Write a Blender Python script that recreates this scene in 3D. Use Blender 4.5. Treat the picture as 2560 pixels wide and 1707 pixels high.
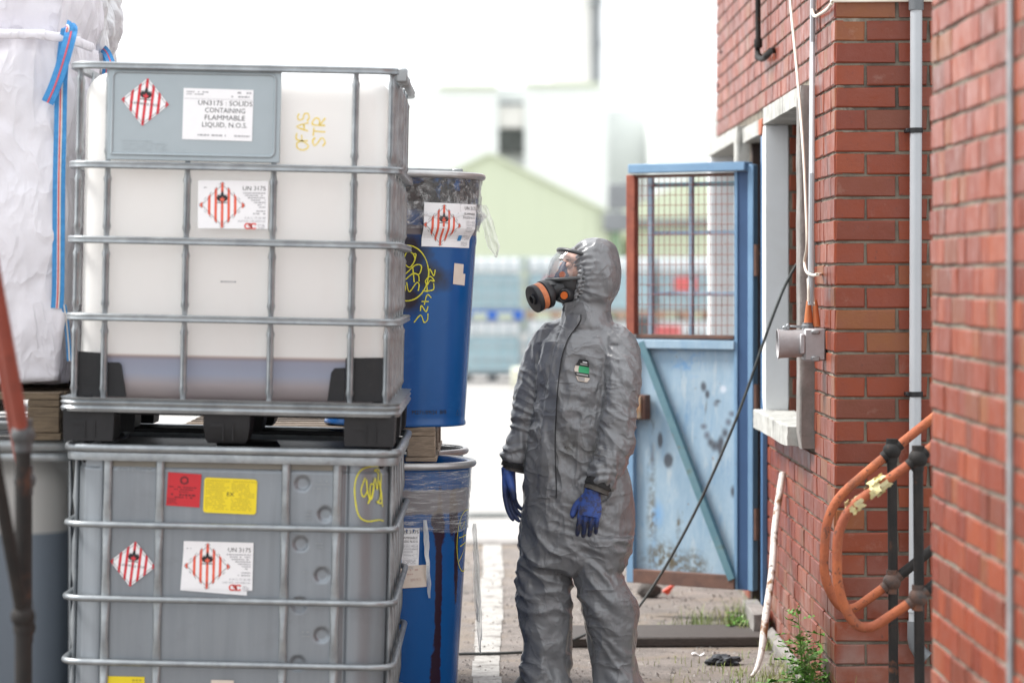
import bpy, bmesh, math, random
from mathutils import Vector, Matrix, noise, Quaternion
from mathutils.bvhtree import BVHTree
from mathutils.geometry import tessellate_polygon

random.seed(11)
sc = bpy.context.scene
for o in list(bpy.data.objects):
    bpy.data.objects.remove(o)
COL = sc.collection
R = math.radians

# ---------------------------------------------------------------- camera
F, HX, HY, CH, K = 7111.0, 1240.0, 690.0, 1.55, 2560.0 / 2352.0
cam_d = bpy.data.cameras.new('camera')
cam = bpy.data.objects.new('camera', cam_d)
COL.objects.link(cam)
cam.location = (0, 0, CH)
cam.rotation_euler = (R(90), 0, 0)
cam_d.lens = 100.0
cam_d.sensor_width = 36.0
cam_d.shift_x = (1280 - HX) / 2560
cam_d.shift_y = (HY - 853.5) / 2560
cam_d.clip_start = 0.1
cam_d.clip_end = 3000
cam_d.dof.use_dof = True
cam_d.dof.focus_distance = 10.15
cam_d.dof.aperture_fstop = 2.3
sc.camera = cam

# ---------------------------------------------------------------- sky, sun, exposure
SUN_EL, SUN_DIR = 52.0, Vector((-0.75, 0.10, 0.0)).normalized()
wd = bpy.data.worlds.new('World')
sc.world = wd
wd.use_nodes = True
nt = wd.node_tree
for n in list(nt.nodes):
    nt.nodes.remove(n)
sky = nt.nodes.new('ShaderNodeTexSky')
sky.sky_type = 'NISHITA'
sky.sun_disc = False
sky.sun_elevation = R(SUN_EL)
sky.sun_rotation = math.atan2(SUN_DIR.x, SUN_DIR.y)
sky.dust_density = 3.0
hs = nt.nodes.new('ShaderNodeHueSaturation')
hs.inputs['Saturation'].default_value = 0.25
mx = nt.nodes.new('ShaderNodeMix')
mx.data_type = 'RGBA'
mx.inputs[0].default_value = 0.72            # a bright even cloud layer over the clear sky
mx.inputs[7].default_value = (9.6, 9.9, 10.2, 1)
bg = nt.nodes.new('ShaderNodeBackground')
bg.inputs['Strength'].default_value = 0.112
wo = nt.nodes.new('ShaderNodeOutputWorld')
nt.links.new(sky.outputs[0], hs.inputs['Color'])
nt.links.new(hs.outputs[0], mx.inputs[6])
nt.links.new(mx.outputs[2], bg.inputs['Color'])
nt.links.new(bg.outputs[0], wo.inputs['Surface'])

sd = bpy.data.lights.new('sun', 'SUN')
sd.energy = 2.7
sd.angle = R(16)
sd.color = (1.0, 0.965, 0.92)
sun = bpy.data.objects.new('sun', sd)
COL.objects.link(sun)
sv = Vector((SUN_DIR.x * math.cos(R(SUN_EL)), SUN_DIR.y * math.cos(R(SUN_EL)), math.sin(R(SUN_EL))))
sun.rotation_euler = (-sv).to_track_quat('-Z', 'Y').to_euler()
sun.location = (-6, 6, 12)

sc.view_settings.view_transform = 'Standard'
sc.view_settings.look = 'None'
sc.view_settings.gamma = 1.0
sc.view_settings.use_curve_mapping = False
sc.view_settings.exposure = 1.0
sc.render.engine = 'CYCLES'
sc.cycles.max_bounces = 8
sc.cycles.transparent_max_bounces = 12
sc.cycles.use_denoising = True

# ---------------------------------------------------------------- helpers: geometry
def W(xv, yv, S):
    """point seen at (xv, yv) in the 2352-wide photograph at S source pixels per metre"""
    return Vector(((xv * K - HX) / S, F / S, CH - (yv * K - HY) / S))

def lerp(a, b, t):
    return a + (b - a) * t

def interp(keys, t):
    if t <= keys[0][0]:
        return keys[0][1]
    for (a, va), (b, vb) in zip(keys, keys[1:]):
        if t <= b:
            return lerp(va, vb, (t - a) / (b - a))
    return keys[-1][1]

class MB:
    def __init__(self):
        self.v, self.f = [], []

    def add(self, vs, fs):
        n = len(self.v)
        self.v += [Vector(p) for p in vs]
        self.f += [tuple(i + n for i in f) for f in fs]
        return self

    def box(self, c, s, rot=None, ch=0.0):
        c = Vector(c)
        hx, hy, hz = s[0] / 2, s[1] / 2, s[2] / 2
        if ch <= 0:
            vs = [Vector((x, y, z)) for x in (-hx, hx) for y in (-hy, hy) for z in (-hz, hz)]
            fs = [(0, 1, 3, 2), (4, 6, 7, 5), (0, 4, 5, 1), (2, 3, 7, 6), (0, 2, 6, 4), (1, 5, 7, 3)]
        else:
            ch = min(ch, hx * .9, hy * .9, hz * .9)
            bm = bmesh.new()
            bmesh.ops.create_cube(bm, size=1)
            for v in bm.verts:
                v.co = Vector((v.co.x * 2 * hx, v.co.y * 2 * hy, v.co.z * 2 * hz))
            bmesh.ops.bevel(bm, geom=list(bm.edges), offset=ch, segments=1, affect='EDGES')
            bm.verts.index_update()
            vs = [v.co.copy() for v in bm.verts]
            fs = [tuple(v.index for v in f.verts) for f in bm.faces]
            bm.free()
        if rot is not None:
            vs = [rot @ v for v in vs]
        return self.add([v + c for v in vs], fs)

    def bx(self, x0, x1, y0, y1, z0, z1, ch=0.0):
        return self.box(((x0 + x1) / 2, (y0 + y1) / 2, (z0 + z1) / 2), (x1 - x0, y1 - y0, z1 - z0), None, ch)

    def rings(self, rs, closed=False, cap=True):
        n = len(rs[0])
        vs = [p for r in rs for p in r]
        fs = []
        m = len(rs)
        for i in range(m if closed else m - 1):
            a, b = i * n, ((i + 1) % m) * n
            for j in range(n):
                k = (j + 1) % n
                fs.append((a + j, a + k, b + k, b + j))
        if cap and not closed:
            fs.append(tuple(reversed(range(n))))
            fs.append(tuple(range((m - 1) * n, m * n)))
        return self.add(vs, fs)

    def tube(self, path, r, n=10, closed=False, cap=True, sq=1.0):
        path = [Vector(p) for p in path]
        m = len(path)
        rr = r if isinstance(r, (list, tuple)) else [r] * m
        tans = []
        for i in range(m):
            if closed:
                t = path[(i + 1) % m] - path[i - 1]
            else:
                t = path[min(i + 1, m - 1)] - path[max(i - 1, 0)]
            tans.append(t.normalized())
        t0 = tans[0]
        up = Vector((0, 0, 1)) if abs(t0.z) < .9 else Vector((0, 1, 0))
        nn = (up - t0 * up.dot(t0)).normalized()
        out = []
        for i in range(m):
            t = tans[i]
            nn = (nn - t * nn.dot(t)).normalized()
            b = t.cross(nn)
            out.append([path[i] + (nn * math.cos(2 * math.pi * j / n) + b * math.sin(2 * math.pi * j / n) * sq) * rr[i] for j in range(n)])
        return self.rings(out, closed, cap)

    def sweep(self, path, prof, closed=True):
        """profile (out, up) swept along a level path"""
        path = [Vector(p) for p in path]
        m = len(path)
        rs = []
        for i in range(m):
            if closed:
                t = path[(i + 1) % m] - path[i - 1]
            else:
                t = path[min(i + 1, m - 1)] - path[max(i - 1, 0)]
            t.z = 0
            t.normalize()
            s = Vector((t.y, -t.x, 0))
            rs.append([path[i] + s * a + Vector((0, 0, b)) for a, b in prof])
        return self.rings(rs, closed, True)

    def lathe(self, prof, n=32, c=(0, 0, 0), rot=None, cap=True):
        c = Vector(c)
        rs = []
        for r, z in prof:
            ring = []
            for j in range(n):
                a = 2 * math.pi * j / n
                p = Vector((r * math.cos(a), r * math.sin(a), z))
                if rot is not None:
                    p = rot @ p
                ring.append(p + c)
            rs.append(ring)
        return self.rings(rs, False, cap)

    def ball(self, c, r, n=16, sc_=(1, 1, 1), rot=None):
        prof = []
        m = max(6, n // 2)
        for i in range(m + 1):
            a = -math.pi / 2 + math.pi * i / m
            prof.append((max(1e-4, math.cos(a) * r), math.sin(a) * r))
        k = len(self.v)
        self.lathe(prof, n)
        for i in range(k, len(self.v)):
            p = Vector((self.v[i].x * sc_[0], self.v[i].y * sc_[1], self.v[i].z * sc_[2]))
            if rot is not None:
                p = rot @ p
            self.v[i] = p + Vector(c)
        return self

    def grid(self, fn, nu, nv):
        vs = [fn(i / nu, j / nv) for j in range(nv + 1) for i in range(nu + 1)]
        fs = []
        for j in range(nv):
            for i in range(nu):
                a = j * (nu + 1) + i
                fs.append((a, a + 1, a + nu + 2, a + nu + 1))
        return self.add(vs, fs)

    def xf(self, M):
        self.v = [M @ p for p in self.v]
        return self

def axis_rot(d):
    """rotation that takes +Z to direction d"""
    return Vector(d).normalized().to_track_quat('Z', 'Y').to_matrix()

def mesh(name, mb, mats, smooth=False):
    me = bpy.data.meshes.new(name)
    me.from_pydata([tuple(p) for p in mb.v], [], mb.f)
    for m in (mats if isinstance(mats, (list, tuple)) else [mats]):
        me.materials.append(m)
    if smooth:
        me.polygons.foreach_set('use_smooth', [True] * len(me.polygons))
        if smooth == 'auto':
            me.set_sharp_from_angle(angle=R(38))
    me.update()
    return me

def link(name, me, parent=None, loc=None):
    o = bpy.data.objects.new(name, me)
    COL.objects.link(o)
    if parent is not None:
        o.parent = parent
    if loc is not None:
        o.location = loc
    return o

def part(name, mb, m, parent, smooth='auto', label=None, world=True):
    """one mesh under its thing; vertices given in world space when world is set"""
    o = link(name, mesh(name, mb, m, smooth), parent)
    if world and parent is not None:
        base = parent
        off = Vector(base.location)
        while base.parent is not None:
            base = base.parent
            off += Vector(base.location)
        o.location = -off
    if label:
        o['label'] = label
    return o

def lpart(name, mb, m, parent, smooth='auto', label=None):
    return part(name, mb, m, parent, smooth, label, world=False)

def tag(o, label, cat, group=None):
    o['label'] = label
    o['category'] = cat
    if group:
        o['group'] = group
    return o

def thing(name, label, cat, loc=(0, 0, 0), rot=(0, 0, 0), group=None):
    o = bpy.data.objects.new(name, None)
    COL.objects.link(o)
    o.empty_display_size = .1
    o.location = loc
    o.rotation_euler = rot
    return tag(o, label, cat, group)

def single(name, mb, m, label, cat, group=None, smooth='auto', loc=(0, 0, 0)):
    mb.v = [p - Vector(loc) for p in mb.v]
    o = link(name, mesh(name, mb, m, smooth), None, loc)
    return tag(o, label, cat, group)

def structure(name, mb, m, smooth=False):
    o = link(name, mesh(name, mb, m, smooth))
    o['kind'] = 'structure'
    return o

def dup(o, parent=None, loc=None, rot=None, label=None):
    c = o.copy()
    COL.objects.link(c)
    if parent is not None:
        c.parent = parent
    if loc is not None:
        c.location = loc
    if rot is not None:
        c.rotation_euler = rot
    if label:
        c['label'] = label
    for ch in list(o.children):
        dup(ch, c)
    return c

def rrect(hx, y0, y1, r, z, n=6):
    """level rounded rectangle path"""
    pts = []
    for cx, cy, a0 in ((hx - r, y0 + r, -90), (hx - r, y1 - r, 0), (-hx + r, y1 - r, 90), (-hx + r, y0 + r, 180)):
        for i in range(n + 1):
            a = R(a0 + 90 * i / n)
            pts.append(Vector((cx + r * math.cos(a), cy + r * math.sin(a), z)))
    return pts

# ---------------------------------------------------------------- helpers: materials
def nodes(m):
    m.use_nodes = True
    return m.node_tree, m.node_tree.nodes, m.node_tree.links

def rgba(c):
    return (c[0], c[1], c[2], 1)

def noise_node(N, L, co, scale, detail=4, rough=.6, dist=0.0, stretch=None):
    if stretch is not None:
        mp = N.new('ShaderNodeMapping')
        mp.inputs['Scale'].default_value = stretch
        L.new(co, mp.inputs['Vector'])
        co = mp.outputs[0]
    t = N.new('ShaderNodeTexNoise')
    t.inputs['Scale'].default_value = scale
    t.inputs['Detail'].default_value = detail
    t.inputs['Roughness'].default_value = rough
    t.inputs['Distortion'].default_value = dist
    L.new(co, t.inputs['Vector'])
    return t.outputs['Fac']

def maprange(N, L, v, a, b, c=0.0, d=1.0):
    t = N.new('ShaderNodeMapRange')
    t.inputs[1].default_value, t.inputs[2].default_value = a, b
    t.inputs[3].default_value, t.inputs[4].default_value = c, d
    L.new(v, t.inputs[0])
    return t.outputs[0]

def mixc(N, L, f, a, b):
    t = N.new('ShaderNodeMix')
    t.data_type = 'RGBA'
    for sock, val in ((t.inputs[0], f), (t.inputs[6], a), (t.inputs[7], b)):
        if isinstance(val, bpy.types.NodeSocket):
            L.new(val, sock)
        elif isinstance(val, (int, float)):
            sock.default_value = val
        else:
            sock.default_value = rgba(val)
    return t.outputs[2]

def mth(N, L, op, a, b=None):
    t = N.new('ShaderNodeMath')
    t.operation = op
    for i, val in enumerate((a, b)):
        if val is None:
            continue
        if isinstance(val, bpy.types.NodeSocket):
            L.new(val, t.inputs[i])
        else:
            t.inputs[i].default_value = val
    return t.outputs[0]

def blob(N, L, co, c, r, soft=.5, wob=None, wob_amt=.25):
    """soft-edged spot of radii r round point c (a stain with a shape of its own)"""
    mp = N.new('ShaderNodeMapping')
    mp.vector_type = 'TEXTURE'
    mp.inputs['Location'].default_value = c
    mp.inputs['Scale'].default_value = r
    L.new(co, mp.inputs['Vector'])
    ln = N.new('ShaderNodeVectorMath')
    ln.operation = 'LENGTH'
    L.new(mp.outputs[0], ln.inputs[0])
    v = ln.outputs['Value']
    if wob is not None:
        v = mth(N, L, 'ADD', v, mth(N, L, 'MULTIPLY', mth(N, L, 'SUBTRACT', wob, .5), wob_amt * 4))
    return maprange(N, L, v, 1.0, max(.0, 1 - soft), 0, 1)

def mat(name, c1, c2=None, scale=6.0, rough=.6, metal=0.0, bump=0.0, bscale=80.0, spec=.5, layers=(),
        coords='Object', rough2=None, stretch=None, rnd=0.0, extra=None, lohi=(.35, .65)):
    """mottled surface; layers = (colour, scale, low, high, roughness, stretch) noise-edged rust, dirt or wear"""
    m = bpy.data.materials.new(name)
    T, N, L = nodes(m)
    b = N['Principled BSDF']
    tc = N.new('ShaderNodeTexCoord')
    co = tc.outputs[coords]
    if c2 is None:
        c2 = tuple(x * .82 for x in c1)
    col = mixc(N, L, maprange(N, L, noise_node(N, L, co, scale, 6, .62, .2, stretch), lohi[0], lohi[1]), c1, c2)
    if rnd:
        oi = N.new('ShaderNodeObjectInfo')
        h = N.new('ShaderNodeHueSaturation')
        L.new(col, h.inputs['Color'])
        L.new(maprange(N, L, oi.outputs['Random'], 0, 1, 1 - rnd, 1 + rnd), h.inputs['Value'])
        col = h.outputs[0]
    ro = None
    if rough2 is not None:
        ro = maprange(N, L, noise_node(N, L, co, scale * 2.3, 5), .3, .7, rough, rough2)
    for ly in layers:
        lc, ls, lo, hi = ly[:4]
        lr = ly[4] if len(ly) > 4 else None
        st = ly[5] if len(ly) > 5 else None
        fac = maprange(N, L, noise_node(N, L, co, ls, 8, .68, .3, st), lo, hi)
        col = mixc(N, L, fac, col, lc)
        if lr is not None:
            t = N.new('ShaderNodeMix')
            L.new(fac, t.inputs[0])
            if ro is None:
                t.inputs[2].default_value = rough
            else:
                L.new(ro, t.inputs[2])
            t.inputs[3].default_value = lr
            ro = t.outputs[0]
    if extra is not None:
        col = extra(N, L, co, col)
    L.new(col, b.inputs['Base Color'])
    if ro is None:
        b.inputs['Roughness'].default_value = rough
    else:
        L.new(ro, b.inputs['Roughness'])
    b.inputs['Metallic'].default_value = metal
    b.inputs['Specular IOR Level'].default_value = spec
    if bump:
        bp = N.new('ShaderNodeBump')
        bp.inputs['Strength'].default_value = min(1.0, bump)
        bp.inputs['Distance'].default_value = .004 * max(1, bump)
        L.new(noise_node(N, L, co, bscale, 6, .6), bp.inputs['Height'])
        L.new(bp.outputs[0], b.inputs['Normal'])
    return m

def plain(name, c, rough=.6):
    m = bpy.data.materials.new(name)
    T, N, L = nodes(m)
    b = N['Principled BSDF']
    tc = N.new('ShaderNodeTexCoord')
    f = noise_node(N, L, tc.outputs['Object'], 60, 3)
    L.new(mixc(N, L, f, c, tuple(min(1, x * .93 + .003) for x in c)), b.inputs['Base Color'])
    b.inputs['Roughness'].default_value = rough
    return m

def crease(N, L, co, scale, stretch=(1, 1, 1), warp=.4):
    """height of sharp creases in stiff sheet"""
    n = noise_node(N, L, co, scale, 2.5, .5, warp, stretch)
    return mth(N, L, 'POWER', mth(N, L, 'SUBTRACT', 1.0, mth(N, L, 'ABSOLUTE', mth(N, L, 'MULTIPLY', mth(N, L, 'SUBTRACT', n, .5), 5.0))), 3.0)
def add_creases(m, sets, strength, dist):
    T, N, L = nodes(m)
    b = N['Principled BSDF']
    tc = N.new('ShaderNodeTexCoord')
    hsum = None
    for sc_, st, am in sets:
        t = mth(N, L, 'MULTIPLY', crease(N, L, tc.outputs['Object'], sc_, st), am)
        hsum = t if hsum is None else mth(N, L, 'ADD', hsum, t)
    bp = N.new('ShaderNodeBump')
    bp.inputs['Strength'].default_value = strength
    bp.inputs['Distance'].default_value = dist
    L.new(hsum, bp.inputs['Height'])
    if b.inputs['Normal'].links:
        L.new(b.inputs['Normal'].links[0].from_socket, bp.inputs['Normal'])
    L.new(bp.outputs[0], b.inputs['Normal'])

def brick_mat(name, island=False, efflor=0.0):
    m = bpy.data.materials.new(name)
    T, N, L = nodes(m)
    b = N['Principled BSDF']
    tc = N.new('ShaderNodeTexCoord')
    co = tc.outputs['Object']
    if island:
        rn = N.new('ShaderNodeNewGeometry').outputs['Random Per Island']
    else:
        rn = N.new('ShaderNodeObjectInfo').outputs['Random']
        ad = N.new('ShaderNodeVectorMath')
        ad.operation = 'ADD'
        mu = N.new('ShaderNodeVectorMath')
        mu.operation = 'SCALE'
        mu.inputs[0].default_value = (31, 17, 23)
        L.new(rn, mu.inputs['Scale'])
        L.new(co, ad.inputs[0])
        L.new(mu.outputs[0], ad.inputs[1])
        co = ad.outputs[0]
    cr = N.new('ShaderNodeValToRGB')
    cr.color_ramp.interpolation = 'LINEAR'
    el = cr.color_ramp.elements
    el[0].color, el[0].position = (0.139, 0.031, 0.013, 1), 0
    el[1].color, el[1].position = (0.248, 0.051, 0.016, 1), 1
    for p, c in ((.14, (0.190, 0.033, 0.011)), (.3, (0.248, 0.047, 0.015)), (.46, (0.167, 0.028, 0.011)), (.62, (0.288, 0.061, 0.018)),
                 (.76, (0.219, 0.040, 0.014)), (.88, (0.150, 0.042, 0.021)), (.95, (0.231, 0.081, 0.025))):
        e = el.new(p)
        e.color = rgba(c)
    L.new(rn, cr.inputs[0])
    col = cr.outputs[0]
    col = mixc(N, L, maprange(N, L, noise_node(N, L, co, 16, 6, .65), .3, .75, 0, .5), col, (.19, .055, .04))
    col = mixc(N, L, maprange(N, L, noise_node(N, L, co, 48, 5, .7), .62, .76, 0, .8), col, (.05, .03, .028))
    col = mixc(N, L, maprange(N, L, noise_node(N, L, co, 9, 7, .7), .60, .82, 0, .38), col, (.40, .31, .26))
    ge = N.new('ShaderNodeNewGeometry')
    sx = N.new('ShaderNodeSeparateXYZ')
    L.new(ge.outputs['Position'], sx.inputs[0])
    damp = maprange(N, L, sx.outputs['Z'], .62, .12, 0, 1)
    L.new(ge.outputs['Position'], (nz := N.new('ShaderNodeTexNoise')).inputs['Vector'])
    nz.inputs['Scale'].default_value = 7
    nz.inputs['Detail'].default_value = 7
    ef = mth(N, L, 'MULTIPLY', damp, maprange(N, L, nz.outputs['Fac'], .40, .72, 0, .75))
    col = mixc(N, L, ef, col, (.33, .25, .225))
    L.new(col, b.inputs['Base Color'])
    L.new(maprange(N, L, noise_node(N, L, co, 14, 4), .3, .7, .32, .55), b.inputs['Roughness'])
    b.inputs['Specular IOR Level'].default_value = .40
    bp = N.new('ShaderNodeBump')
    bp.inputs['Strength'].default_value = .35
    bp.inputs['Distance'].default_value = .004
    L.new(noise_node(N, L, co, 70, 8, .65), bp.inputs['Height'])
    L.new(bp.outputs[0], b.inputs['Normal'])
    return m

def film_mat(name, lo=.1, hi=.55, stretch=(3, 3, 40), scale=3.0, tint=(.85, .86, .86)):
    """thin clear stretch film: mostly see-through, whitish where it wrinkles"""
    m = bpy.data.materials.new(name)
    T, N, L = nodes(m)
    N.remove(N['Principled BSDF'])
    out = N['Material Output']
    tc = N.new('ShaderNodeTexCoord')
    n1 = noise_node(N, L, tc.outputs['Object'], scale, 7, .7, .6, stretch)
    tr = N.new('ShaderNodeBsdfTransparent')
    gl = N.new('ShaderNodeBsdfPrincipled')
    gl.inputs['Base Color'].default_value = rgba(tint)
    gl.inputs['Roughness'].default_value = .22
    gl.inputs['Transmission Weight'].default_value = 0.0
    bp = N.new('ShaderNodeBump')
    bp.inputs['Strength'].default_value = .8
    bp.inputs['Distance'].default_value = .006
    L.new(n1, bp.inputs['Height'])
    L.new(bp.outputs[0], gl.inputs['Normal'])
    lw = N.new('ShaderNodeLayerWeight')
    lw.inputs['Blend'].default_value = .25
    L.new(bp.outputs[0], lw.inputs['Normal'])
    f = mth(N, L, 'ADD', maprange(N, L, n1, .48, .72, lo, hi), mth(N, L, 'MULTIPLY', lw.outputs['Fresnel'], .5))
    ms = N.new('ShaderNodeMixShader')
    L.new(f, ms.inputs[0])
    L.new(tr.outputs[0], ms.inputs[1])
    L.new(gl.outputs[0], ms.inputs[2])
    L.new(ms.outputs[0], out.inputs['Surface'])
    return m

M = {}
M['brick'] = brick_mat('fired_red_brick')
M['brick_far'] = brick_mat('fired_red_brick_joined', True)
M['mortar'] = mat('lime_mortar', (.235, .205, .16), (.12, .105, .085), 9, .95, bump=.8, bscale=120,
                  layers=[((.06, .05, .042), 4, .52, .68), ((.42, .38, .31), 3, .60, .68)])
M['concrete'] = mat('painted_concrete', (.52, .52, .49), (.36, .36, .335), 7, .8, bump=.5, bscale=60,
                    layers=[((.10, .10, .095), 16, .55, .70, .8, (1.5, 1.5, .35)), ((.20, .19, .16), 5, .55, .75), ((.05, .05, .045), 45, .66, .74)])
M['raw_concrete'] = mat('bare_concrete', (.29, .27, .255), (.19, .18, .17), 10, .9, bump=.7, bscale=90,
                        layers=[((.08, .07, .065), 30, .6, .75)])
M['white_wall'] = mat('white_masonry_paint', (.84, .86, .87), (.78, .79, .79), 4, .75, bump=.15, bscale=40,
                      layers=[((.36, .34, .28), 6, .66, .85)])
M['galv'] = mat('galvanised_steel', (.36, .385, .40), (.25, .27, .285), 14, .32, .75, bump=.12, bscale=30, rough2=.55,
                layers=[((.20, .17, .15), 9, .64, .8, .7)])
M['galv_dark'] = mat('weathered_galvanised_steel', (.36, .38, .39), (.26, .275, .285), 10, .42, .6, bump=.15, bscale=40, rough2=.6,
                     layers=[((.17, .12, .09), 12, .66, .8, .8)])
M['black_plastic'] = mat('black_plastic', (.011, .0115, .013), (.018, .018, .020), 9, .55, bump=.1, spec=.35, layers=[((.04, .039, .037), 8, .62, .85, .8)])
M['rubber'] = mat('black_rubber', (.016, .017, .02), (.03, .03, .033), 14, .5, bump=.1)
M['paper'] = plain('white_label_paper', (.88, .885, .90), .45)
M['beige_paper'] = mat('aged_label_paper', (.72, .64, .57), (.66, .56, .47), 12, .7)
M['ink'] = plain('black_ink', (.012, .012, .014), .5)
M['grey_ink'] = plain('grey_ink', (.33, .33, .35), .6)
M['red_ink'] = plain('red_ink', (.66, .035, .05), .5)
M['orange_ink'] = plain('orange_red_ink', (.80, .13, .075), .5)
M['logo_ink'] = plain('red_logo_ink', (.75, .06, .04), .5)
M['blue_ink'] = plain('blue_ink', (.03, .24, .55), .5)
M['red_label'] = plain('red_label', (.56, .014, .024), .45)
M['dark_red_ink'] = plain('dark_red_ink', (.16, .006, .012), .5)
M['yellow_label'] = plain('yellow_label', (.84, .66, .012), .45)
M['olive_ink'] = plain('olive_ink', (.50, .39, .02), .5)
M['chalk'] = mat('yellow_paint_marker', (.72, .68, .05), (.60, .56, .04), 40, .7)
M['chalk_pale'] = mat('yellow_wax_crayon', (.85, .66, .12), (.85, .72, .35), 60, .8)
M['wood'] = mat('weathered_wood', (.30, .235, .175), (.19, .145, .105), 9, .85, bump=.5, bscale=40, stretch=(3, 3, 26), rnd=.2,
                layers=[((.07, .055, .045), 7, .6, .78)])
M['old_wood'] = mat('dark_old_wood', (.17, .125, .08), (.085, .06, .038), 8, .85, bump=.6, bscale=40, stretch=(2, 2, 20), rnd=.25)
M['sleeper'] = mat('tarred_timber', (.052, .044, .04), (.085, .073, .066), 10, .8, bump=.5, bscale=30, stretch=(4, 20, 20))
M['rust_orange'] = mat('rusty_orange_paint', (.42, .115, .038), (.25, .06, .026), 7, .72, bump=.8, bscale=110,
                       layers=[((.10, .045, .032), 38, .57, .64, .9), ((.20, .075, .042), 9, .54, .70, .85), ((.42, .20, .10), 14, .58, .72, .85)])
M['dark_rail'] = mat('dark_tarred_steel', (.014, .0135, .0135), (.026, .022, .020), 12, .72, bump=.5, bscale=90, spec=.3,
                     layers=[((.17, .065, .035), 11, .62, .76, .85)])
M['rusty_joint'] = mat('rusty_cast_iron', (.045, .040, .038), (.10, .045, .028), 16, .7, bump=.8, bscale=80,
                       layers=[((.20, .07, .032), 14, .52, .68, .9)])
M['pvc_grey'] = mat('grey_plastic_pipe', (.43, .45, .475), (.39, .41, .43), 3, .4)
M['pvc_dark'] = mat('dark_grey_plastic', (.16, .17, .18), (.12, .13, .14), 8, .45)
M['cable_white'] = mat('cream_cable', (.74, .68, .60), (.66, .58, .49), 9, .5)
M['cable_black'] = mat('black_cable', (.030, .034, .033), (.045, .05, .048), 9, .45)
M['orange_rubber'] = mat('orange_rubber_boot', (.62, .17, .06), (.46, .15, .05), 14, .6, layers=[((.14, .08, .04), 12, .62, .8)])
M['cast_grey'] = mat('grey_cast_metal', (.44, .43, .44), (.36, .35, .36), 12, .55, .15, bump=.4, bscale=120,
                     layers=[((.13, .10, .085), 9, .60, .8, .8)])
M['asphalt'] = mat('worn_asphalt', (.245, .213, .192), (.15, .131, .119), 6, .9, bump=1.6, bscale=150,
                   layers=[((.42, .38, .345), 110, .56, .64), ((.045, .04, .037), 60, .57, .68), ((.23, .185, .14), 2.6, .50, .68), ((.06, .053, .048), 3.1, .58, .72), ((.05, .045, .04), 1.1, .60, .70)])
M['yard'] = mat('pale_concrete_yard', (.36, .345, .33), (.29, .28, .265), 1.5, .85, bump=.3, bscale=30,
                layers=[((.26, .25, .24), 3, .58, .75)])
M['line_paint'] = mat('worn_white_line', (.44, .425, .40), (.34, .33, .31), 10, .8, bump=.3,
                      layers=[((.17, .155, .14), 8, .50, .66), ((.16, .145, .13), 40, .56, .64)])
M['drain'] = mat('iron_drain', (.11, .12, .115), (.17, .17, .16), 20, .8, bump=.6)
M['rag'] = mat('dark_rag', (.022, .026, .032), (.045, .05, .058), 20, .6, bump=.5)
M['leaf'] = mat('weed_leaf', (.11, .30, .035), (.19, .37, .075), 30, .55)
M['stem'] = mat('weed_stem', (.16, .24, .06), (.22, .26, .09), 20, .6)
M['grass'] = mat('grass_blade', (.13, .24, .04), (.30, .29, .11), 4, .6)
M['stone'] = mat('loose_chips', (.36, .335, .31), (.2, .185, .17), 3, .9, rnd=0, lohi=(.45, .55))

# ---------------------------------------------------------------- helpers: print on labels
_glyph = {}
def glyphs(s):
    if s not in _glyph:
        cu = bpy.data.curves.new('lettering', 'FONT')
        cu.body = s
        cu.resolution_u = 2
        ob = bpy.data.objects.new('lettering', cu)
        COL.objects.link(ob)
        dg = bpy.context.evaluated_depsgraph_get()
        me = bpy.data.meshes.new_from_object(ob.evaluated_get(dg))
        vs = [(v.co.x, v.co.y) for v in me.vertices]
        fs = [tuple(p.vertices) for p in me.polygons]
        bpy.data.objects.remove(ob)
        bpy.data.curves.remove(cu)
        bpy.data.meshes.remove(me)
        w0 = min((v[0] for v in vs), default=0)
        w1 = max((v[0] for v in vs), default=0)
        _glyph[s] = (vs, fs, w0, w1)
    return _glyph[s]

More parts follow.
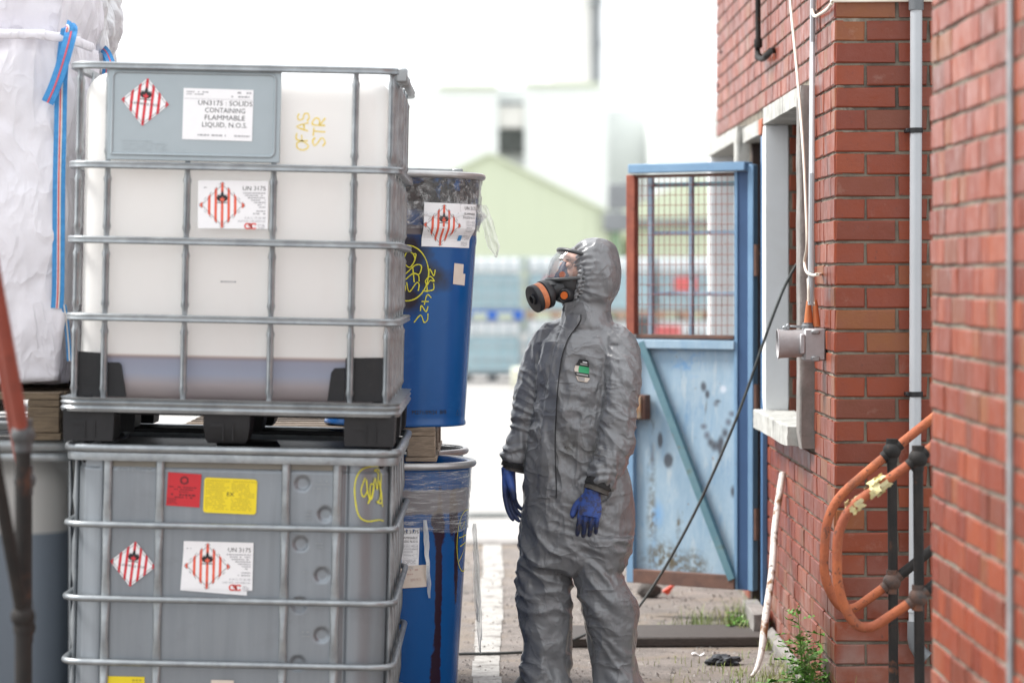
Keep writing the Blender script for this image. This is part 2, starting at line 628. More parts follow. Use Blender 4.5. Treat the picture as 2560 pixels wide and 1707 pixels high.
class Print:
    """flat print: coloured polygons in label coordinates, laid on a surface by fmap(u, v, lift)"""
    def __init__(self):
        self.c = {}

    def poly(self, col, pts, lift=0):
        vs, fs = self.c.setdefault(col, ([], []))
        n = len(vs)
        vs += [(p[0], p[1], lift) for p in pts]
        if len(pts) > 4:
            fs += [tuple(n + i for i in t) for t in tessellate_polygon([[Vector((p[0], p[1], 0)) for p in pts]])]
        else:
            fs.append(tuple(range(n, n + len(pts))))
        return self

    def line(self, col, a, b, w, lift=0):
        a, b = Vector(a), Vector(b)
        d = (b - a).normalized()
        s = Vector((-d.y, d.x)) * w / 2
        return self.poly(col, [a - s, b - s, b + s, a + s], lift)

    def stroke(self, col, pts, w, lift=0):
        pts = [Vector(p) for p in pts]
        vs, fs = self.c.setdefault(col, ([], []))
        n = len(vs)
        for i, p in enumerate(pts):
            d = (pts[min(i + 1, len(pts) - 1)] - pts[max(i - 1, 0)]).normalized()
            s = Vector((-d.y, d.x)) * w / 2 * random.uniform(.75, 1.2)
            vs += [(p.x + s.x, p.y + s.y, lift), (p.x - s.x, p.y - s.y, lift)]
        for i in range(len(pts) - 1):
            a = n + 2 * i
            fs.append((a, a + 1, a + 3, a + 2))
        return self

    def text(self, col, s, x, y, size, al='l', sx=1.0, lift=0, fit=None):
        g, f, w0, w1 = glyphs(s)
        k = size / .70                   # size is the capital height
        if fit:
            sx = fit / ((w1 - w0) * k)
        off = {'l': -w0, 'r': -w1, 'c': -(w0 + w1) / 2}[al]
        vs, fs = self.c.setdefault(col, ([], []))
        n = len(vs)
        vs += [(x + (px + off) * k * sx, y + py * k, lift) for px, py in g]
        fs += [tuple(i + n for i in q) for q in f]
        return self

    def scrawl(self, col, x0, x1, y, h, dens=.75):
        """unreadable small print: broken thin dashes"""
        x = x0
        while x < x1:
            w = random.uniform(.6, 2.6) * h
            if random.random() < dens:
                self.poly(col, [(x, y), (min(x + w, x1), y), (min(x + w, x1), y + h), (x, y + h)])
            x += w + h * .5
        return self

    def rot(self, a, cx=0, cy=0):
        ca, sa = math.cos(a), math.sin(a)
        for vs, fs in self.c.values():
            for i, (x, y, l) in enumerate(vs):
                x, y = x - cx, y - cy
                vs[i] = (cx + x * ca - y * sa, cy + x * sa + y * ca, l)
        return self

    def shift(self, dx, dy):
        for vs, fs in self.c.values():
            for i, (x, y, l) in enumerate(vs):
                vs[i] = (x + dx, y + dy, l)
        return self

    def merge(self, o):
        for col, (vs, fs) in o.c.items():
            a, b = self.c.setdefault(col, ([], []))
            n = len(a)
            a += vs
            b += [tuple(i + n for i in q) for q in fs]
        return self

    def build(self, parent, fmap, lift, name='print'):
        for i, (col, (vs, fs)) in enumerate(self.c.items()):
            mb = MB()
            mb.add([fmap(x, y, lift + i * .00025 + l) for x, y, l in vs], fs)
            lpart(name, mb, M[col], parent, smooth=False)

FLAME = [(0, 1.05), (.12, .72), (.20, .48), (.27, .68), (.31, .48), (.44, .64), (.45, .38), (.57, .44), (.52, .20), (.43, .03), (.25, -.07), (-.25, -.07), (-.43, .03),
         (-.52, .20), (-.57, .44), (-.45, .38), (-.44, .64), (-.31, .48), (-.27, .68), (-.20, .48), (-.12, .72)]
FLAME_IN = [(0, .40), (.13, .17), (.24, .27), (.21, .05), (.10, -.02), (-.10, -.02), (-.21, .05), (-.24, .27), (-.13, .17)]

def placard(Rr, red='red_ink', dashed=False, words=False, ang=0.0):
    p = Print()
    w = Rr * .115
    for k in range(-3, 4):
        x0, x1 = k * Rr * .285 - w / 2, k * Rr * .285 + w / 2
        x0, x1 = max(x0, -Rr), min(x1, Rr)
        if k == 0:
            pts = [(x0, -(Rr - abs(x0))), (0, -Rr), (x1, -(Rr - abs(x1))), (x1, Rr - abs(x1)), (0, Rr), (x0, Rr - abs(x0))]
        elif abs(k) == 3:
            e = -1 if k < 0 else 1
            xi = e * (Rr * .86)
            pts = [(e * Rr, 0), (xi, Rr * .14), (xi, -Rr * .14)]
        else:
            pts = [(x0, -(Rr - abs(x0))), (x1, -(Rr - abs(x1))), (x1, Rr - abs(x1)), (x0, Rr - abs(x0))]
        if abs(k) < 3:
            b0, b1, t0_, t1_ = -(Rr - abs(x0)), -(Rr - abs(x1)), Rr - abs(x0), Rr - abs(x1)
            for q in range(10):
                p.poly(red, [(x0, lerp(b0, t0_, q / 10)), (x1, lerp(b1, t1_, q / 10)), (x1, lerp(b1, t1_, (q + 1) / 10)), (x0, lerp(b0, t0_, (q + 1) / 10))])
            if k == 0:
                p.poly(red, [(x0, b0), (0, -Rr), (x1, b1)]).poly(red, [(x0, t0_), (x1, t1_), (0, Rr)])
            continue
        p.poly(red, pts)
    q = Rr * .90
    for a, b in (((0, q), (q, 0)), ((q, 0), (0, -q)), ((0, -q), (-q, 0)), ((-q, 0), (0, q))):
        for q_ in range(6):
            p.line('ink', Vector(a).lerp(Vector(b), q_ / 6), Vector(a).lerp(Vector(b), (q_ + 1) / 6), Rr * .018)
    if dashed:
        q = Rr * 1.03
        for a, b in (((0, q), (q, 0)), ((q, 0), (0, -q)), ((0, -q), (-q, 0)), ((-q, 0), (0, q))):
            A, B = Vector(a), Vector(b)
            for t in (.06, .28, .5, .72, .92):
                p.line('ink', A.lerp(B, t - .05), A.lerp(B, t + .05), Rr * .018)
    p.poly('ink', [(x * Rr * .46, y * Rr * .46 + Rr * .19) for x, y in FLAME])
    p.poly(red, [(x * Rr * .46, y * Rr * .46 + Rr * .19) for x, y in FLAME_IN], .0006)
    p.poly('ink', [(-.24 * Rr, .09 * Rr), (.24 * Rr, .09 * Rr), (.24 * Rr, .125 * Rr), (-.24 * Rr, .125 * Rr)])
    p.text('ink', '4', 0, -Rr * .80, Rr * .13, 'c')
    if words:
        p.text('ink', 'FLAMMABLE SOLID', 0, -Rr * .13, Rr * .10, 'c')
    if ang:
        p.rot(ang)
    return p

def sheet(parent, name, fmap, x0, x1, y0, y1, m, lift=.0012, nu=8, pts=None, label=None):
    mb = MB()
    if pts is None:
        mb.grid(lambda a, b: fmap(lerp(x0, x1, a), lerp(y0, y1, b), lift), nu, 2 if nu < 10 else 16)
    else:
        mb.add([fmap(x, y, lift) for x, y in pts], [tuple(range(len(pts)))])
    return lpart(name, mb, m, parent, smooth=False, label=label)

STROKE = {'O': [[(.5, 1), (.1, .8), (0, .4), (.3, 0), (.7, .05), (1, .5), (.8, .9), (.45, 1)]],
          'F': [[(0, 0), (.08, 1), (.9, .95)], [(.05, .55), (.7, .55)]],
          'A': [[(0, 0), (.45, 1), (.95, 0)], [(.2, .35), (.8, .4)]],
          'S': [[(.95, .85), (.5, 1), (.1, .78), (.3, .55), (.8, .42), (.95, .15), (.45, 0), (0, .15)]],
          'T': [[(0, 1), (1, .96)], [(.5, .98), (.45, 0)]],
          'R': [[(.05, 0), (.1, 1), (.7, .95), (.85, .7), (.6, .5), (.12, .48), (.9, 0)]],
          '2': [[(0, .75), (.3, 1), (.8, .9), (.8, .6), (.1, .05), (.4, .12), (1, 0)]],
          '4': [[(.6, 1), (.05, .35), (1, .4)], [(.65, .7), (.6, -.1)]],
          'L': [[(.1, 1), (0, .1), (.4, 0), (1, .12)]],
          '8': [[(.5, .5), (.9, .8), (.5, 1), (.1, .8), (.5, .5), (.95, .22), (.5, 0), (.05, .22), (.5, .5)]],
          'E': [[(.95, 1), (.1, .95), (0, .5), (.7, .52)], [(0, .5), (.05, 0), (.95, .05)]]}

def smooth_pts(pts, n=5):
    """Catmull-Rom through the points"""
    P = [Vector(p) for p in pts]
    out = []
    for i in range(len(P) - 1):
        p0, p1, p2, p3 = P[max(i - 1, 0)], P[i], P[i + 1], P[min(i + 2, len(P) - 1)]
        for k in range(n):
            t = k / n
            out.append(.5 * ((2 * p1) + (p2 - p0) * t + (2 * p0 - 5 * p1 + 4 * p2 - p3) * t * t + (3 * p1 - p0 - 3 * p2 + p3) * t * t * t))
    out.append(P[-1])
    return out

def write(p, col, s, x, y, h, w, gap, stroke, up=True, jit=.06):
    """handwriting; up = reading from bottom to top"""
    for ch in s:
        if ch in STROKE:
            for ln in STROKE[ch]:
                pts = []
                for a, b in ln:
                    a += random.uniform(-jit, jit)
                    b += random.uniform(-jit, jit)
                    pts.append((x - b * h, y + a * w) if up else (x + a * w, y + b * h))
                p.stroke(col, smooth_pts(pts), stroke)
        if up:
            y += w + gap
        else:
            x += w + gap
    return p

# ================================================================ ground
def flat(x0, x1, y0, y1, z, nx=1, ny=1):
    return MB().grid(lambda a, b: Vector((lerp(x0, x1, a), lerp(y0, y1, b), z)), nx, ny)

structure('ground', flat(-900, 900, -60, 2200, -.012), M['yard'])
structure('asphalt_lane', flat(-9, 3.2, 2, 16.4, 0.0, 2, 2), M['asphalt'])
structure('concrete_yard', flat(-30, 40, 16.4, 76, 0.0), M['yard'])
mb = MB()
x0a, x1a = -.105, .005
for i in range(22):
    ya = 6.5 + i * .45
    w0, w1 = random.uniform(-.008, .008), random.uniform(-.008, .008)
    mb.add([(x0a + i * .0016 + w0, ya, .004), (x1a + i * .0016 + w1, ya, .004), (x1a + i * .0016 + w1, ya + .447, .004), (x0a + i * .0016 + w0, ya + .447, .004)], [(0, 1, 2, 3)])
structure('road_marking', mb, M['line_paint'])
mb = MB()
mb.bx(-9, 1.15, 18.25, 18.55, -.05, .008)
for i in range(40):
    mb.bx(-8.9 + i * .25, -8.9 + i * .25 + .2, 18.28, 18.52, .008, .014)
structure('drain_channel', mb, M['drain'])
mb = MB()
mb.bx(-9, 3.2, 16.4, 16.62, -.05, .012, .006)
structure('kerb_strip', mb, M['raw_concrete'])

# loose chips and grit on the asphalt
mb = MB()
for i in range(5200):
    y = random.uniform(7.2, 15.5)
    x = random.uniform(-.25, 1.18) if random.random() < .85 else random.uniform(-2, 1.18)
    if x > .6 and random.random() < .35:
        x = random.uniform(.8, 1.17)
    s = random.choice((.003, .004, .005, .007, .010)) * random.uniform(.7, 1.3)
    a = random.uniform(0, 6.28)
    c = Vector((x, y, s * .25))
    pts = [c + Vector((math.cos(a + k * 2.09) * s, math.sin(a + k * 2.09) * s, -s * .3)) for k in range(3)]
    pts += [c + Vector((random.uniform(-.4, .4) * s, random.uniform(-.4, .4) * s, s * .7))]
    mb.add(pts, [(0, 1, 3), (1, 2, 3), (2, 0, 3)])
o = link('gravel', mesh('gravel', mb, M['stone']))
o['kind'] = 'stuff'

# ================================================================ brick building
COURSE, JOINT, ZTOP = .0782, .0098, 2.4515
WALLX, PIERY = 1.19, 10.0
_bm = {}
def brick_mesh(Lb, H=COURSE - JOINT, var=0, D=.03):
    key = (round(Lb, 3), var)
    if key not in _bm:
        rr = random.Random(hash(key) % 9999)
        c = .0034
        j = lambda: rr.uniform(-.0021, .0021)
        hx, hz = Lb / 2, H / 2
        o_ = [(-hx + j(), c, -hz + j()), (hx + j(), c, -hz + j()), (hx + j(), c, hz + j()), (-hx + j(), c, hz + j())]
        i_ = [(-hx + c + j(), j() * .6, -hz + c + j()), (hx - c + j(), j() * .6, -hz + c + j()), (hx - c + j(), j() * .6, hz - c + j()), (-hx + c + j(), j() * .6, hz - c + j())]
        b_ = [(-hx, D, -hz), (hx, D, -hz), (hx, D, hz), (-hx, D, hz)]
        mb = MB()
        mb.add(o_ + i_ + b_, [(4, 5, 6, 7)] + [(k, (k + 1) % 4, 4 + (k + 1) % 4, 4 + k) for k in range(4)] + [(8 + k, 8 + (k + 1) % 4, (k + 1) % 4, k) for k in range(4)])
        _bm[key] = mesh('brick', mb, M['brick'])
    return _bm[key]

SIDE = Matrix.Rotation(R(-90), 4, 'Z')
def course_spans(u0, u1, k, bond, ph):
    """brick spans along one course"""
    out = []
    Ls, Lh = .211, .1015
    if bond == 'stretcher':
        u = u0 - (0 if k % 2 else .111)
        while u < u1:
            out.append((u, u + Ls))
            u += Ls + JOINT
    elif bond == 'flemish':
        u = u0 - (0 if k % 2 else .111) - ph
        q = k % 2
        while u < u1:
            w = Lh if q else Ls
            if (k * 7 + int(u * 31)) % 5 == 0:
                w = Lh
            out.append((u, u + w))
            u += w + JOINT
            q = 1 - q
    elif bond == 'english':
        u = u0 - (0 if k % 2 else .054) - ph
        w = Lh if k % 2 else Ls
        while u < u1:
            out.append((u, u + w))
            u += w + JOINT
    return [(max(a, u0), min(b, u1)) for a, b in out if min(b, u1) - max(a, u0) > .03]

def cut(spans, gaps):
    for g0, g1 in gaps:
        nx = []
        for a, b in spans:
            if b <= g0 or a >= g1:
                nx.append((a, b))
            else:
                if g0 - a > .03:
                    nx.append((a, g0))
                if b - g1 > .03:
                    nx.append((g1, b))
        spans = nx
    return spans

HOLES = [(10.628, 12.115, .895, 2.268), (12.5, 13.385, -1, 2.245), (13.38, 15.25, .895, 2.262)]
bricks = []          # (apparent size, centre, length, which face)
for k in range(-11, 32):
    zc = ZTOP - COURSE * (k + .5)
    zb, zt = zc - .034, zc + .034
    if zb < -.02:
        continue
    gaps = [(h[0], h[1]) for h in HOLES if zt > h[2] + .02 and zb < h[3] - .02]
    start = PIERY + (.0 if k % 2 else .0)
    for a, b in cut(course_spans(PIERY + .004, 15.37, k, 'flemish', .0), gaps):
        yc = (a + b) / 2
        S = F / yc
        vis = abs(HY + (CH - zc) * S - 853) < 880
        size = (b - a) * WALLX * S * S / F * COURSE * S * (1 if vis else .1)
        bricks.append((size, Vector((WALLX, yc, zc)), b - a, 's'))
    for a, b in course_spans(WALLX + .0045, 2.42, k, 'stretcher', 0):
        xc = (a + b) / 2
        S = F / PIERY
        vis = HX + a * S < 2350 and abs(HY + (CH - zc) * S - 853) < 880
        size = (b - a) * S * COURSE * S * (1 if vis else .02)
        bricks.append((size, Vector((xc, PIERY, zc)), b - a, 'f'))
bricks.sort(key=lambda t: -t[0])

bld = thing('brick_building', 'red brick building with concrete window surround and a corner facing the camera', 'building', (1.6, 12.5, 0))
def bpart(name, mb, m, **k):
    return part(name, mb, m, bld, **k)

off = -Vector(bld.location)
joined = MB()
for i, (s, c, Lb, face) in enumerate(bricks):
    me = brick_mesh(round(Lb / .006) * .006 if Lb not in (.211, .1015) else Lb, var=i % 4)
    wob = Vector((random.uniform(-.0015, .0015) if face == 's' else 0, random.uniform(-.0015, .0015) if face == 'f' else 0, random.uniform(-.0012, .0012)))
    if i < 300:
        o = link('brick', me, bld, c + off + wob)
        if face == 's':
            o.rotation_euler = (0, 0, R(-90))
    else:
        Mx = Matrix.Translation(c + wob) @ (SIDE if face == 's' else Matrix())
        joined.add([Mx @ v.co for v in me.vertices], [tuple(p.vertices) for p in me.polygons])
o = bpart('brickwork', joined, M['brick_far'], smooth=False)
o['kind'] = 'stuff'

core = MB()
X0, X1 = WALLX + .0075, WALLX + .33
yb = PIERY + .0075
segs = [(yb, 10.70), (12.03, 12.52), (13.37, 13.5), (15.1, 15.36)]
for a, b in segs:
    core.bx(X0, X1, a, b, -.1, 3.4)
for a, b, z0, z1 in ((10.70, 12.03, -.1, .94), (10.70, 12.03, 2.22, 3.4), (12.52, 13.37, 2.19, 3.4), (13.5, 15.1, -.1, .94), (13.5, 15.1, 2.2, 3.4)):
    core.bx(X0, X1, a, b, z0, z1)
core.bx(X1, 2.45, yb, yb + .2, -.1, 3.4)
bpart('wall', core, M['mortar'], smooth=False)
core = MB()
core.bx(2.45, 2.6, yb, 15.36, -.1, 3.4)
core.bx(X1, 2.45, 15.2, 15.36, -.1, 3.4)
bpart('added_inner_wall', core, M['raw_concrete'], smooth=False)  # unseen back walls, added with the roof to darken the interior
mb = MB()
mb.bx(1.05, 2.75, 9.85, 15.5, 3.4, 3.52, .01)
bpart('roof', mb, M['raw_concrete'])  # unseen roof slab, added to keep the interior dark
mb = MB()
mb.bx(1.145, 1.196, 10.05, 12.1, -.02, .06, .025)
bpart('plinth', mb, M['raw_concrete'])

def rough_bar(x0, x1, y0, y1, z0, z1, amp=.004, n=(3, 14, 3)):
    """weathered concrete bar: chamfered box with uneven faces"""
    bm = bmesh.new()
    bmesh.ops.create_cube(bm, size=1)
    bmesh.ops.bevel(bm, geom=list(bm.edges), offset=.04, segments=1, affect='EDGES')
    big = max(x1 - x0, y1 - y0, z1 - z0)
    bmesh.ops.subdivide_edges(bm, edges=[e for e in bm.edges if e.calc_length() > .5], cuts=10, use_grid_fill=True)
    mb = MB()
    bm.verts.index_update()
    vs = []
    for v in bm.verts:
        p = Vector(((x0 + x1) / 2 + v.co.x * (x1 - x0), (y0 + y1) / 2 + v.co.y * (y1 - y0), (z0 + z1) / 2 + v.co.z * (z1 - z0)))
        vs.append(p + noise.noise_vector(p * 18) * amp + noise.noise_vector(p * 60) * amp * .5)
    mb.add(vs, [tuple(v.index for v in f.verts) for f in bm.faces])
    bm.free()
    return mb

bpart('window_lintel', rough_bar(1.132, 1.35, 10.75, 12.11, 2.188, 2.262, .002), M['concrete'], label='white painted concrete lintel of the near window')
bpart('window_jamb', rough_bar(1.135, 1.30, 10.63, 10.748, .905, 2.262, .003), M['raw_concrete'], label='bare grey concrete jamb nearest the corner')
bpart('window_jamb', rough_bar(1.134, 1.236, 12.0, 12.112, .986, 2.186, .001), M['white_wall'], label='white painted far jamb of the near window')
bpart('window_sill', rough_bar(1.095, 1.262, 10.75, 12.14, .905, .984, .004), M['concrete'], label='weathered white concrete sill streaked grey')
mb = MB()
mb.bx(1.237, 1.50, 12.003, 12.03, .95, 2.22)
bpart('window_reveal', mb, M['mortar'], smooth=False)
for k in range(0, 20):
    zc = ZTOP - COURSE * (k + .5)
    if .95 < zc < 2.18:
        link('brick', brick_mesh(.102, var=k % 4), bld, Vector((1.2385 + .051 + (.012 if k % 2 else 0), 11.9965, zc)) + off)
mb = MB()
mb.bx(1.42, 1.46, 10.72, 12.02, .98, 1.03); mb.bx(1.42, 1.46, 10.72, 12.02, 2.15, 2.2)
mb.bx(1.42, 1.46, 10.72, 10.77, 1.03, 2.15); mb.bx(1.42, 1.46, 11.97, 12.02, 1.03, 2.15); mb.bx(1.42, 1.46, 11.34, 11.39, 1.03, 2.15)
M['blue_gloss'] = mat('blue_gloss_paint', (.085, .19, .36), (.06, .14, .28), 6, .4, layers=[((.20, .085, .04), 16, .68, .78, .8)])
M['glass'] = plain('dark_window_glass', (.03, .035, .04), .05)
fr = bpart('window_frame', mb, M['blue_gloss'])
mb = MB(); mb.bx(1.437, 1.443, 10.77, 11.34, 1.03, 2.15); part('pane', mb, M['glass'], fr, smooth=False)
mb = MB(); mb.bx(1.437, 1.443, 11.39, 11.97, 1.03, 2.15); part('pane', mb, M['glass'], fr, smooth=False)
# doorway
bpart('door_lintel', rough_bar(1.16, 1.4, 12.64, 13.40, 2.172, 2.243, .002), M['concrete'])
M['fresh_brick'] = mat('bright_orange_brick', (.42, .12, .05), (.36, .10, .045), 20, .6, bump=.4)
bpart('lintel_brick', MB().bx(1.165, 1.4, 12.5, 12.635, 2.172, 2.243, .004), M['fresh_brick'])
mb = MB()
mb.bx(1.166, 1.189, 12.455, 12.53, 0, 2.165, .003)
bpart('door_frame', mb, M['blue_gloss'])
M['brown_gap'] = mat('dark_brown_gap', (.055, .030, .022), (.035, .022, .018), 9, .7, layers=[((.16, .055, .03), 8, .6, .75)])
bpart('dark_gap_strip', MB().bx(1.196, 1.30, 13.30, 13.36, 0, 2.165, .003), M['brown_gap'])  # dark strip added so the gap beside the gate looks dark
# further window surround
bpart('window_lintel', rough_bar(1.132, 1.35, 13.57, 15.22, 2.185, 2.258, .002), M['concrete'], label='concrete lintel of the far window')
bpart('window_jamb', rough_bar(1.134, 1.30, 13.42, 13.565, .905, 2.258, .003), M['concrete'], label='pale concrete post between doorway and far window')
bpart('window_jamb', rough_bar(1.134, 1.30, 15.09, 15.22, .99, 2.184, .001), M['white_wall'], label='white far jamb of the far window')
bpart('window_sill', rough_bar(1.10, 1.262, 13.57, 15.24, .905, .986, .004), M['concrete'], label='concrete sill of the far window')
mb = MB(); mb.bx(1.42, 1.46, 13.55, 15.08, .98, 1.03); mb.bx(1.42, 1.46, 13.55, 15.08, 2.13, 2.19); mb.bx(1.42, 1.46, 14.28, 14.33, 1.03, 2.13)
fr = bpart('window_frame', mb, M['blue_gloss'])
mb = MB(); mb.bx(1.437, 1.443, 13.55, 14.28, 1.03, 2.13); part('pane', mb, M['glass'], fr, smooth=False)
mb = MB(); mb.bx(1.437, 1.443, 14.33, 15.08, 1.03, 2.13); part('pane', mb, M['glass'], fr, smooth=False)
# two drilled vent holes high on the wall
for yv, xs in ((120, 1804), (197, 1797)):
    S = (xs - HX) / WALLX
    p = W(xs / K, yv, S)
    mb = MB().lathe([(.011, 0), (.011, .008), (.007, .010)], 10, p, axis_rot((-1, 0, 0)))
    bpart('wall_plug', mb, M['black_plastic'])

# ---------------------------------------------------------------- near wall, right edge of the picture
nw = thing('brick_wall', 'red brick wall close to the camera along the right edge, narrow grey conduit on it', 'wall', (1.35, 6.2, 0))
nb = []
for k in range(-8, 32):
    zc = 2.436 - COURSE * (k + .5)
    if zc < .02 or zc > 3.0:
        continue
    for a, b in course_spans(4.6, 7.79, k + 1, 'flemish', .037):
        yc = (a + b) / 2
        S = F / yc
        vis = HX + WALLX * S < 2660 and -60 < HY + (CH - zc) * S < 1770
        nb.append(((b - a) * (1 if vis else .01), Vector((WALLX, yc, zc)), b - a))
nb.sort(key=lambda t: -t[0])
joined = MB()
for i, (s, c, Lb) in enumerate(nb):
    me = brick_mesh(round(Lb / .006) * .006 if Lb not in (.211, .1015) else Lb, var=i % 4)
    if i < 300 and s > .02:
        o = link('brick', me, nw, c - Vector(nw.location) + Vector((random.uniform(-.002, .002), 0, random.uniform(-.001, .001))))
        o.rotation_euler = (0, 0, R(-90))
    else:
        Mx = Matrix.Translation(c) @ SIDE
        joined.add([Mx @ v.co for v in me.vertices], [tuple(p.vertices) for p in me.polygons])
o = part('brickwork', joined, M['brick_far'], nw, smooth=False)
o['kind'] = 'stuff'
part('wall', MB().bx(WALLX + .0055, 1.52, 4.58, 7.787, -.1, 3.05), M['mortar'], nw, smooth=False)
part('coping', MB().bx(1.15, 1.56, 4.55, 7.83, 3.05, 3.12, .01), M['raw_concrete'], nw)
# grey conduit on the near wall
S = (2527 - HX) / 1.183
yc = F / S
single('conduit', MB().tube([(1.183, yc, .0), (1.183, yc, 1.1), (1.184, yc + .004, 1.8), (1.183, yc, 3.0)], .0095, 10),
       M['galv_dark'], 'narrow grey conduit running up the near brick wall at the right edge', 'conduit')

# steps behind the near wall, under the handrails
mb = MB()
for i in range(4):
    mb.bx(1.62 + i * .28, 2.9, 7.80, 9.98, .0 if i == 0 else .17 * i, .17 * (i + 1), .008)
single('stone_steps', mb, M['raw_concrete'], 'concrete steps rising behind the near brick wall', 'steps')

# ================================================================ downpipe and cables
YP = PIERY - .045
S = F / YP
dp = thing('downpipe', 'pale grey plastic downpipe in the brick recess, dark socket at its foot', 'downpipe', (1.466, YP, .2))
xc = lambda xv: (xv * K - HX) / S
zc_ = lambda yv: CH - (yv * K - HY) / S
mb = MB().tube([(xc(2101), YP, zc_(1445)), (xc(2102.5), YP, zc_(800)), (xc(2104.5), YP, zc_(20))], .0212, 20)
part('pipe', mb, M['pvc_grey'], dp)
part('socket', MB().lathe([(.026, zc_(24)), (.0265, zc_(22)), (.0265, 2.9), (.0255, 2.9)], 20, (xc(2104.5), YP, 0)), M['pvc_dark'], dp)
part('socket', MB().lathe([(.0235, zc_(1405)), (.0235, zc_(1398)), (.0228, zc_(1397))], 20, (xc(2101), YP, 0)), M['pvc_grey'], dp)
z0 = zc_(1445)
path = [(xc(2101), YP, z0 + .03), (xc(2101), YP, z0 - .03), (xc(2104), YP, z0 - .055), (xc(2112), YP - .005, z0 - .078), (xc(2128), YP - .012, z0 - .10)]
part('shoe', MB().tube(path, .026, 16), M['pvc_dark'], dp)
for zz in (zc_(300), zc_(905)):
    part('bracket', MB().lathe([(.0235, -.009), (.0245, -.009), (.0245, .009), (.0235, .009)], 18, (xc(2104), YP, zz)).bx(xc(2104) - .036, xc(2104) - .022, YP - .008, YP + .045, zz - .007, zz + .007, .002), M['black_plastic'], dp)

# wall cables: (v-coords, source scale) read off the wall plane
def wallp(xv, yv, dx=.012):
    S_ = (xv * K - HX) / (WALLX - dx)
    return W(xv, yv, S_)
def hung(pts, dx=.012):
    return smooth_pts([wallp(x, y, dx) for x, y in pts], 6)

single('conduit', MB().tube([wallp(1868, -90, .014), wallp(1866, 100, .014), wallp(1864.5, 400, .066), wallp(1862, 700, .066)], .0105, 8),
       M['pvc_grey'], 'straight grey conduit running down the bare concrete window jamb', 'conduit')
single('cable', MB().tube(hung([(1812, -90), (1815, 0), (1830, 160), (1844, 330), (1851, 470), (1853.5, 560), (1848, 600), (1853, 625), (1868, 632), (1877, 631)], .075)
                          + [wallp(1883, 630, .02), wallp(1886, 630, .004)], .0052, 8),
       M['cable_white'], 'long cream cable slanting down the brick wall to a nail by the pier', 'cable')
single('cable', MB().tube(hung([(1876, 629), (1869, 634), (1867, 650), (1868, 690), (1869, 700)], .05), .0052, 8),
       M['cable_white'], 'short white cable dropping into the right orange boot', 'cable')
single('cable', MB().tube(hung([(1856, 640), (1857, 660), (1857, 680), (1857, 692)], .075), .005, 8),
       M['cable_white'], 'short white cable dropping into the left orange boot', 'cable')
pts = hung([(1862, -80), (1865, 0), (1866.5, 28), (1872, 38), (1882, 34), (1900, 22), (1912, 6)], .016)
pts += [Vector((1.178, 9.985, zc_(1.5))), Vector((1.20, 9.985, zc_(.5))), Vector((1.35, 9.985, zc_(0))), Vector((1.7, 9.985, zc_(-1)))]
single('cable', MB().tube(pts, .0062, 8), M['cable_white'], 'white cable looping round the brick corner at the top of the picture', 'cable')
pts = hung([(1741, -120), (1741, 40), (1741.5, 95), (1740, 118), (1743, 133), (1752, 136), (1761, 128)], .035) + [wallp(1771, 117, .022), wallp(1779, 116, .0)]
o = thing('wall_pipe', 'black pipe coming down the upper brick wall and turning into it', 'pipe', tuple(pts[0]))
part('pipe', MB().tube(pts, [.0125] * (len(pts) - 5) + [.014] * 5, 10), M['dark_rail'], o)
part('elbow', MB().ball(wallp(1742, 130, .03), .019, 12).ball(wallp(1760, 126, .025), .018, 12), M['rusty_joint'], o)
part('collar', MB().lathe([(.017, -.02), (.019, -.01), (.019, .01), (.017, .02)], 12, wallp(1741.5, 100, .035)), M['dark_rail'], o)

# industrial socket on the corner
SJ = 689.0
Yj = F / SJ
jx = lambda xv: (xv * K - HX) / SJ
jz = lambda yv: CH - (yv * K - HY) / SJ
js = thing('wall_socket', 'grey metal industrial socket with two orange cable boots on the brick corner', 'socket', (jx(1868), Yj, jz(790)))
part('body', MB().bx(jx(1844), jx(1893), Yj - .05, Yj + .05, jz(828), jz(754), .006), M['cast_grey'], js)
part('back_plate', MB().bx(jx(1891), WALLX + .002, Yj - .045, Yj + .045, jz(822), jz(757)), M['black_plastic'], js)
part('lid', MB().bx(jx(1834), jx(1846), Yj - .056, Yj + .056, jz(812), jz(766), .004), M['cast_grey'], js)
part('clip', MB().bx(jx(1860), jx(1879), Yj - .058, Yj - .046, jz(766), jz(757), .003).bx(jx(1860), jx(1879), Yj - .058, Yj - .046, jz(829), jz(817), .003), M['galv_dark'], js)
zj = jz(788)
hb = Vector((jx(1846), Yj, zj))
part('horn', MB().lathe([(.046, 0), (.050, .008), (.052, .088), (.055, .094), (.052, .096), (.047, .09), (.042, .02), (.01, .018)], 28, hb, axis_rot((-1, 0, -.03))), M['cast_grey'], js)
part('hinge', MB().bx(jx(1797), jx(1812), Yj - .012, Yj + .012, jz(755), jz(749), .002).bx(jx(1808), jx(1845), Yj - .009, Yj + .009, jz(753), jz(747), .002).bx(jx(1806), jx(1813), Yj - .014, Yj + .014, jz(757), jz(744), .002), M['galv'], js)
part('gland', MB().lathe([(.024, 0), (.024, .012), (.020, .016), (.020, .022)], 8, (jx(1855), Yj - .005, jz(755))), M['pvc_dark'], js)
part('cable_boot', MB().lathe([(.0155, 0), (.0135, .03), (.009, .075), (.0065, .085)], 14, (jx(1856), Yj - .005, jz(742)), axis_rot((.02, 0, 1))), M['orange_rubber'], js)
part('cable_boot', MB().lathe([(.0155, 0), (.0135, .03), (.0095, .085), (.0065, .098)], 14, (jx(1875), Yj - .005, jz(750)), axis_rot((-.06, 0, 1))), M['orange_rubber'], js)

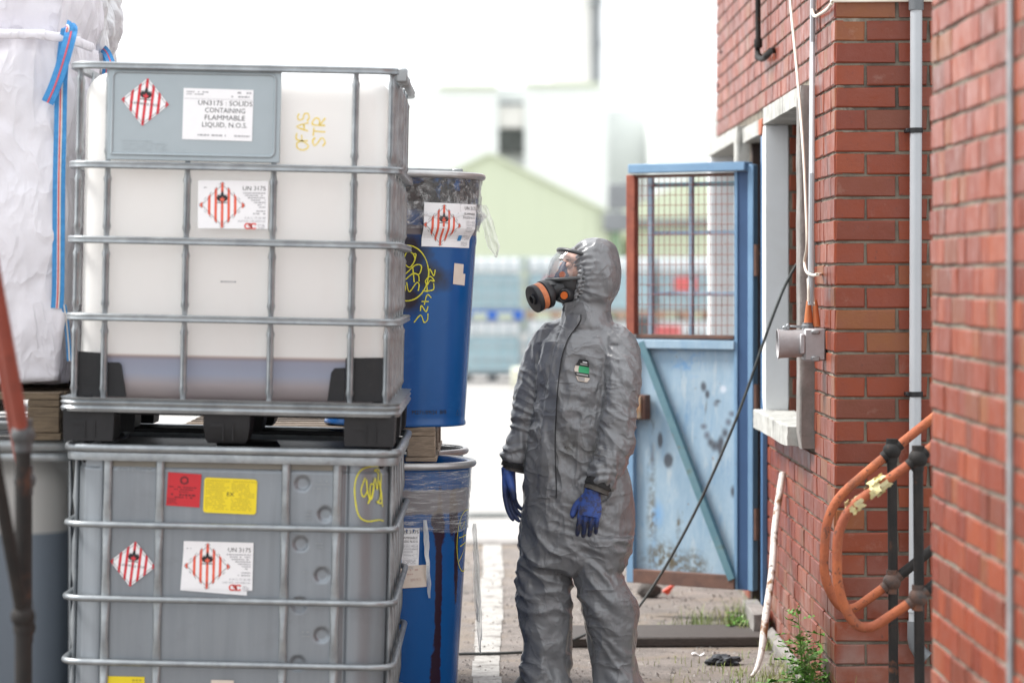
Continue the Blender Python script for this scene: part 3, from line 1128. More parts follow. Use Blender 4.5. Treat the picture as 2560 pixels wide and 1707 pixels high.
# ================================================================ handrails on the right
def fillet(pts, r=.09, n=7):
    P = [Vector(p) for p in pts]
    out = [P[0]]
    for i in range(1, len(P) - 1):
        a, b, c = P[i - 1], P[i], P[i + 1]
        rr = min(r, (a - b).length * .48, (c - b).length * .48)
        A, C = b + (a - b).normalized() * rr, b + (c - b).normalized() * rr
        for k in range(n + 1):
            t = k / n
            out.append(A * (1 - t) ** 2 + b * 2 * t * (1 - t) + C * t * t)
    out.append(P[-1])
    return out

def handrail(Y, px, zt, zb, top_bend, low, lab, grp):
    t = thing('handrail', lab, 'handrail', (px, Y, 0), group=grp)
    v = lambda x, z: Vector((x, Y, z))
    slope = .80
    top = [v(px + .95, zt + .95 * slope), v(px, zt), v(*top_bend), v(low[0][0], low[0][1]), v(*low[1]), v(px, zb)]
    path = fillet(top, .10)
    part('rail', MB().tube(path, .0158, 14), M['rust_orange'], t)
    part('rail', MB().tube([v(px, zb), v(px + .95, zb + .95 * slope)], .0168, 14), M['dark_rail'], t, label='dark lower rail')
    part('post', MB().tube([v(px, zt), v(px + .004, .5), v(px + .006, 0)], .0162, 14), M['dark_rail'], t)
    for z, m in ((zt, 'dark_rail'), (zb, 'rusty_joint')):
        mb = MB().ball((px, Y, z), .0305, 22)
        mb.lathe([(.0192, -.040), (.0192, .040)], 16, (px, Y, z))
        d = Vector((1, 0, slope)).normalized()
        mb.lathe([(.0192, -.038), (.0192, .038)], 16, (px, Y, z), axis_rot(d))
        part('ball_joint', mb, M[m], t)
    return t, path
hr1, _ = handrail(9.5, 1.322, .967, .53, (1.105, .782), ((1.092, .535), (1.165, .415)), 'orange rusty handrail loop with ball joints, the one nearer the brick pier', 'handrails of the steps')
hr2, _ = handrail(8.9, 1.320, .980, .545, (1.068, .80), ((1.066, .56), (1.14, .425)), 'orange rusty handrail loop with yellow foam scraps stuck on it', 'handrails of the steps')

def scrap(c, ax, r, n, m, seed, size=.03):
    rr = random.Random(seed)
    mb = MB()
    q = axis_rot(ax)
    for i in range(n):
        a0 = rr.uniform(0, 6.28)
        z0 = rr.uniform(-size, size) * .6
        w, h = rr.uniform(.5, 1.3) * size, rr.uniform(.4, .9) * size
        lift = rr.uniform(.001, .012)
        def f(u, v_, a0=a0, z0=z0, w=w, h=h, lift=lift, i=i):
            a = a0 + (u - .5) * w / r
            rad = r + .001 + lift * (u * 2 - 1) ** 2 + .006 * noise.noise(Vector((u * 3 + i, v_ * 3, seed)))
            p = Vector((rad * math.cos(a), rad * math.sin(a), z0 + (v_ - .5) * h * (1 + .3 * math.sin(u * 9 + i))))
            return q @ p + Vector(c)
        mb.grid(f, 6, 4)
    return mb
M['foam'] = mat('yellow_foam', (.62, .53, .22), (.72, .66, .42), 30, .9, bump=.7, layers=[((.05, .045, .04), 22, .60, .70)])
def on_rail(t):
    a, b = Vector((1.320, 8.9, .980)), Vector((1.068, 8.9, .80))
    return a.lerp(b, t)
single('foam_scrap', scrap(on_rail(.50), (1, 0, .72), .018, 12, None, 3, .042), M['foam'], 'torn yellow and black foam scrap wrapped round the front handrail', 'scrap', loc=tuple(on_rail(.5)))
single('foam_scrap', scrap(on_rail(.78), (1, 0, .72), .018, 7, None, 5, .032), M['foam'], 'smaller bright yellow foam scrap lower down the front handrail', 'scrap', loc=tuple(on_rail(.78)))

# ================================================================ handrails out of focus on the left
def left_rail(X, Y, zt, zb, up, down, lab):
    t = thing('handrail', lab, 'handrail', (X, Y, 0), group='handrails at the left edge')
    part('rail', MB().tube([(X, Y, zt), (X + up[0], Y + up[1], zt + up[2])], .0185, 12), M['rust_red'], t)
    part('rail', MB().tube([(X, Y, zb), (X + down[0], Y + down[1], zb + down[2])], .0172, 12), M['dark_rail'], t, label='dark brown lower rail')
    part('post', MB().tube([(X, Y, zt), (X, Y, 0)], .0205, 12), M['dark_rail'], t)
    for z in (zt, zb):
        part('ball_joint', MB().ball((X, Y, z), .031, 16).lathe([(.0235, -.04), (.0235, .04)], 14, (X, Y, z)), M['joint_grey'] if z == zt else M['dark_rail'], t)
M['rust_red'] = mat('rusty_red_paint', (.27, .058, .036), (.20, .045, .03), 9, .6, bump=.5, layers=[((.08, .03, .025), 14, .58, .75, .8)])
M['joint_grey'] = mat('grey_cast_joint', (.07, .073, .078), (.05, .05, .05), 10, .5)
left_rail(-1.164, 7.0, 1.158, .713, (-.072, -.27, .66), (-.072, -.27, .66), 'blurred dark handrail post with red brown rail nearest the left edge')
left_rail(-1.276, 7.7, .998, .60, (-.07, -.27, .66), (-.07, -.27, .66), 'second blurred handrail post half hidden behind the first at the left edge')

# ================================================================ gate
gp = Vector((1.15, 12.62, 0))
gl = Vector((.608, 12.99, 0))
gd = (gl - gp)
GW = gd.length
gd.normalize()
# local axes of the gate: x from the hinge to the free end, y away from the camera, z up
gt = thing('metal_gate', 'light blue steel gate standing open, rusty mesh panel above a stained sheet', 'gate', tuple(gp), (0, 0, math.atan2(gd.y, gd.x)))
# local +y is here on the camera side (the leaf opens to the left), so depth grows with negative y
def sheet_extra(N, L, co, col):
    wob = noise_node(N, L, co, 14, 5)
    wob2 = noise_node(N, L, co, 5, 6)
    ink = (.06, .065, .08)
    marks = [((.269, 0, 1.054), (.020, 1, .030), ink, .6), ((.250, 0, 1.02), (.016, 1, .024), ink, .6), ((.206, 0, .977), (.020, 1, .018), (.13, .15, .18), .9),
             ((.196, 0, .990), (.022, 1, .012), ink, .9), ((.453, 0, .717), (.030, 1, .040), ink, .4), ((.496, 0, .805), (.017, 1, .045), ink, .45),
             ((.537, 0, .724), (.016, 1, .075), (.12, .15, .2), .9), ((.118, 0, .59), (.016, 1, .035), ink, .7), ((.182, 0, .78), (.018, 1, .07), ink, .7),
             ((.167, 0, 1.044), (.022, 1, .022), (.60, .66, .74), .6), ((.51, 0, .475), (.04, 1, .08), (.17, .36, .62), .9)]
    for i in range(9):
        t_ = i / 8
        marks.append(((.269 - .147 * t_, 0, .875 + .06 * t_ - .115 * math.sin(math.pi * min(1, t_ * 1.05))), (.024, 1, .020 + .014 * math.sin(math.pi * t_)), ink if .2 < t_ < .8 else (.12, .14, .18), .8))
    for c, r, cc, soft in marks:
        col = mixc(N, L, mth(N, L, 'MULTIPLY', blob(N, L, co, c, r, soft, wob, .12), .9), col, cc)
    for c, r in (((.45, 0, .26), (.20, 1, .08)), ((.475, 0, .30), (.06, 1, .09)), ((.30, 0, .25), (.07, 1, .07)), ((.40, 0, .24), (.10, 1, .06)), ((.54, 0, .5), (.035, 1, .35)), ((.40, 0, .43), (.02, 1, .10))):
        f = mth(N, L, 'MULTIPLY', blob(N, L, co, c, r, 1.0, wob2, .3), maprange(N, L, noise_node(N, L, co, 34, 7, .75), .42, .58))
        col = mixc(N, L, f, col, (.11, .09, .05))
    f = mth(N, L, 'MULTIPLY', blob(N, L, co, (.36, 0, 1.17), (.16, 1, .09), 1.0), maprange(N, L, noise_node(N, L, co, 16, 6, .7), .52, .62))
    col = mixc(N, L, f, col, (.11, .29, .56))
    return col
M['gate_sheet'] = mat('faded_light_blue_paint', (.36, .48, .57), (.25, .38, .50), 6, .6, bump=.3, bscale=40, stretch=(2, 2, .7),
                      layers=[((.17, .31, .48), 8, .56, .72, .6, (2, 2, .5)), ((.46, .54, .58), 13, .57, .72, .6, (2, 2, .4)), ((.24, .14, .07), 24, .645, .70, .9), ((.10, .085, .06), 11, .64, .76, .9, (2, 2, .35))], extra=sheet_extra)
M['gate_blue'] = mat('mid_blue_gate_paint', (.20, .34, .50), (.155, .28, .43), 5, .5, bump=.15, layers=[((.24, .11, .06), 18, .68, .78, .9)])
M['gate_shaded_blue'] = mat('shaded_blue_gate_paint', (.035, .085, .19), (.028, .07, .16), 5, .5, layers=[((.10, .05, .03), 18, .7, .8, .9)])  # shade on the stile's inner face, painted in as a darker blue
M['gate_teal'] = mat('worn_teal_bar_paint', (.085, .19, .24), (.13, .24, .28), 8, .6, layers=[((.20, .09, .045), 14, .6, .74, .9), ((.10, .10, .05), 8, .58, .74)])
M['gate_pale'] = mat('pale_blue_bar_paint', (.36, .46, .56), (.26, .37, .48), 8, .6, layers=[((.10, .06, .04), 14, .58, .68, .9)])
M['gate_rust'] = mat('rusty_red_oxide', (.33, .095, .055), (.23, .06, .04), 10, .75, bump=.5, layers=[((.10, .04, .03), 15, .58, .74, .9)])
M['gate_brown'] = mat('brown_rusted_steel', (.17, .09, .065), (.11, .062, .05), 12, .8, bump=.5, layers=[((.40, .16, .05), 22, .64, .72)])
zt, zb = 2.045, .155
def gpart(name, mb, m, **k):
    return lpart(name, mb, M[m], gt, **k)
gpart('hinge_stile', MB().bx(.002, .030, -.03, .016, zb, zt, .003), 'gate_blue')
gpart('inner_stile', MB().bx(.030, .086, -.03, .004, zb, zt - .03, .002), 'gate_shaded_blue')
gpart('edge_strip', MB().bx(.086, .102, -.02, .010, zb, zt - .03, .001), 'gate_blue')
gpart('top_rail', MB().bx(.030, GW - .02, -.03, .045, zt - .028, zt + .012, .003), 'gate_blue')
gpart('mesh_stile', MB().bx(GW - .045, GW, -.012, .028, 1.285, zt - .035, .003), 'gate_rust')
gpart('mesh_rail', MB().bx(.102, GW - .045, -.006, .014, 1.268, 1.286, .002), 'gate_brown')
gpart('mesh_rail', MB().bx(.102, GW - .045, -.006, .014, zt - .05, zt - .035, .002), 'gate_brown')
mb = MB()
for i in range(1, 17):
    x = .106 + (GW - .151) * i / 17
    w = random.uniform(-.002, .002)
    mb.tube([(x, .010, 1.27), (x + w, .011, 1.6), (x, .010, zt - .035)], .0015, 5)
for i in range(1, 16):
    z = 1.286 + (zt - .04 - 1.286) * i / 16
    mb.tube([(.10, .0135, z), (.3, .0135, z + random.uniform(-.002, .002)), (GW - .02, .0135, z)], .0015, 5)
gpart('wire_mesh', mb, 'gate_rust', smooth=False)['kind'] = 'stuff'
for nm, b in (('window_bar', (.36, .372, 1.27, 2.0)), ('window_bar', (GW - .085, GW - .068, 1.27, 2.0))):
    gpart(nm, MB().bx(b[0], b[1] + .006, -.085, -.06, b[2], b[3], .002), 'gate_pale')
for z in (1.46, 1.735, 1.955):
    gpart('window_bar', MB().bx(.106, GW - .06, -.09, -.072, z, z + .02, .002), 'gate_pale' if z < 1.9 else 'gate_teal')
gpart('sheet', MB().grid(lambda a, b: Vector((lerp(.096, GW - .03, a), -.008 + .004 * noise.noise(Vector((a * 3, b * 5, 2))), lerp(zb + .06, 1.268, b))), 10, 20), 'gate_sheet')
gpart('lock_stile', MB().bx(GW - .035, GW + .004, -.02, .02, zb, 1.268, .003), 'gate_blue')
gpart('rail', MB().bx(.096, GW - .03, -.012, .022, 1.222, 1.262, .003), 'gate_sheet')
d0, d1 = Vector((GW - .075, .012, 1.25)), Vector((.108, .012, .20))
dv = (d1 - d0)
gpart('brace', MB().box((d0 + d1) / 2, (.034, .026, dv.length), Matrix.Rotation(math.atan2(dv.x, dv.z), 3, 'Y')), 'gate_teal')
gpart('bottom_rail', MB().bx(.096, GW - .03, -.015, .02, zb, zb + .062, .003), 'gate_brown')
lk = gpart('lock_box', MB().bx(GW - .118, GW + .01, .004, .055, .900, 1.012, .004), 'gate_brown')
lpart('plate', MB().bx(GW - .100, GW + .005, .055, .066, .906, 1.006, .002), mat('rusty_lock_plate', (.40, .22, .11), (.33, .27, .20), 14, .7, layers=[((.10, .05, .03), 18, .55, .7)]), lk)
lpart('keyhole', MB().ball((GW - .045, .075, .96), .016, 10).box((GW - .065, .076, .962), (.03, .008, .008)), M['gate_brown'], lk)
for z in (.45, 1.0, 1.62):
    gpart('hinge', MB().tube([(-.006, .0, z - .07), (-.006, .0, z + .07)], .014, 10).bx(-.02, .02, -.006, .006, z - .05, z + .05), 'gate_brown')

# ================================================================ low things by the wall
o = thing('timber_plank', 'dark weathered timber plank lying flat on the ground before the gate', 'plank', (.8, 12.1, 0))
part('plank', MB().box((.70, 12.10, .022), (.86, .44, .04), Matrix.Rotation(R(2), 3, 'Z'), .006), M['sleeper'], o)
bm_ = rough_bar(1.092, 1.16, 12.08, 12.62, .0, .118, .005)
single('kerb_block', bm_, M['raw_concrete'], 'grey stone kerb block lying against the foot of the brick wall', 'block', loc=(1.12, 12.3, 0))
p0, p1 = Vector((1.04, 11.07, 0.0)), Vector((1.176, 11.67, .74))
pts = [Vector((.985, 10.98, .004)), Vector((1.012, 11.02, .035)), Vector((1.035, 11.07, .10)), Vector((1.055, 11.15, .20)), Vector((1.10, 11.34, .37)), Vector((1.13, 11.5, .55)), p1]
M['flaky_white'] = mat('flaking_white_pipe', (.72, .69, .66), (.60, .57, .53), 14, .7, bump=.7, bscale=70,
                       layers=[((.22, .105, .045), 9, .52, .60, .9), ((.075, .05, .035), 28, .58, .66)])
single('leaning_pole', MB().tube(smooth_pts(pts, 5), [.008] * 3 + [.011] * 4 + [.0145] * 30, 12) if False else MB().tube(smooth_pts(pts, 5), [.006 + .0085 * min(1, i / 12) for i in range(31)], 12),
       M['flaky_white'], 'rusty white painted pole leaning against the brick wall', 'pole', loc=(1.0, 11.0, 0))
pts = [Vector((-1.2, 11.45, .012)), Vector((-.35, 11.55, .012)), Vector((-.11, 11.6, .011)), Vector((.06, 11.63, .011)), Vector((.22, 11.72, .012)), Vector((.33, 11.84, .04)), Vector((.455, 11.88, .095)), Vector((.593, 11.9, .163)), Vector((.80, 11.9, .50)), Vector((1.0, 11.9, .94)), Vector((1.15, 11.9, 1.36)), Vector((1.235, 11.9, 1.56)), Vector((1.34, 11.88, 1.72))]
single('black_hose', MB().tube(smooth_pts(pts, 7), .0064, 8), M['cable_black'], 'thin black hose running from the window across the ground behind the person', 'hose')

def crumple(c, s, seed, n=3, amp=.35):
    bm = bmesh.new()
    bmesh.ops.create_icosphere(bm, subdivisions=n, radius=1)
    vs = []
    for v in bm.verts:
        d = 1 + amp * noise.noise(v.co * 1.6 + Vector((seed, 0, 0))) + amp * .6 * noise.noise(v.co * 4 + Vector((seed, 3, 0)))
        p = v.co * d
        vs.append(Vector(c) + Vector((p.x * s[0], p.y * s[1], max(-.9, p.z) * s[2])))
    bm.verts.index_update()
    mb = MB()
    mb.add(vs, [tuple(v.index for v in f.verts) for f in bm.faces])
    bm.free()
    return mb
single('rag', crumple((.905, 11.36, .016), (.06, .05, .022), 4, 4, .5), M['rag'], 'crumpled black rag lying on the ground near the plant', 'rag', loc=(.905, 11.36, 0))
single('litter', MB().grid(lambda a, b: Vector((.80 + a * .05, 11.62 + b * .03, .006 + .006 * math.sin(a * 7))), 6, 2), M['paper'], 'small flattened scrap of grey litter before the plank', 'litter')
single('brick', crumple((.74, 13.72, .035), (.055, .04, .04), 8, 3, .25), M['sleeper'], 'broken dark brick lying under the blue gate', 'brick', loc=(.74, 13.72, 0))
single('red_wedge', MB().add([(.80, 13.7, .03), (.87, 13.7, .075), (.83, 13.7, .015), (.80, 13.74, .03), (.87, 13.74, .075), (.83, 13.74, .015)], [(0, 1, 2), (3, 5, 4), (0, 3, 4, 1), (1, 4, 5, 2), (2, 5, 3, 0)]),
       mat('orange_red_plastic', (.75, .08, .03), None, 5, .5), 'small bright orange red wedge under the gate', 'wedge')
o = thing('plastic_bag', 'white plastic sack with a green mark standing behind the foot of the near wall', 'bag', (1.33, 8.25, 0))
part('bag', crumple((1.335, 8.25, .19), (.088, .10, .21), 6, 4, .30), M['paper'], o)
part('green_mark', MB().ball((1.262, 8.20, .27), .016, 8), mat('green_print', (.02, .30, .10), None, 9, .5), o)

# weed at the corner
def weed(x, y, h, seed, lab):
    rr = random.Random(seed)
    t = thing('weed', lab, 'weed', (x, y, 0))
    st, lf, bd = MB(), MB(), MB()
    for s in range(4 if h > .3 else 2):
        hh = h * (1, .74, .6, .45)[s]
        lean = (rr.uniform(-.10, .02), rr.uniform(-.05, .05))
        base = Vector((x + rr.uniform(-.03, .02) + .015 * s, y + rr.uniform(-.02, .02), 0))
        P = [base + Vector((lean[0] * t_ * t_ * hh * 2, lean[1] * t_ * hh, hh * t_)) for t_ in [i / 8 for i in range(9)]]
        st.tube(P, [.0042 * (1 - .7 * i / 8) for i in range(9)], 6)
        for i in range(24):
            t_ = .10 + .88 * i / 24
            k = min(int(t_ * 8), 7)
            p = P[k].lerp(P[k + 1], t_ * 8 - k)
            az = i * 2.4 + rr.uniform(-.4, .4)
            Ln = hh * (.46 * (1 - t_) + .10) * rr.uniform(.7, 1.2) + .025
            up = rr.uniform(.15, .7)
            d = Vector((math.cos(az), math.sin(az), up)).normalized()
            mid = [p + d * Ln * q + Vector((0, 0, -.25 * Ln * q * q)) for q in (0, .25, .5, .75, 1)]
            sd_ = d.cross(Vector((0, 0, 1))).normalized()
            wv = [.15, .5, .6, .42, .03]
            vs = []
            for q in range(5):
                vs += [mid[q] + sd_ * wv[q] * Ln * .15, mid[q] - sd_ * wv[q] * Ln * .15]
            lf.add(vs, [(2 * q, 2 * q + 1, 2 * q + 3, 2 * q + 2) for q in range(4)])
            for q in (1, 2, 3):                      # side lobes
                for sg in (-1, 1):
                    a = mid[q]
                    tip = a + (sd_ * sg * .8 + d * .6).normalized() * Ln * .27 * rr.uniform(.6, 1.2) + Vector((0, 0, rr.uniform(-.01, .01)))
                    b = mid[q] + (mid[min(q + 1, 4)] - mid[q]) * .85
                    lf.add([a, tip, b], [(0, 1, 2)])
        for i in range(7):
            bd.ball(P[-1] + Vector((rr.uniform(-.018, .018), rr.uniform(-.018, .018), rr.uniform(-.02, .012))), .0045, 6)
    part('stem', st, M['stem'], t)
    part('leaves', lf, M['leaf'], t, smooth=False)
    part('buds', bd, M['stem'], t)
weed(1.10, 10.28, .345, 5, 'tall leafy green weed growing at the foot of the brick corner')
weed(1.155, 10.16, .22, 9, 'short bushy weed right against the brick corner')
weed(1.05, 12.28, .10, 3, 'small bright green weed beside the stone kerb block')
mb = MB()
def tuft(cx, cy, n, h, sp, rr):
    for i in range(n):
        a = rr.uniform(0, 6.28)
        r0 = rr.uniform(0, sp)
        b = Vector((cx + math.cos(a) * r0 * 1.6, cy + math.sin(a) * r0, 0))
        hh = h * rr.uniform(.4, 1.1)
        az = rr.uniform(0, 6.28)
        ln = rr.uniform(.2, .9) * hh
        d = Vector((math.cos(az), math.sin(az), 0))
        sd_ = Vector((-d.y, d.x, 0)) * rr.uniform(.0008, .0019)
        p = [b, b + d * ln * .3 + Vector((0, 0, hh * .6)), b + d * ln + Vector((0, 0, hh * .95))]
        mb.add([p[0] - sd_, p[0] + sd_, p[1] + sd_ * .8, p[1] - sd_ * .8, p[2]], [(0, 1, 2, 3), (3, 2, 4)])
rr = random.Random(4)
for cx, cy, n, h, sp in ((.86, 12.42, 60, .10, .07), (.93, 12.45, 90, .12, .08), (1.06, 12.45, 110, .16, .06), (1.10, 12.2, 60, .09, .05), (.74, 12.45, 20, .06, .05),
                         (.95, 11.05, 80, .05, .16), (1.02, 10.75, 90, .07, .10), (1.08, 10.5, 120, .10, .09), (1.0, 10.35, 90, .06, .12), (1.12, 10.9, 80, .09, .05),
                         (.9, 10.8, 50, .04, .16), (1.14, 11.3, 60, .07, .04), (1.14, 11.8, 60, .07, .04), (1.22, 9.9, 24, .16, .03), (1.3, 9.93, 14, .12, .03), (.82, 11.4, 40, .04, .2)):
    tuft(cx, cy, n, h, sp, rr)
o = link('grass', mesh('grass', mb, M['grass']))
o['kind'] = 'stuff'

# ================================================================ far background
M['shed_green'] = mat('pale_green_cladding', (.60, .65, .49), (.57, .62, .47), 2, .6, stretch=(6, 1, .2))
M['shed_trim'] = mat('green_trim', (.22, .33, .20), (.18, .28, .17), 3, .6)
M['white_clad'] = mat('white_cladding', (.72, .745, .725), (.69, .715, .70), 2, .6)
M['tower_clad'] = mat('off_white_cladding', (.71, .695, .66), (.68, .665, .63), 2, .6)
M['dark_gap'] = mat('dark_opening', (.10, .11, .105), (.07, .075, .07), 2, .8)
M['steel_far'] = mat('grey_steelwork', (.24, .255, .265), (.2, .21, .22), 2, .6)

# gabled shed
Ys = 80.0
S = F / Ys
ax, az = (1225 - HX) / S, CH - (389 - HY) / S
ez = CH - (553 - HY) / S
ex = (1556 - HX) / S
hw = ex - ax
sh = thing('green_shed', 'pale green gabled shed far behind the person', 'shed', (ax, Ys, 0))
mb = MB()
prof = [(-hw, 0), (hw, 0), (hw, ez), (0, az), (-hw, ez)]
mb.add([(ax + x, Ys, z) for x, z in prof] + [(ax + x, Ys + 18, z) for x, z in prof], [(0, 1, 2, 3, 4), (9, 8, 7, 6, 5)] + [(i, 5 + i, 5 + (i + 1) % 5, (i + 1) % 5) for i in (0, 1, 4)])
part('wall', mb, M['shed_green'], sh, smooth=False)
ribs = MB()
for i in range(24):
    x = -hw + .15 + i * (2 * hw - .3) / 23
    top = ez + (az - ez) * (1 - abs(x) / hw) - .06
    ribs.bx(ax + x - .035, ax + x + .035, Ys - .05, Ys, .02, top)
part('cladding', ribs, M['shed_green'], sh, smooth=False)['kind'] = 'stuff'
for sg in (-1, 1):
    rf = MB()
    n_ = Vector((sg * (az - ez), 0, hw)).normalized() * .09
    a, b = Vector((ax + sg * (hw + .2), Ys - .15, ez - .2 * (az - ez) / hw)), Vector((ax, Ys - .15, az))
    a, b = a + n_ * .15, b + n_ * .15
    D = Vector((0, 18.3, 0))
    rf.add([a, b, b + D, a + D, a + n_, b + n_, b + D + n_, a + D + n_], [(0, 1, 2, 3), (7, 6, 5, 4), (0, 4, 5, 1), (1, 5, 6, 2), (2, 6, 7, 3), (3, 7, 4, 0)])
    part('roof', rf, M['shed_green'], sh, smooth=False)
part('corner_post', MB().bx(ex - .32, ex - .08, Ys - .18, Ys - .05, 0, ez - .2), M['shed_trim'], sh)
part('gutter_box', MB().bx(ex - .55, ex + .25, Ys - .35, Ys - .05, ez - .3, ez + .25, .03), M['steel_far'], sh)
part('gutter_box', MB().bx(ex - .42, ex + .35, Ys - .35, Ys - .05, ez + .32, ez + 1.05, .03), M['steel_far'], sh)
Y2 = 86.0
S = F / Y2
gx = lambda xs: (xs - HX) / S
gz = lambda ys: CH - (ys - HY) / S
s2 = thing('green_shed', 'second pale green shed, seen through the gate mesh', 'shed', (gx(1745), Y2, 0))
mb = MB()
prof = [(gx(1575), 0), (gx(1915), 0), (gx(1915), gz(520)), (gx(1745), gz(440)), (gx(1575), gz(520))]
mb.add([(x, Y2, z) for x, z in prof] + [(x, Y2 + 16, z) for x, z in prof], [(0, 1, 2, 3, 4), (9, 8, 7, 6, 5)] + [(i, 5 + i, 5 + (i + 1) % 5, (i + 1) % 5) for i in range(5)])
part('wall', mb, M['shed_green'], s2, smooth=False)
part('gutter', MB().bx(gx(1560), gx(1930), Y2 - .3, Y2 - .02, gz(566), gz(548)), M['steel_far'], s2, smooth=False)
# big white works
Yw = 112.0
S = F / Yw
fx = lambda xs: (xs - HX) / S
fz = lambda ys: CH - (ys - HY) / S
wk = thing('white_factory', 'large white factory block with a dark loading opening behind the shed', 'factory', (fx(1300), Yw, 0))
mb = MB()
mb.bx(fx(940), fx(1246), Yw, Yw + 30, 0, fz(222))
mb.bx(fx(1311), fx(1520), Yw, Yw + 30, 0, fz(216))
mb.bx(fx(1246), fx(1311), Yw + 1.2, Yw + 30, 0, fz(216))
part('wall', mb, M['white_clad'], wk, smooth=False)
part('side_block', MB().bx(fx(1520), fx(1800), Yw + 2, Yw + 30, 0, fz(265)).bx(fx(1620), fx(1830), Yw - 4, Yw + 1.9, 0, fz(300)), M['white_clad'], wk, smooth=False)
part('opening', MB().bx(fx(1247), fx(1310), Yw + .5, Yw + 1.19, fz(382), fz(322)), M['dark_gap'], wk, smooth=False)
part('shutter', MB().bx(fx(1248), fx(1309), Yw + .3, Yw + .48, fz(318), fz(266)), M['tower_clad'], wk, smooth=False)
part('parapet', MB().bx(fx(1095), fx(1245), Yw - .2, Yw + .5, fz(221), fz(213)).bx(fx(1310), fx(1500), Yw - .2, Yw + .5, fz(215), fz(207)), M['shed_green'], wk, smooth=False)
part('vent', MB().bx(fx(1248), fx(1309), Yw + .2, Yw + .6, fz(262), fz(254)), M['steel_far'], wk, smooth=False)
Yt = 125.0
S = F / Yt
tw = thing('white_tower', 'tall off white process tower rising above the factory', 'tower', (fx(1440), Yt, 0))
part('shaft', MB().bx(fx(1377), fx(1478), Yt, Yt + 8, 0, 26), M['tower_clad'], tw, smooth=False)
part('side_panel', MB().bx(fx(1482), fx(1506), Yt + .5, Yt + 8, 0, 26), M['white_clad'], tw, smooth=False)
lad = MB().tube([(fx(1486), Yt - .5, 0), (fx(1486), Yt - .5, 26)], .10, 8).tube([(fx(1496), Yt - .5, 0), (fx(1496), Yt - .5, 26)], .08, 8)
for i in range(60):
    lad.bx(fx(1486), fx(1496), Yt - .54, Yt - .46, 2 + i * .4, 2.05 + i * .4)
part('ladder', lad, M['steel_far'], tw, smooth=False)
part('platform', MB().bx(fx(1478), fx(1505), Yt - 1.0, Yt + .4, fz(115), fz(108)).bx(fx(1472), fx(1506), Yt - 1.0, Yt + .4, fz(12), fz(2)), M['steel_far'], tw, smooth=False)

# rows of far containers, two high
M['far_bottle'] = mat('bluish_translucent_plastic', (.42, .56, .60), (.30, .45, .50), 1.2, .5, rnd=.12)
M['far_top'] = mat('white_translucent_plastic', (.78, .80, .80), (.72, .74, .75), 2, .5)
M['far_cage'] = mat('grey_cage_steel', (.44, .52, .55), (.38, .45, .48), 2, .5)
M['far_pallet'] = mat('grey_pallet', (.10, .11, .115), (.07, .075, .08), 2, .7)
M['far_blue'] = mat('bright_blue_pallet', (.02, .13, .52), (.02, .10, .42), 2, .6)
M['far_wood'] = mat('pale_wood_pallet', (.42, .30, .22), (.35, .25, .18), 2, .8)
M['far_red'] = mat('faded_red_label', (.62, .12, .12), (.55, .15, .15), 2, .6)
def far_ibc():
    t = thing('far_container', 'x', 'bulk container', (0, 0, 0))
    tank = MB().bx(-.46, .46, .04, 1.1, .14, .72, .06)
    lpart('bottle', tank, M['far_bottle'], t, smooth=False)
    lpart('bottle_top', MB().bx(-.46, .46, .04, 1.1, .722, 1.0, .05), M['far_top'], t, smooth=False)
    cg = MB()
    for z in (.16, .38, .6, .82, .985):
        cg.sweep(rrect(.5, 0, 1.16, .06, z, 3), [(-.012, -.012), (.012, -.012), (.012, .012), (-.012, .012)])
    for i in range(6):
        x = -.44 + i * .176
        cg.bx(x - .012, x + .012, .014, .032, .15, .99)
    for i in range(6):
        y = .12 + i * .18
        cg.bx(-.497, -.478, y, y + .024, .15, .99).bx(.478, .497, y, y + .024, .15, .99)
    lpart('cage', cg, M['far_cage'], t, smooth=False)
    pl = MB().bx(-.5, .5, .0, 1.16, .10, .14)
    for x in (-.42, 0, .42):
        for y in (.08, .58, 1.08):
            pl.bx(x - .08, x + .08, y - .08, y + .08, 0, .10)
    lpart('pallet', pl, M['far_pallet'], t, smooth=False)
    lpart('label', MB().bx(-.2, .16, -.016, -.014, .45, .68), M['paper'], t, smooth=False)
    return t
fi = far_ibc()
words = ['far left end', 'second from left', 'third from left', 'fourth from left', 'fifth from left', 'right hand end']
first = True
for c in range(6):
    for r_ in range(2):
        x = -1.0 + c * .945 + random.uniform(-.01, .01)
        y = 41.5 + random.uniform(-.1, .1)
        lab = ('far caged container %s of the blurred row, %s' % (words[c], ('standing on the ground', 'stacked on top')[r_]))
        if first:
            o = fi
            first = False
        else:
            o = dup(fi)
        o.location = (x, y, .0 + r_ * 1.01)
        o['label'] = lab
        o['group'] = 'far rows of caged containers'
        for chd in list(o.children):
            if chd.name.startswith('pallet') and r_ == 1:
                chd.data = chd.data.copy()
                chd.data.materials[0] = M['far_blue'] if c in (0, 1) else M['far_wood']
            if chd.name.startswith('label') and c in (2, 4):
                chd.data = chd.data.copy()
                chd.data.materials[0] = M['far_red']
far_scale = .91
for o in list(bpy.data.objects):
    if o.name.startswith('label') and o.parent is not None and o.parent.name.startswith('far_container') and o.data.materials[0] == M['paper']:
        bpy.data.objects.remove(o)
for o in [o for o in bpy.data.objects if o.get('category') == 'bulk container']:
    o.scale = (far_scale,) * 3
    o.location.z *= far_scale
single('concrete_block', MB().bx((1279 - HX) / 180, (1328 - HX) / 180, 39.4, 40.0, 0, .27, .02), mat('cream_concrete', (.72, .72, .58), None, 3, .8), 'low cream block on the yard before the far containers', 'block')
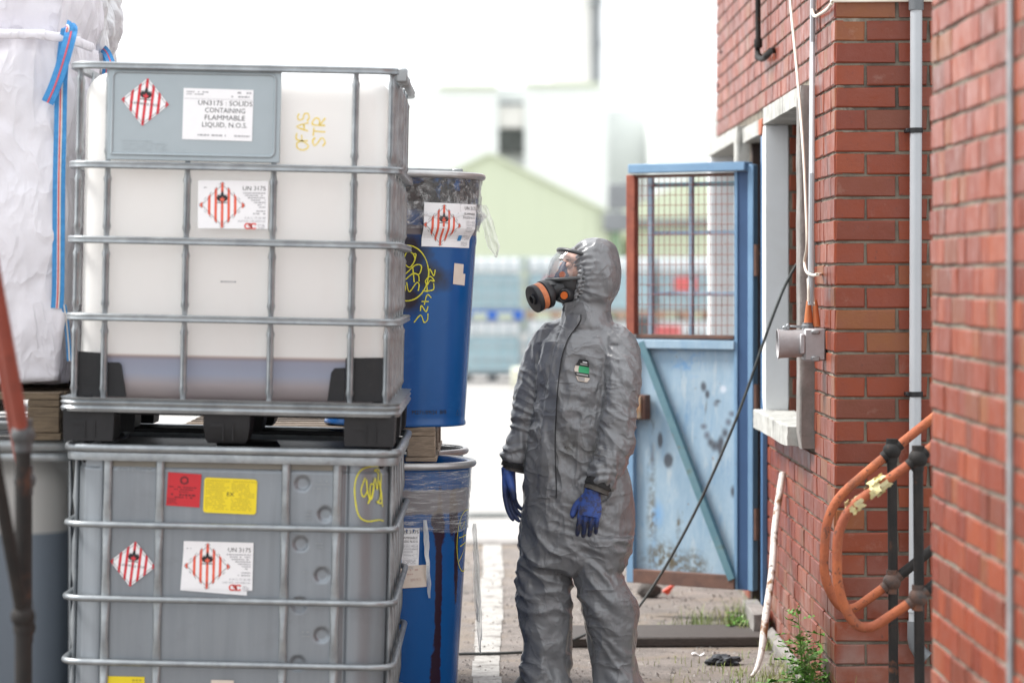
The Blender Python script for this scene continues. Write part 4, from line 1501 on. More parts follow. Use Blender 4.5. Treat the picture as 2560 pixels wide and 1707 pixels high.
# parked van seen through the gate mesh
van = thing('white_van', 'blurred white van parked beyond the gate mesh', 'van', (5.2, 34, 0))
lpart('body', MB().bx(-2.1, 2.1, 0, 1.9, .35, 1.9, .12), M['white_clad'], van)
lpart('windows', MB().bx(-2.0, -1.2, -.02, .0, 1.15, 1.7), M['dark_gap'], van, smooth=False)
for x in (-1.35, 1.35):
    lpart('wheel', MB().lathe([(.05, -.1), (.33, -.1), (.33, .1), (.05, .1)], 18, (x, .0, .33), axis_rot((0, 1, 0))), M['rubber'], van)
single('red_drum', MB().lathe([(.001, 0), (.29, 0), (.3, .03), (.29, .3), (.3, .31), (.29, .33), (.29, .6), (.3, .61), (.29, .63), (.29, .87), (.3, .88), (.27, .88), (.27, .86), (.001, .86)], 20, (2.2, 38.2, 0)), M['far_red'], 'faded red drum seen through the gate mesh', 'drum', loc=(2.2, 38.2, 0))
single('grey_bin', MB().bx(1.75, 2.05, 36.5, 37.1, 0, 1.05, .03), M['far_pallet'], 'dark grey bin seen through the gate mesh', 'bin', loc=(1.9, 36.8, 0))

# ================================================================ bulk containers
def tank_extra(N, L, co, col):
    """what the translucent wall shows of its contents: pale foam line, dark top edge, greyish liquid below"""
    sx = N.new('ShaderNodeSeparateXYZ')
    L.new(co, sx.inputs[0])
    cr = N.new('ShaderNodeValToRGB')
    L.new(sx.outputs['Z'], cr.inputs[0])
    el = cr.color_ramp.elements
    el[0].position, el[0].color = .12, (.20, .17, .18, 1)
    el[1].position, el[1].color = .268, (.93, .92, .90, 1)
    for p, c in ((.145, (.40, .36, .37)), (.175, (.46, .42, .44)), (.21, (.37, .41, .52)), (.25, (.34, .36, .46)), (.2585, (.33, .29, .31)), (.263, (.55, .44, .40))):
        e = el.new(p)
        e.color = rgba(c)
    f = maprange(N, L, noise_node(N, L, co, 3.0, 5, .6, .4, (1, 1, .5)), .48, .75, 0, .12)
    base = mixc(N, L, f, cr.outputs[0], (.70, .60, .50))
    return mixc(N, L, .0, base, col)
def plastic_tank(name, extra=None, c=(.93, .92, .90)):
    m = mat(name, c, tuple(x * .93 for x in c), 3, .45, extra=extra)
    T, N, L = nodes(m)
    b = N['Principled BSDF']
    src = b.inputs['Base Color'].links[0].from_socket
    tl = N.new('ShaderNodeBsdfTranslucent')
    L.new(src, tl.inputs['Color'])
    ms = N.new('ShaderNodeMixShader')
    ms.inputs[0].default_value = .45
    L.new(b.outputs[0], ms.inputs[1])
    L.new(tl.outputs[0], ms.inputs[2])
    L.new(ms.outputs[0], N['Material Output'].inputs['Surface'])
    return m
M['tank'] = plastic_tank('milky_plastic_tank', tank_extra)
def tank2_extra(N, L, co, col):
    sx = N.new('ShaderNodeSeparateXYZ')
    L.new(co, sx.inputs[0])
    f = maprange(N, L, sx.outputs['Z'], .715, .73)
    return mixc(N, L, f, (.22, .255, .30), (.62, .60, .57))
M['tank_grey'] = plastic_tank('milky_plastic_tank_with_grey_liquid', tank2_extra, (.62, .60, .58))
M['plate'] = mat('grey_steel_plate', (.37, .42, .445), (.33, .38, .405), 3, .42, .45, bump=.08, bscale=200, rough2=.52)
def jacket_mat():
    m = mat('zinc_steel_jacket', (.255, .28, .305), (.225, .247, .27), 3, .34, .55, rough2=.46, stretch=(9, 9, .6),
            layers=[((.20, .21, .225), 5, .55, .85, .5), ((.40, .42, .44), 45, .74, .80, .4)])
    return m
M['jacket'] = jacket_mat()
M['jacket_band'] = mat('dull_olive_steel_band', (.24, .225, .19), (.20, .19, .165), 6, .5, .4)

SI = 816.0
YI = F / SI
TILT = R(1.2)

def cage_hbar(t, z, hx, d, r, prof, m='galv'):
    if prof == 'round':
        p = [(r * math.cos(2 * math.pi * i / 10), r * math.sin(2 * math.pi * i / 10)) for i in range(10)]
    else:
        p = [(-r, -r * .85), (-r * .4, -r), (r * .55, -r), (r, -r * .6), (r * .8, 0), (r, r * .6), (r * .55, r), (-r * .4, r), (-r, r * .85)]
    return lpart('horizontal_bar', MB().sweep(rrect(hx, 0, d, .07, z), p), M[m], t)

def vbar(t, x, y, z0, z1, nodes_, w, side=0, m='galv'):
    """flattened upright, pinched and flared beside each crossing bar"""
    zs = sorted(set([z0, z1] + [z + d for z in nodes_ for d in (-.055, -.042, -.030, -.018, 0, .018, .030, .042, .055) if z0 < z + d < z1]))
    rs = []
    for z in zs:
        k = 1.0
        dpt = .010
        for zn in nodes_:
            q = abs(z - zn)
            if q < .02:
                k, dpt = .80, .004
            elif q < .034:
                k, dpt = .88, .006
            elif q < .046:
                k, dpt = 1.22, .012
        hw_ = w * k
        ring = []
        for a, b in ((-1, .2), (-.75, -.7), (-.25, -1), (0, -.72), (.25, -1), (.75, -.7), (1, .2), (.6, .9), (-.6, .9)):
            if side == 0:
                ring.append(Vector((x + a * hw_, y + b * dpt, z)))
            else:
                ring.append(Vector((x - side * b * dpt, y + a * hw_, z)))
        rs.append(ring)
    return lpart('upright', MB().rings(rs), M[m], t)

def rounded_block(hx, y0, y1, z0, z1, r, seg=5, bulge=0.0):
    bm = bmesh.new()
    bmesh.ops.create_cube(bm, size=1)
    for v in bm.verts:
        v.co = Vector((v.co.x * 2 * hx, (y0 + y1) / 2 + v.co.y * (y1 - y0), (z0 + z1) / 2 + v.co.z * (z1 - z0)))
    bmesh.ops.bevel(bm, geom=list(bm.edges), offset=r, segments=seg, profile=.5, affect='EDGES')
    mb = MB()
    bm.verts.index_update()
    mb.add([v.co.copy() for v in bm.verts], [tuple(v.index for v in f.verts) for f in bm.faces])
    bm.free()
    return mb

def plastic_pallet(t, hx, d, h, m='black_plastic'):
    pt = lpart('pallet_deck', MB().bx(-hx + .01, hx - .01, .05, d, h - .012, h, .004), M[m], t)
    for i, x0 in enumerate((-hx, -.078, hx - .155)):
        w = .155 if i != 1 else .142
        for j, y0 in enumerate((.0, d / 2 - .08, d - .16)):
            mb = MB()
            cx, cy = x0 + w / 2, y0 + .08
            tp = .80 if i == 1 else .96
            rs = []
            for z, k in ((h + .004, 1), (.05, 1), (.012, (1 + tp) / 2), (0, tp)):
                rs.append([Vector((cx + a * w / 2 * k, cy + b * .08 * (k if i == 1 else 1), z)) for a, b in ((-1, -1), (1, -1), (1, 1), (-1, 1))])
            mb.rings(rs)
            mb.bx(cx - .012, cx - .008, y0 - .004, y0, .01, h - .03).bx(cx + .018, cx + .022, y0 - .004, y0, .01, h - .03).bx(cx - .05, cx - .012, y0 - .003, y0, .05, h - .03)
            lpart('pallet_foot', mb, M[m], t)
    return pt

up = thing('bulk_container', 'white plastic bulk container in a steel cage, stacked on the grey steel jacketed one', 'bulk container',
           (-.820, YI, 1.037), (0, TILT, 0), 'bulk containers stacked at the left')
ROWS = (1.150, .846, .616, .379, .118)
tank_mb = rounded_block(.476, .052, 1.145, .118, 1.138, .082, 6)
tk = lpart('tank', tank_mb, M['tank'], up, smooth=True)
for i, z in enumerate(ROWS[:-1]):
    cage_hbar(up, z, .505, 1.2, .0113, 'sq')
lpart('base_frame', MB().sweep(rrect(.506, 0, 1.2, .05, .112), [(-.02, -.022), (.014, -.022), (.018, -.012), (.012, -.004), (.018, .006), (.012, .012), (.018, .02), (-.02, .02)]), M['galv'], up)
for x in (-.39, -.145, .12, .367):
    top = ROWS[0] if x > .3 else ROWS[0]
    vbar(up, x, .024, .128, top, ROWS, .0106)
for x in (-.480, .478):
    vbar(up, x, .028, .128, ROWS[0], ROWS, .0106)
for i in range(5):
    y = .10 + i * .25
    vbar(up, .487, y, .128, ROWS[0], ROWS, .0106, side=1)
    vbar(up, -.487, y, .128, ROWS[0], ROWS, .0106, side=-1)
for x in (-.35, 0, .35):
    vbar(up, x, 1.178, .128, ROWS[0], ROWS, .0106)
for x in (-.04, .06, .2):
    pass
lpart('clamp', MB().bx(.488, .525, .02, .055, 1.118, 1.162, .005).bx(.498, .530, .05, .16, 1.108, 1.140, .006), M['galv_dark'], up)
plastic_pallet(up, .508, 1.2, .092)
lpart('pallet_runner', MB().bx(-.50, .50, .53, .66, 0, .014, .004), M['black_plastic'], up)
# corner guards at the foot of the tank
for pts in ([(-.485, .135), (-.485, .268), (-.475, .272), (-.388, .268), (-.382, .245), (-.396, .24), (-.396, .135)],
            [(-.380, .135), (-.380, .24), (-.345, .24), (-.338, .232), (-.322, .135)],
            [(.352, .135), (.352, .268), (.482, .272), (.485, .255), (.470, .248), (.470, .135)],
            [(.298, .135), (.308, .222), (.318, .236), (.350, .238), (.350, .135)]):
    mb = MB()
    n = len(pts)
    mb.add([(x, .036, z) for x, z in pts] + [(x, .056, z) for x, z in pts], [tuple(range(n)), tuple(reversed(range(n, 2 * n)))] + [(i, n + i, n + (i + 1) % n, (i + 1) % n) for i in range(n)])
    lpart('corner_guard', mb, M['black_plastic'], up)
lpart('fill_cap', MB().lathe([(.11, 1.13), (.115, 1.15), (.105, 1.165), (.02, 1.168)], 24, (0, .6, 0)), M['black_plastic'], up)

# steel identification plate
PX0, PX1, PZ0, PZ1 = -.392, .139, .862, 1.146
pl = MB().bx(PX0, PX1, .004, .009, PZ0, PZ1, .002)
pm = lpart('plate', pl, M['plate'], up)
rim = [(-.377, .880), (.122, .880), (.122, 1.132), (-.377, 1.132)]
rim3 = fillet([Vector((a, .003, b)) for a, b in rim] + [Vector((rim[0][0], .003, rim[0][1]))], .02, 4)
part_m = MB().tube(rim3, .0045, 8)
lpart('raised_border', part_m, M['plate'], pm)
em = Print().text('plate', 'SCHÜTZ', -.345, .893, .022, 'l', 1.15)
em.line('plate', (-.352, .886), (-.255, .886), .003).line('plate', (-.352, .922), (-.255, .922), .003)
em.build(pm, lambda u, v, l: Vector((u, .0035 - l, v)), .0012, 'embossing')

def front(cx, cz, y, ang=0.0):
    ca, sa = math.cos(ang), math.sin(ang)
    return lambda u, v, l: Vector((cx + u * ca - v * sa, y - l, cz + u * sa + v * ca))

def label_obj(parent, fm, w, h, m, pr, name='label', lab=None, lift=.0012, nu=1, pts=None):
    s = sheet(parent, name, fm, -w / 2, w / 2, -h / 2, h / 2, m, lift, nu, pts, lab)
    if pr is not None:
        pr.build(s, fm, lift + .0005)
    return s

# diamond on the plate
def diamond(parent, fm, Rr, lab):
    label_obj(parent, fm, 2 * Rr, 2 * Rr, M['paper'], placard(Rr, 'red_ink', False, True), pts=[(0, -Rr), (Rr, 0), (0, Rr), (-Rr, 0)], lab=lab)
diamond(up, front(-.277, 1.040, .003, R(-5.5)), .0735, 'red and white striped diamond label on the steel plate')
# paper with the four lines
pr = Print()
for i, (tx, x) in enumerate((('UN3175 : SOLIDS', .022), ('CONTAINING', .022), ('FLAMMABLE', .022), ('LIQUID, N.O.S.', .022))):
    pr.text('ink', tx, x, .028 - i * .0222, .0150, 'c', fit=(.166, .123, .123, .138)[i])
pr.scrawl('grey_ink', -.098, -.03, .066, .0035, .8).scrawl('grey_ink', -.098, -.04, .059, .0032, .8)
pr.scrawl('grey_ink', .035, .10, .066, .005, .7).scrawl('grey_ink', .04, .095, .054, .0045, .7).scrawl('grey_ink', -.06, .10, -.066, .0045, .8)
pr.line('grey_ink', (-.104, .047), (.104, .047), .0008)
label_obj(up, front(-.0535, 1.006, .003, R(-.6)), .2145, .157, M['paper'], pr, lab='white paper label with four lines of text on the steel plate')

def un_label(w, h, lines=True):
    pr = Print()
    pr.merge(placard(.070, 'orange_ink', True).shift(-.033, -.002))
    pr.text('ink', 'UN 3175', .100, .044, .0130, 'r', fit=.070)
    pr.scrawl('grey_ink', -.098, -.08, .050, .003)
    for i in range(7):
        pr.scrawl('grey_ink', .022 + i * .009 + random.uniform(0, .01), .100, .034 - i * .0072, .0033, .8)
    pr.scrawl('grey_ink', .072, .100, -.021, .0033).scrawl('grey_ink', .062, .100, -.029, .0033)
    pr.text('grey_ink', 'E.W.C. 07 06 08', .100, -.043, .0058, 'r', 1.15).text('grey_ink', 'UKP NO: OP-0382163', .100, -.053, .0056, 'r', 1.15)
    # red ring-shaped logo letters
    for cx, a0, a1 in ((.0455, 35, 325), (.0645, 30, 330)):
        pr.stroke('logo_ink', [(cx + .0085 * math.cos(R(a)), -.0655 + .0078 * math.sin(R(a))) for a in range(a0, a1, 14)], .0042)
    pr.stroke('logo_ink', smooth_pts([(.0585, -.0595), (.051, -.0585), (.0495, -.0635), (.0585, -.067), (.057, -.0725), (.049, -.0715)], 3), .004)
    for i in range(4):
        pr.scrawl('grey_ink', .077, .098, -.0625 - i * .0042, .0018, .7)
    return pr
label_obj(up, front(-.003, .732, .020, R(.6)), .2145, .147, M['paper'], un_label(.2145, .147), lab='white UN 3175 label stuck between the cage bars')
pr = Print()
write(pr, 'chalk_pale', 'OFAS', .222, .905, .036, .026, .0035, .0052)
write(pr, 'chalk_pale', 'STR', .273, .918, .038, .027, .005, .0052)
pr.build(up, lambda u, v, l: Vector((u, .0515 - l, v)), .0012, 'crayon_writing')
pr = Print().scrawl('grey_ink', -.055, .02, .493, .004, .7)
pr.build(up, lambda u, v, l: Vector((u, .0515 - l, v)), .0012, 'scuff')

# ---------------------------------------------------------------- lower container with steel jacket
lo = thing('bulk_container', 'grey steel jacketed bulk container on the ground under the white plastic one', 'bulk container', (-.832, YI, 0.0), (0, TILT, 0), 'bulk containers stacked at the left')
V = 749.7
lx = lambda xv, yv: (xv - (548 - (yv - 1040) * .0147) ) / V + 0.0
lz = lambda yv: CH - (yv * K - HY) / SI
rows2 = [lz(1210), lz(1380), lz(1526), lz(1690)]
HXJ = .480
vx = (-.379, -.219, .168, .325)
dimples = [(.218, lz(1108)), (.290, lz(1178)), (.216, lz(1247)), (.284, lz(1318)), (.216, lz(1388)), (.286, lz(1456)), (.215, lz(1522))]
def jacket_front(u, v):
    """embossed front sheet, wrapping round rounded corners"""
    r = .105
    flatw = 2 * (HXJ - r)
    arc = r * math.pi / 2
    tot = flatw + 2 * arc
    s = u * tot
    z = lerp(.10, lz(1052), v)
    if s < arc:
        a = s / arc * math.pi / 2
        x, y = -HXJ + r - r * math.cos(a), .030 + r - r * math.sin(a)
        nx, ny = -math.cos(a), -math.sin(a)
    elif s > arc + flatw:
        a = (s - arc - flatw) / arc * math.pi / 2
        x, y = HXJ - r + r * math.sin(a), .030 + r - r * math.cos(a)
        nx, ny = math.sin(a), -math.cos(a)
    else:
        x, y, nx, ny = -HXJ + r + (s - arc), .030, 0, -1
    h = .0
    h += .0035 * noise.noise(Vector((x * 2.2, 1.3, z * 1.6))) + .0022 * noise.noise(Vector((x * 5, 7.3, z * 4)))
    for dx, dz in dimples:
        q = math.hypot(x - dx, z - dz)
        if q < .026:
            h -= .009 * min(1, max(0, (.0235 - q) / .0045))
    for gx in (-.388, .352):                         # long folded steps beside the outer uprights
        h -= .010 * math.exp(-((x - gx) / .009) ** 2)
    h += .004 * math.exp(-((x + .452) / .008) ** 2)
    if z > lz(1080):
        h -= .004
    return Vector((x + nx * h, y + ny * h, z))
lpart('jacket', MB().grid(jacket_front, 230, 170), M['jacket'], lo, smooth=True, label='embossed front sheet with round dimples')
mb = MB()
mb.rings([[Vector(p) for p in [(HXJ, .135, z), (HXJ, 1.17, z), (-HXJ, 1.17, z), (-HXJ, .135, z), (-HXJ + .02, .16, z), (-HXJ + .02, 1.15, z), (HXJ - .02, 1.15, z), (HXJ - .02, .16, z)]] for z in (.10, lz(1052))], cap=False)
lpart('jacket', mb, M['jacket'], lo, label='plain side and back sheets')
lpart('band', MB().bx(-.37, .335, .0285, .0315, lz(1077), lz(1055)), M['jacket_band'], lo)
lpart('lid', MB().bx(-.47, .47, .06, 1.15, .965, .985, .01), M['black_plastic'], lo)
lpart('cap', MB().lathe([(.10, .985), (.105, 1.0), (.095, 1.012), (.02, 1.014)], 24, (0, .6, 0)), M['black_plastic'], lo)
for z in rows2:
    cage_hbar(lo, z, .508, 1.2, .0100, 'round')
lpart('top_rim', MB().sweep(rrect(.508, 0, 1.2, .07, 1.016), [(.013 * math.cos(2 * math.pi * i / 10), .013 * math.sin(2 * math.pi * i / 10)) for i in range(10)])
      .sweep(rrect(.502, .006, 1.194, .065, .990), [(-.008, -.012), (.008, -.012), (.010, .0), (.008, .012), (-.008, .012)]), M['galv'], lo)
def vtube(t, x, y, z0, z1, rows_, side=0):
    zs = sorted(set([z0, z1] + [z + d for z in rows_ for d in (-.075, -.06, -.035, -.014, .014, .035, .06, .075) if z0 < z + d < z1]))
    rs = []
    for z in zs:
        fl = 1.0
        for zn in list(rows_) + [z1]:
            q = abs(z - zn)
            if q < .02:
                fl = min(fl, .25)
            elif q < .04:
                fl = min(fl, .45)
            elif q < .062:
                fl = min(fl, .85)
        ring = []
        for i in range(12):
            a = 2 * math.pi * i / 12
            p, q_ = .0125 * math.cos(a) * (1.08 - .08 * fl), .0105 * math.sin(a)
            q_ = q_ if q_ > 0 else q_ * fl
            ring.append(Vector((x + p, y + q_, z)) if side == 0 else Vector((x - side * q_, y + p, z)))
        rs.append(ring)
    return lpart('upright', MB().rings(rs), M['galv'], t)
for x in vx:
    vtube(lo, x, .021, .10, .982, rows2)
for i in range(5):
    vtube(lo, .490, .12 + i * .24, .10, .982, rows2, 1)
    vtube(lo, -.490, .12 + i * .24, .10, .982, rows2, -1)
plastic_pallet(lo, .5, 1.2, .10)
em = Print().text('galv', 'SCHÜTZ', -.352, lz(1089), .0155, 'l', 1.25)
for (a, b, y0) in ((.255, .295, 1103), (.248, .302, 1110), (.252, .296, 1120), (.228, .248, 1172), (.226, .25, 1180), (.228, .248, 1188), (.262, .284, 1246), (.262, .284, 1254), (.226, .25, 1312), (.226, .25, 1322), (.228, .25, 1330), (.262, .284, 1392), (.226, .25, 1450), (.226, .25, 1460)):
    em.scrawl('galv', a, b, lz(y0), .0035, .75)
em.build(lo, lambda u, v, l: Vector((u, .0265 - l, v)), .003, 'embossing')
# red and yellow instruction labels
pr = Print()
pr.stroke('dark_red_ink', [(.0 + .011 * math.cos(R(a)), .029 + .010 * math.sin(R(a))) for a in range(0, 361, 24)], .0062)
pr.scrawl('dark_red_ink', -.044, .044, .006, .0036, .9).scrawl('dark_red_ink', -.03, .03, -.001, .0034, .9).scrawl('dark_red_ink', -.014, .014, -.008, .003, .9)
pr.text('dark_red_ink', 'IBC CONTAINERS', 0, -.019, .0062, 'c', 1.0) if False else pr.scrawl('dark_red_ink', -.038, .04, -.0185, .006, .95)
pr.scrawl('dark_red_ink', -.026, .028, -.0255, .004, .9)
for i in range(4):
    pr.scrawl('dark_red_ink', -.048, -.028 + random.uniform(0, .012), -.030 - i * .0045, .002, .9)
label_obj(lo, front(-.146, lz(1128), .0265, R(-2.5)), .1025, .102, M['red_label'], pr, lab='square red label')
pr = Print()
pr.text('olive_ink', 'SICHERHEITSHINWEISE', -.075, .042, .0055, 'l', .9).text('olive_ink', 'SAFETY INSTRUCTIONS', .006, .042, .0055, 'l', .9)
for i in range(15):
    if 5 <= i <= 7:
        pr.scrawl('olive_ink', -.076, -.022, .036 - i * .0056, .0023, .85).scrawl('olive_ink', .025, .074, .036 - i * .0056, .0023, .85)
    else:
        pr.scrawl('olive_ink', -.076, -.003 - random.uniform(0, .02), .036 - i * .0056, .0023, .9).scrawl('olive_ink', .003, .075 - random.uniform(0, .02), .036 - i * .0056, .0023, .9)
pr.text('ink', 'EX', .001, -.0005, .0125, 'c', 1.1)
rp = [(sx * (.082 - .008 + .008 * math.cos(R(a))) , sy * 1) for sx, sy, a in ()]
cor = []
for cx, cy, a0 in ((.072, -.0445, -90), (.072, .0445, 0), (-.072, .0445, 90), (-.072, -.0445, 180)):
    for i in range(5):
        a = R(a0 + 90 * i / 4)
        cor.append((cx + .0095 * math.cos(a), cy + .0095 * math.sin(a)))
label_obj(lo, front(-.003, lz(1140), .0265, R(-1.3)), .163, .108, M['yellow_label'], pr, pts=cor, lab='yellow safety instruction label reading EX')
diamond(lo, front(-.298, lz(1301), .0265, R(-6)), .0700, 'striped red diamond label on the steel sheet')
label_obj(lo, front(-.044, lz(1306) - .006, .0265, R(-3.4)), .205, .142, M['paper'], None, lab='second white label showing behind the UN 3175 label', lift=.0008)
label_obj(lo, front(-.036, lz(1301), .0265, R(-.3)), .2145, .147, M['paper'], un_label(.2145, .147), lab='white UN 3175 label on the steel sheet', lift=.0022)
label_obj(lo, front(-.312, lz(1590), .0265, 0), .115, .08, M['yellow_label'], Print().scrawl('olive_ink', .02, .052, .026, .006, .9).scrawl('olive_ink', .02, .052, .018, .004, .9), lab='yellow label at the bottom edge of the picture')
label_obj(lo, front(-.015, lz(1590), .0265, 0), .07, .07, M['beige_paper'], None, lab='pale worn label at the bottom edge of the picture')
# yellow marker scribble at the right corner
def jfront(u, v, l):
    r, arc, flatw = .105, .105 * math.pi / 2, 2 * (HXJ - .105)
    s = (arc + (u + HXJ - r)) / (flatw + 2 * arc)
    v_ = (v - .10) / (lz(1052) - .10)
    p = jacket_front(s, v_)
    a = max(0, (u - (HXJ - r)) / r)
    return p + Vector((math.sin(a), -math.cos(a), 0)) * (l + .002)
pr = Print()
g = lambda xv, yv: ((xv - 548 + (yv - 1040) * .0147) / V + .012 + max(0, xv - 865) * .0006, lz(yv))
pr.stroke('chalk', smooth_pts([g(*p) for p in ((878, 1066), (850, 1068), (830, 1082), (822, 1110), (824, 1150), (832, 1180), (850, 1192), (875, 1190), (887, 1193))], 6), .0042)
pr.stroke('chalk', smooth_pts([g(*p) for p in ((845, 1092), (836, 1120), (842, 1136), (850, 1120), (848, 1096), (852, 1130), (860, 1142), (866, 1112), (858, 1108), (856, 1138), (852, 1152), (862, 1130), (868, 1092), (872, 1120), (874, 1082), (868, 1076), (876, 1074), (880, 1090), (878, 1140), (872, 1148), (882, 1150), (880, 1120), (876, 1100), (884, 1160))], 5), .0038)
pr.build(lo, jfront, .0015, 'marker_scribble')

# ================================================================ left neighbours: pallet, bag, grey container
def wood_pallet(name, lab, x0, x1, y0, y1, z0, h=.144, grp=None, m='wood', bt=.022):
    t = thing(name, lab, 'pallet', ((x0 + x1) / 2, y0, z0), group=grp)
    b = bt
    n = 7
    W_ = y1 - y0
    for i in range(n):                               # deck boards run along x
        ya = y0 + (W_ - .10) * i / (n - 1)
        part('deck_board', MB().bx(x0, x1, ya, ya + .10, z0 + h - b, z0 + h - random.uniform(0, .002), .002), M[m], t)
    for i in range(3):
        xa = x0 + (x1 - x0 - .10) * i / 2
        part('stringer_board', MB().bx(xa, xa + .10, y0, y1, z0 + h - 2 * b, z0 + h - b - .001, .002), M[m], t)
        part('bottom_board', MB().bx(xa - .005, xa + .105, y0, y1, z0, z0 + b, .002), M[m], t)
        for j in range(3):
            ya = y0 + (W_ - .14) * j / 2
            part('block', MB().bx(xa, xa + .10, ya, ya + .14, z0 + b + .001, z0 + h - 2 * b - .001, .003), M[m], t)
    return t

lc = thing('bulk_container', 'blurred pale container with grey liquid under the wooden pallet at the left edge', 'bulk container', (-1.86, 9.08, 0), (0, 0, 0), 'bulk containers stacked at the left')
lpart('tank', rounded_block(.462, .05, 1.14, .12, .985, .13, 6), M['tank_grey'], lc, smooth=True)
lpart('top_rim', MB().sweep(rrect(.503, 0, 1.2, .06, 1.010), [(.014 * math.cos(2 * math.pi * i / 10), .018 * math.sin(2 * math.pi * i / 10)) for i in range(10)])
      .sweep(rrect(.50, 0.004, 1.196, .06, .972), [(.010 * math.cos(2 * math.pi * i / 10), .014 * math.sin(2 * math.pi * i / 10)) for i in range(10)]), M['galv_dark'], lc)
for x in (-.2, .05):
    vtube(lc, x, .02, .1, .985, (.30, .53, .76))
for i in range(5):
    vtube(lc, .485, .12 + i * .24, .10, .985, (.3, .53, .76), 1)
plastic_pallet(lc, .5, 1.2, .11)
wp = wood_pallet('wooden_pallet', 'old brown wooden pallet under the white bulk bag at the left edge', -2.36, -1.385, 9.02, 10.05, 1.03, .15, 'wooden pallets in the stacks', 'old_wood')

def bag_mesh(x0, x1, y0, y1, z0, z1, seed, amp=.02, n=34, r=.10, top=0.0):
    bm = bmesh.new()
    bmesh.ops.create_cube(bm, size=1)
    bmesh.ops.subdivide_edges(bm, edges=list(bm.edges), cuts=n, use_grid_fill=True)
    bm.verts.index_update()
    vs = []
    for v in bm.verts:
        p = v.co * 2
        q = Vector(p)
        # round the corners
        m_ = max(abs(p.x), abs(p.y), abs(p.z))
        k = 1 - .05 * ((abs(p.x) ** 4 + abs(p.y) ** 4 + abs(p.z) ** 4) - 1)
        q = q * (.55 + .45 * k)
        bul = 1 + .035 * (1 - q.z * q.z)
        P = Vector(((x0 + x1) / 2 + q.x * (x1 - x0) / 2 * bul, (y0 + y1) / 2 + q.y * (y1 - y0) / 2 * bul, (z0 + z1) / 2 + q.z * (z1 - z0) / 2))
        s_ = Vector((seed, seed * .7, 0))
        d1 = noise.voronoi(P * 5.0 + s_)[0]
        d2 = noise.voronoi(Vector((P.x * 13, P.y * 13, P.z * 9)) + s_)[0]
        w = (d1[1] - d1[0]) * amp * 1.6 + (d2[1] - d2[0]) * amp * .55 + noise.noise(P * 3 + s_) * amp * 1.2
        nrm = Vector((q.x, q.y, q.z * .5)).normalized()
        P += nrm * (w - amp)
        if top and q.z > .9:
            P.z += top * noise.noise(Vector((P.x * 7, P.y * 7, seed)))
        vs.append(P)
    mb = MB()
    mb.add(vs, [tuple(v.index for v in f.verts) for f in bm.faces])
    bm.free()
    return mb
M['bag_white'] = mat('white_woven_bag', (.70, .68, .72), (.63, .61, .65), 4, .6, bump=.35, bscale=260,
                     layers=[((.40, .36, .33), 5, .68, .85), ((.05, .045, .045), 40, .755, .78)])
M['bag_film'] = mat('white_crinkled_liner', (.62, .62, .635), (.55, .55, .565), 6, .35, bump=.6, bscale=40)
add_creases(M['bag_white'], ((3.4, (1.3, 1.3, .5), 1.0), (7, (1.2, 1.2, .7), .5)), .42, .022)
add_creases(M['bag_film'], ((6, (1, 1, .5), 1.0), (14, (1, 1, 1), .3)), .4, .016)
M['strap_blue'] = mat('blue_webbing', (.055, .27, .56), (.04, .20, .45), 50, .8, bump=.5, bscale=200)
M['strap_red'] = mat('red_webbing', (.62, .10, .13), (.5, .08, .1), 50, .8)
M['strap_white'] = mat('white_webbing', (.68, .64, .60), (.6, .56, .52), 50, .8)
SB = 782.0
YB = F / SB
bag = thing('bulk_bag', 'white woven bulk bag with blue and red lifting straps on the wooden pallet', 'bag', (-1.87, YB + .5, 1.18), group='white bulk bags')
part('bag', bag_mesh(-2.375, -1.372, YB, YB + 1.0, 1.182, 2.36, 2, .022, 60), M['bag_white'], bag, smooth=True)
part('skirt', bag_mesh(-2.42, -1.395, YB + .08, YB + .95, 2.30, 2.72, 6, .022, 30, top=.10), M['bag_white'], bag, smooth=True)
bz = lambda yv: CH - (yv * K - HY) / SB
bxx = lambda xv: (xv * K - HX) / SB
seam = smooth_pts([Vector((-2.45, YB - .005, bz(74))), Vector((bxx(40), YB - .012, bz(80))), Vector((bxx(95), YB - .012, bz(82))), Vector((bxx(140), YB - .004, bz(88))), Vector((bxx(165), YB + .03, bz(92))), Vector((bxx(180), YB + .3, bz(92)))], 6)
part('seam', MB().tube(seam, .0155, 10, sq=.6), M['bag_white'], bag)

def strap(t, pts, w, nrm=(0, -1, 0), lanes=(('strap_blue', 0, 1), ('strap_red', .42, .56)), name='strap'):
    P = smooth_pts(pts, 8)
    first = None
    for i, (mm, a, b) in enumerate(lanes):
        mb = MB()
        vs = []
        for k, p in enumerate(P):
            d = (P[min(k + 1, len(P) - 1)] - P[max(k - 1, 0)]).normalized()
            s = d.cross(Vector(nrm)).normalized()
            off = Vector(nrm) * (.0015 * i)
            vs += [p + s * (a - .5) * w + off, p + s * (b - .5) * w + off, p + s * (b - .5) * w + off - Vector(nrm) * .003, p + s * (a - .5) * w + off - Vector(nrm) * .003]
        mb.add(vs, [(4 * k + q, 4 * k + (q + 1) % 4, 4 * k + 4 + (q + 1) % 4, 4 * k + 4 + q) for k in range(len(P) - 1) for q in range(4)])
        o = part(name if i == 0 else 'stripe', mb, M[mm], t if i == 0 else first, smooth=False)
        first = first or o
    return first
sp = lambda xv, yv, d=0: Vector((bxx(xv), YB - .02 + d, bz(yv)))
strap(bag, [sp(158, 64, .06), sp(164, 68, .02), sp(163, 85, 0), sp(155, 120, -.01), sp(142, 165, -.015), sp(128, 205, -.018), sp(113, 238, -.018)], .040)
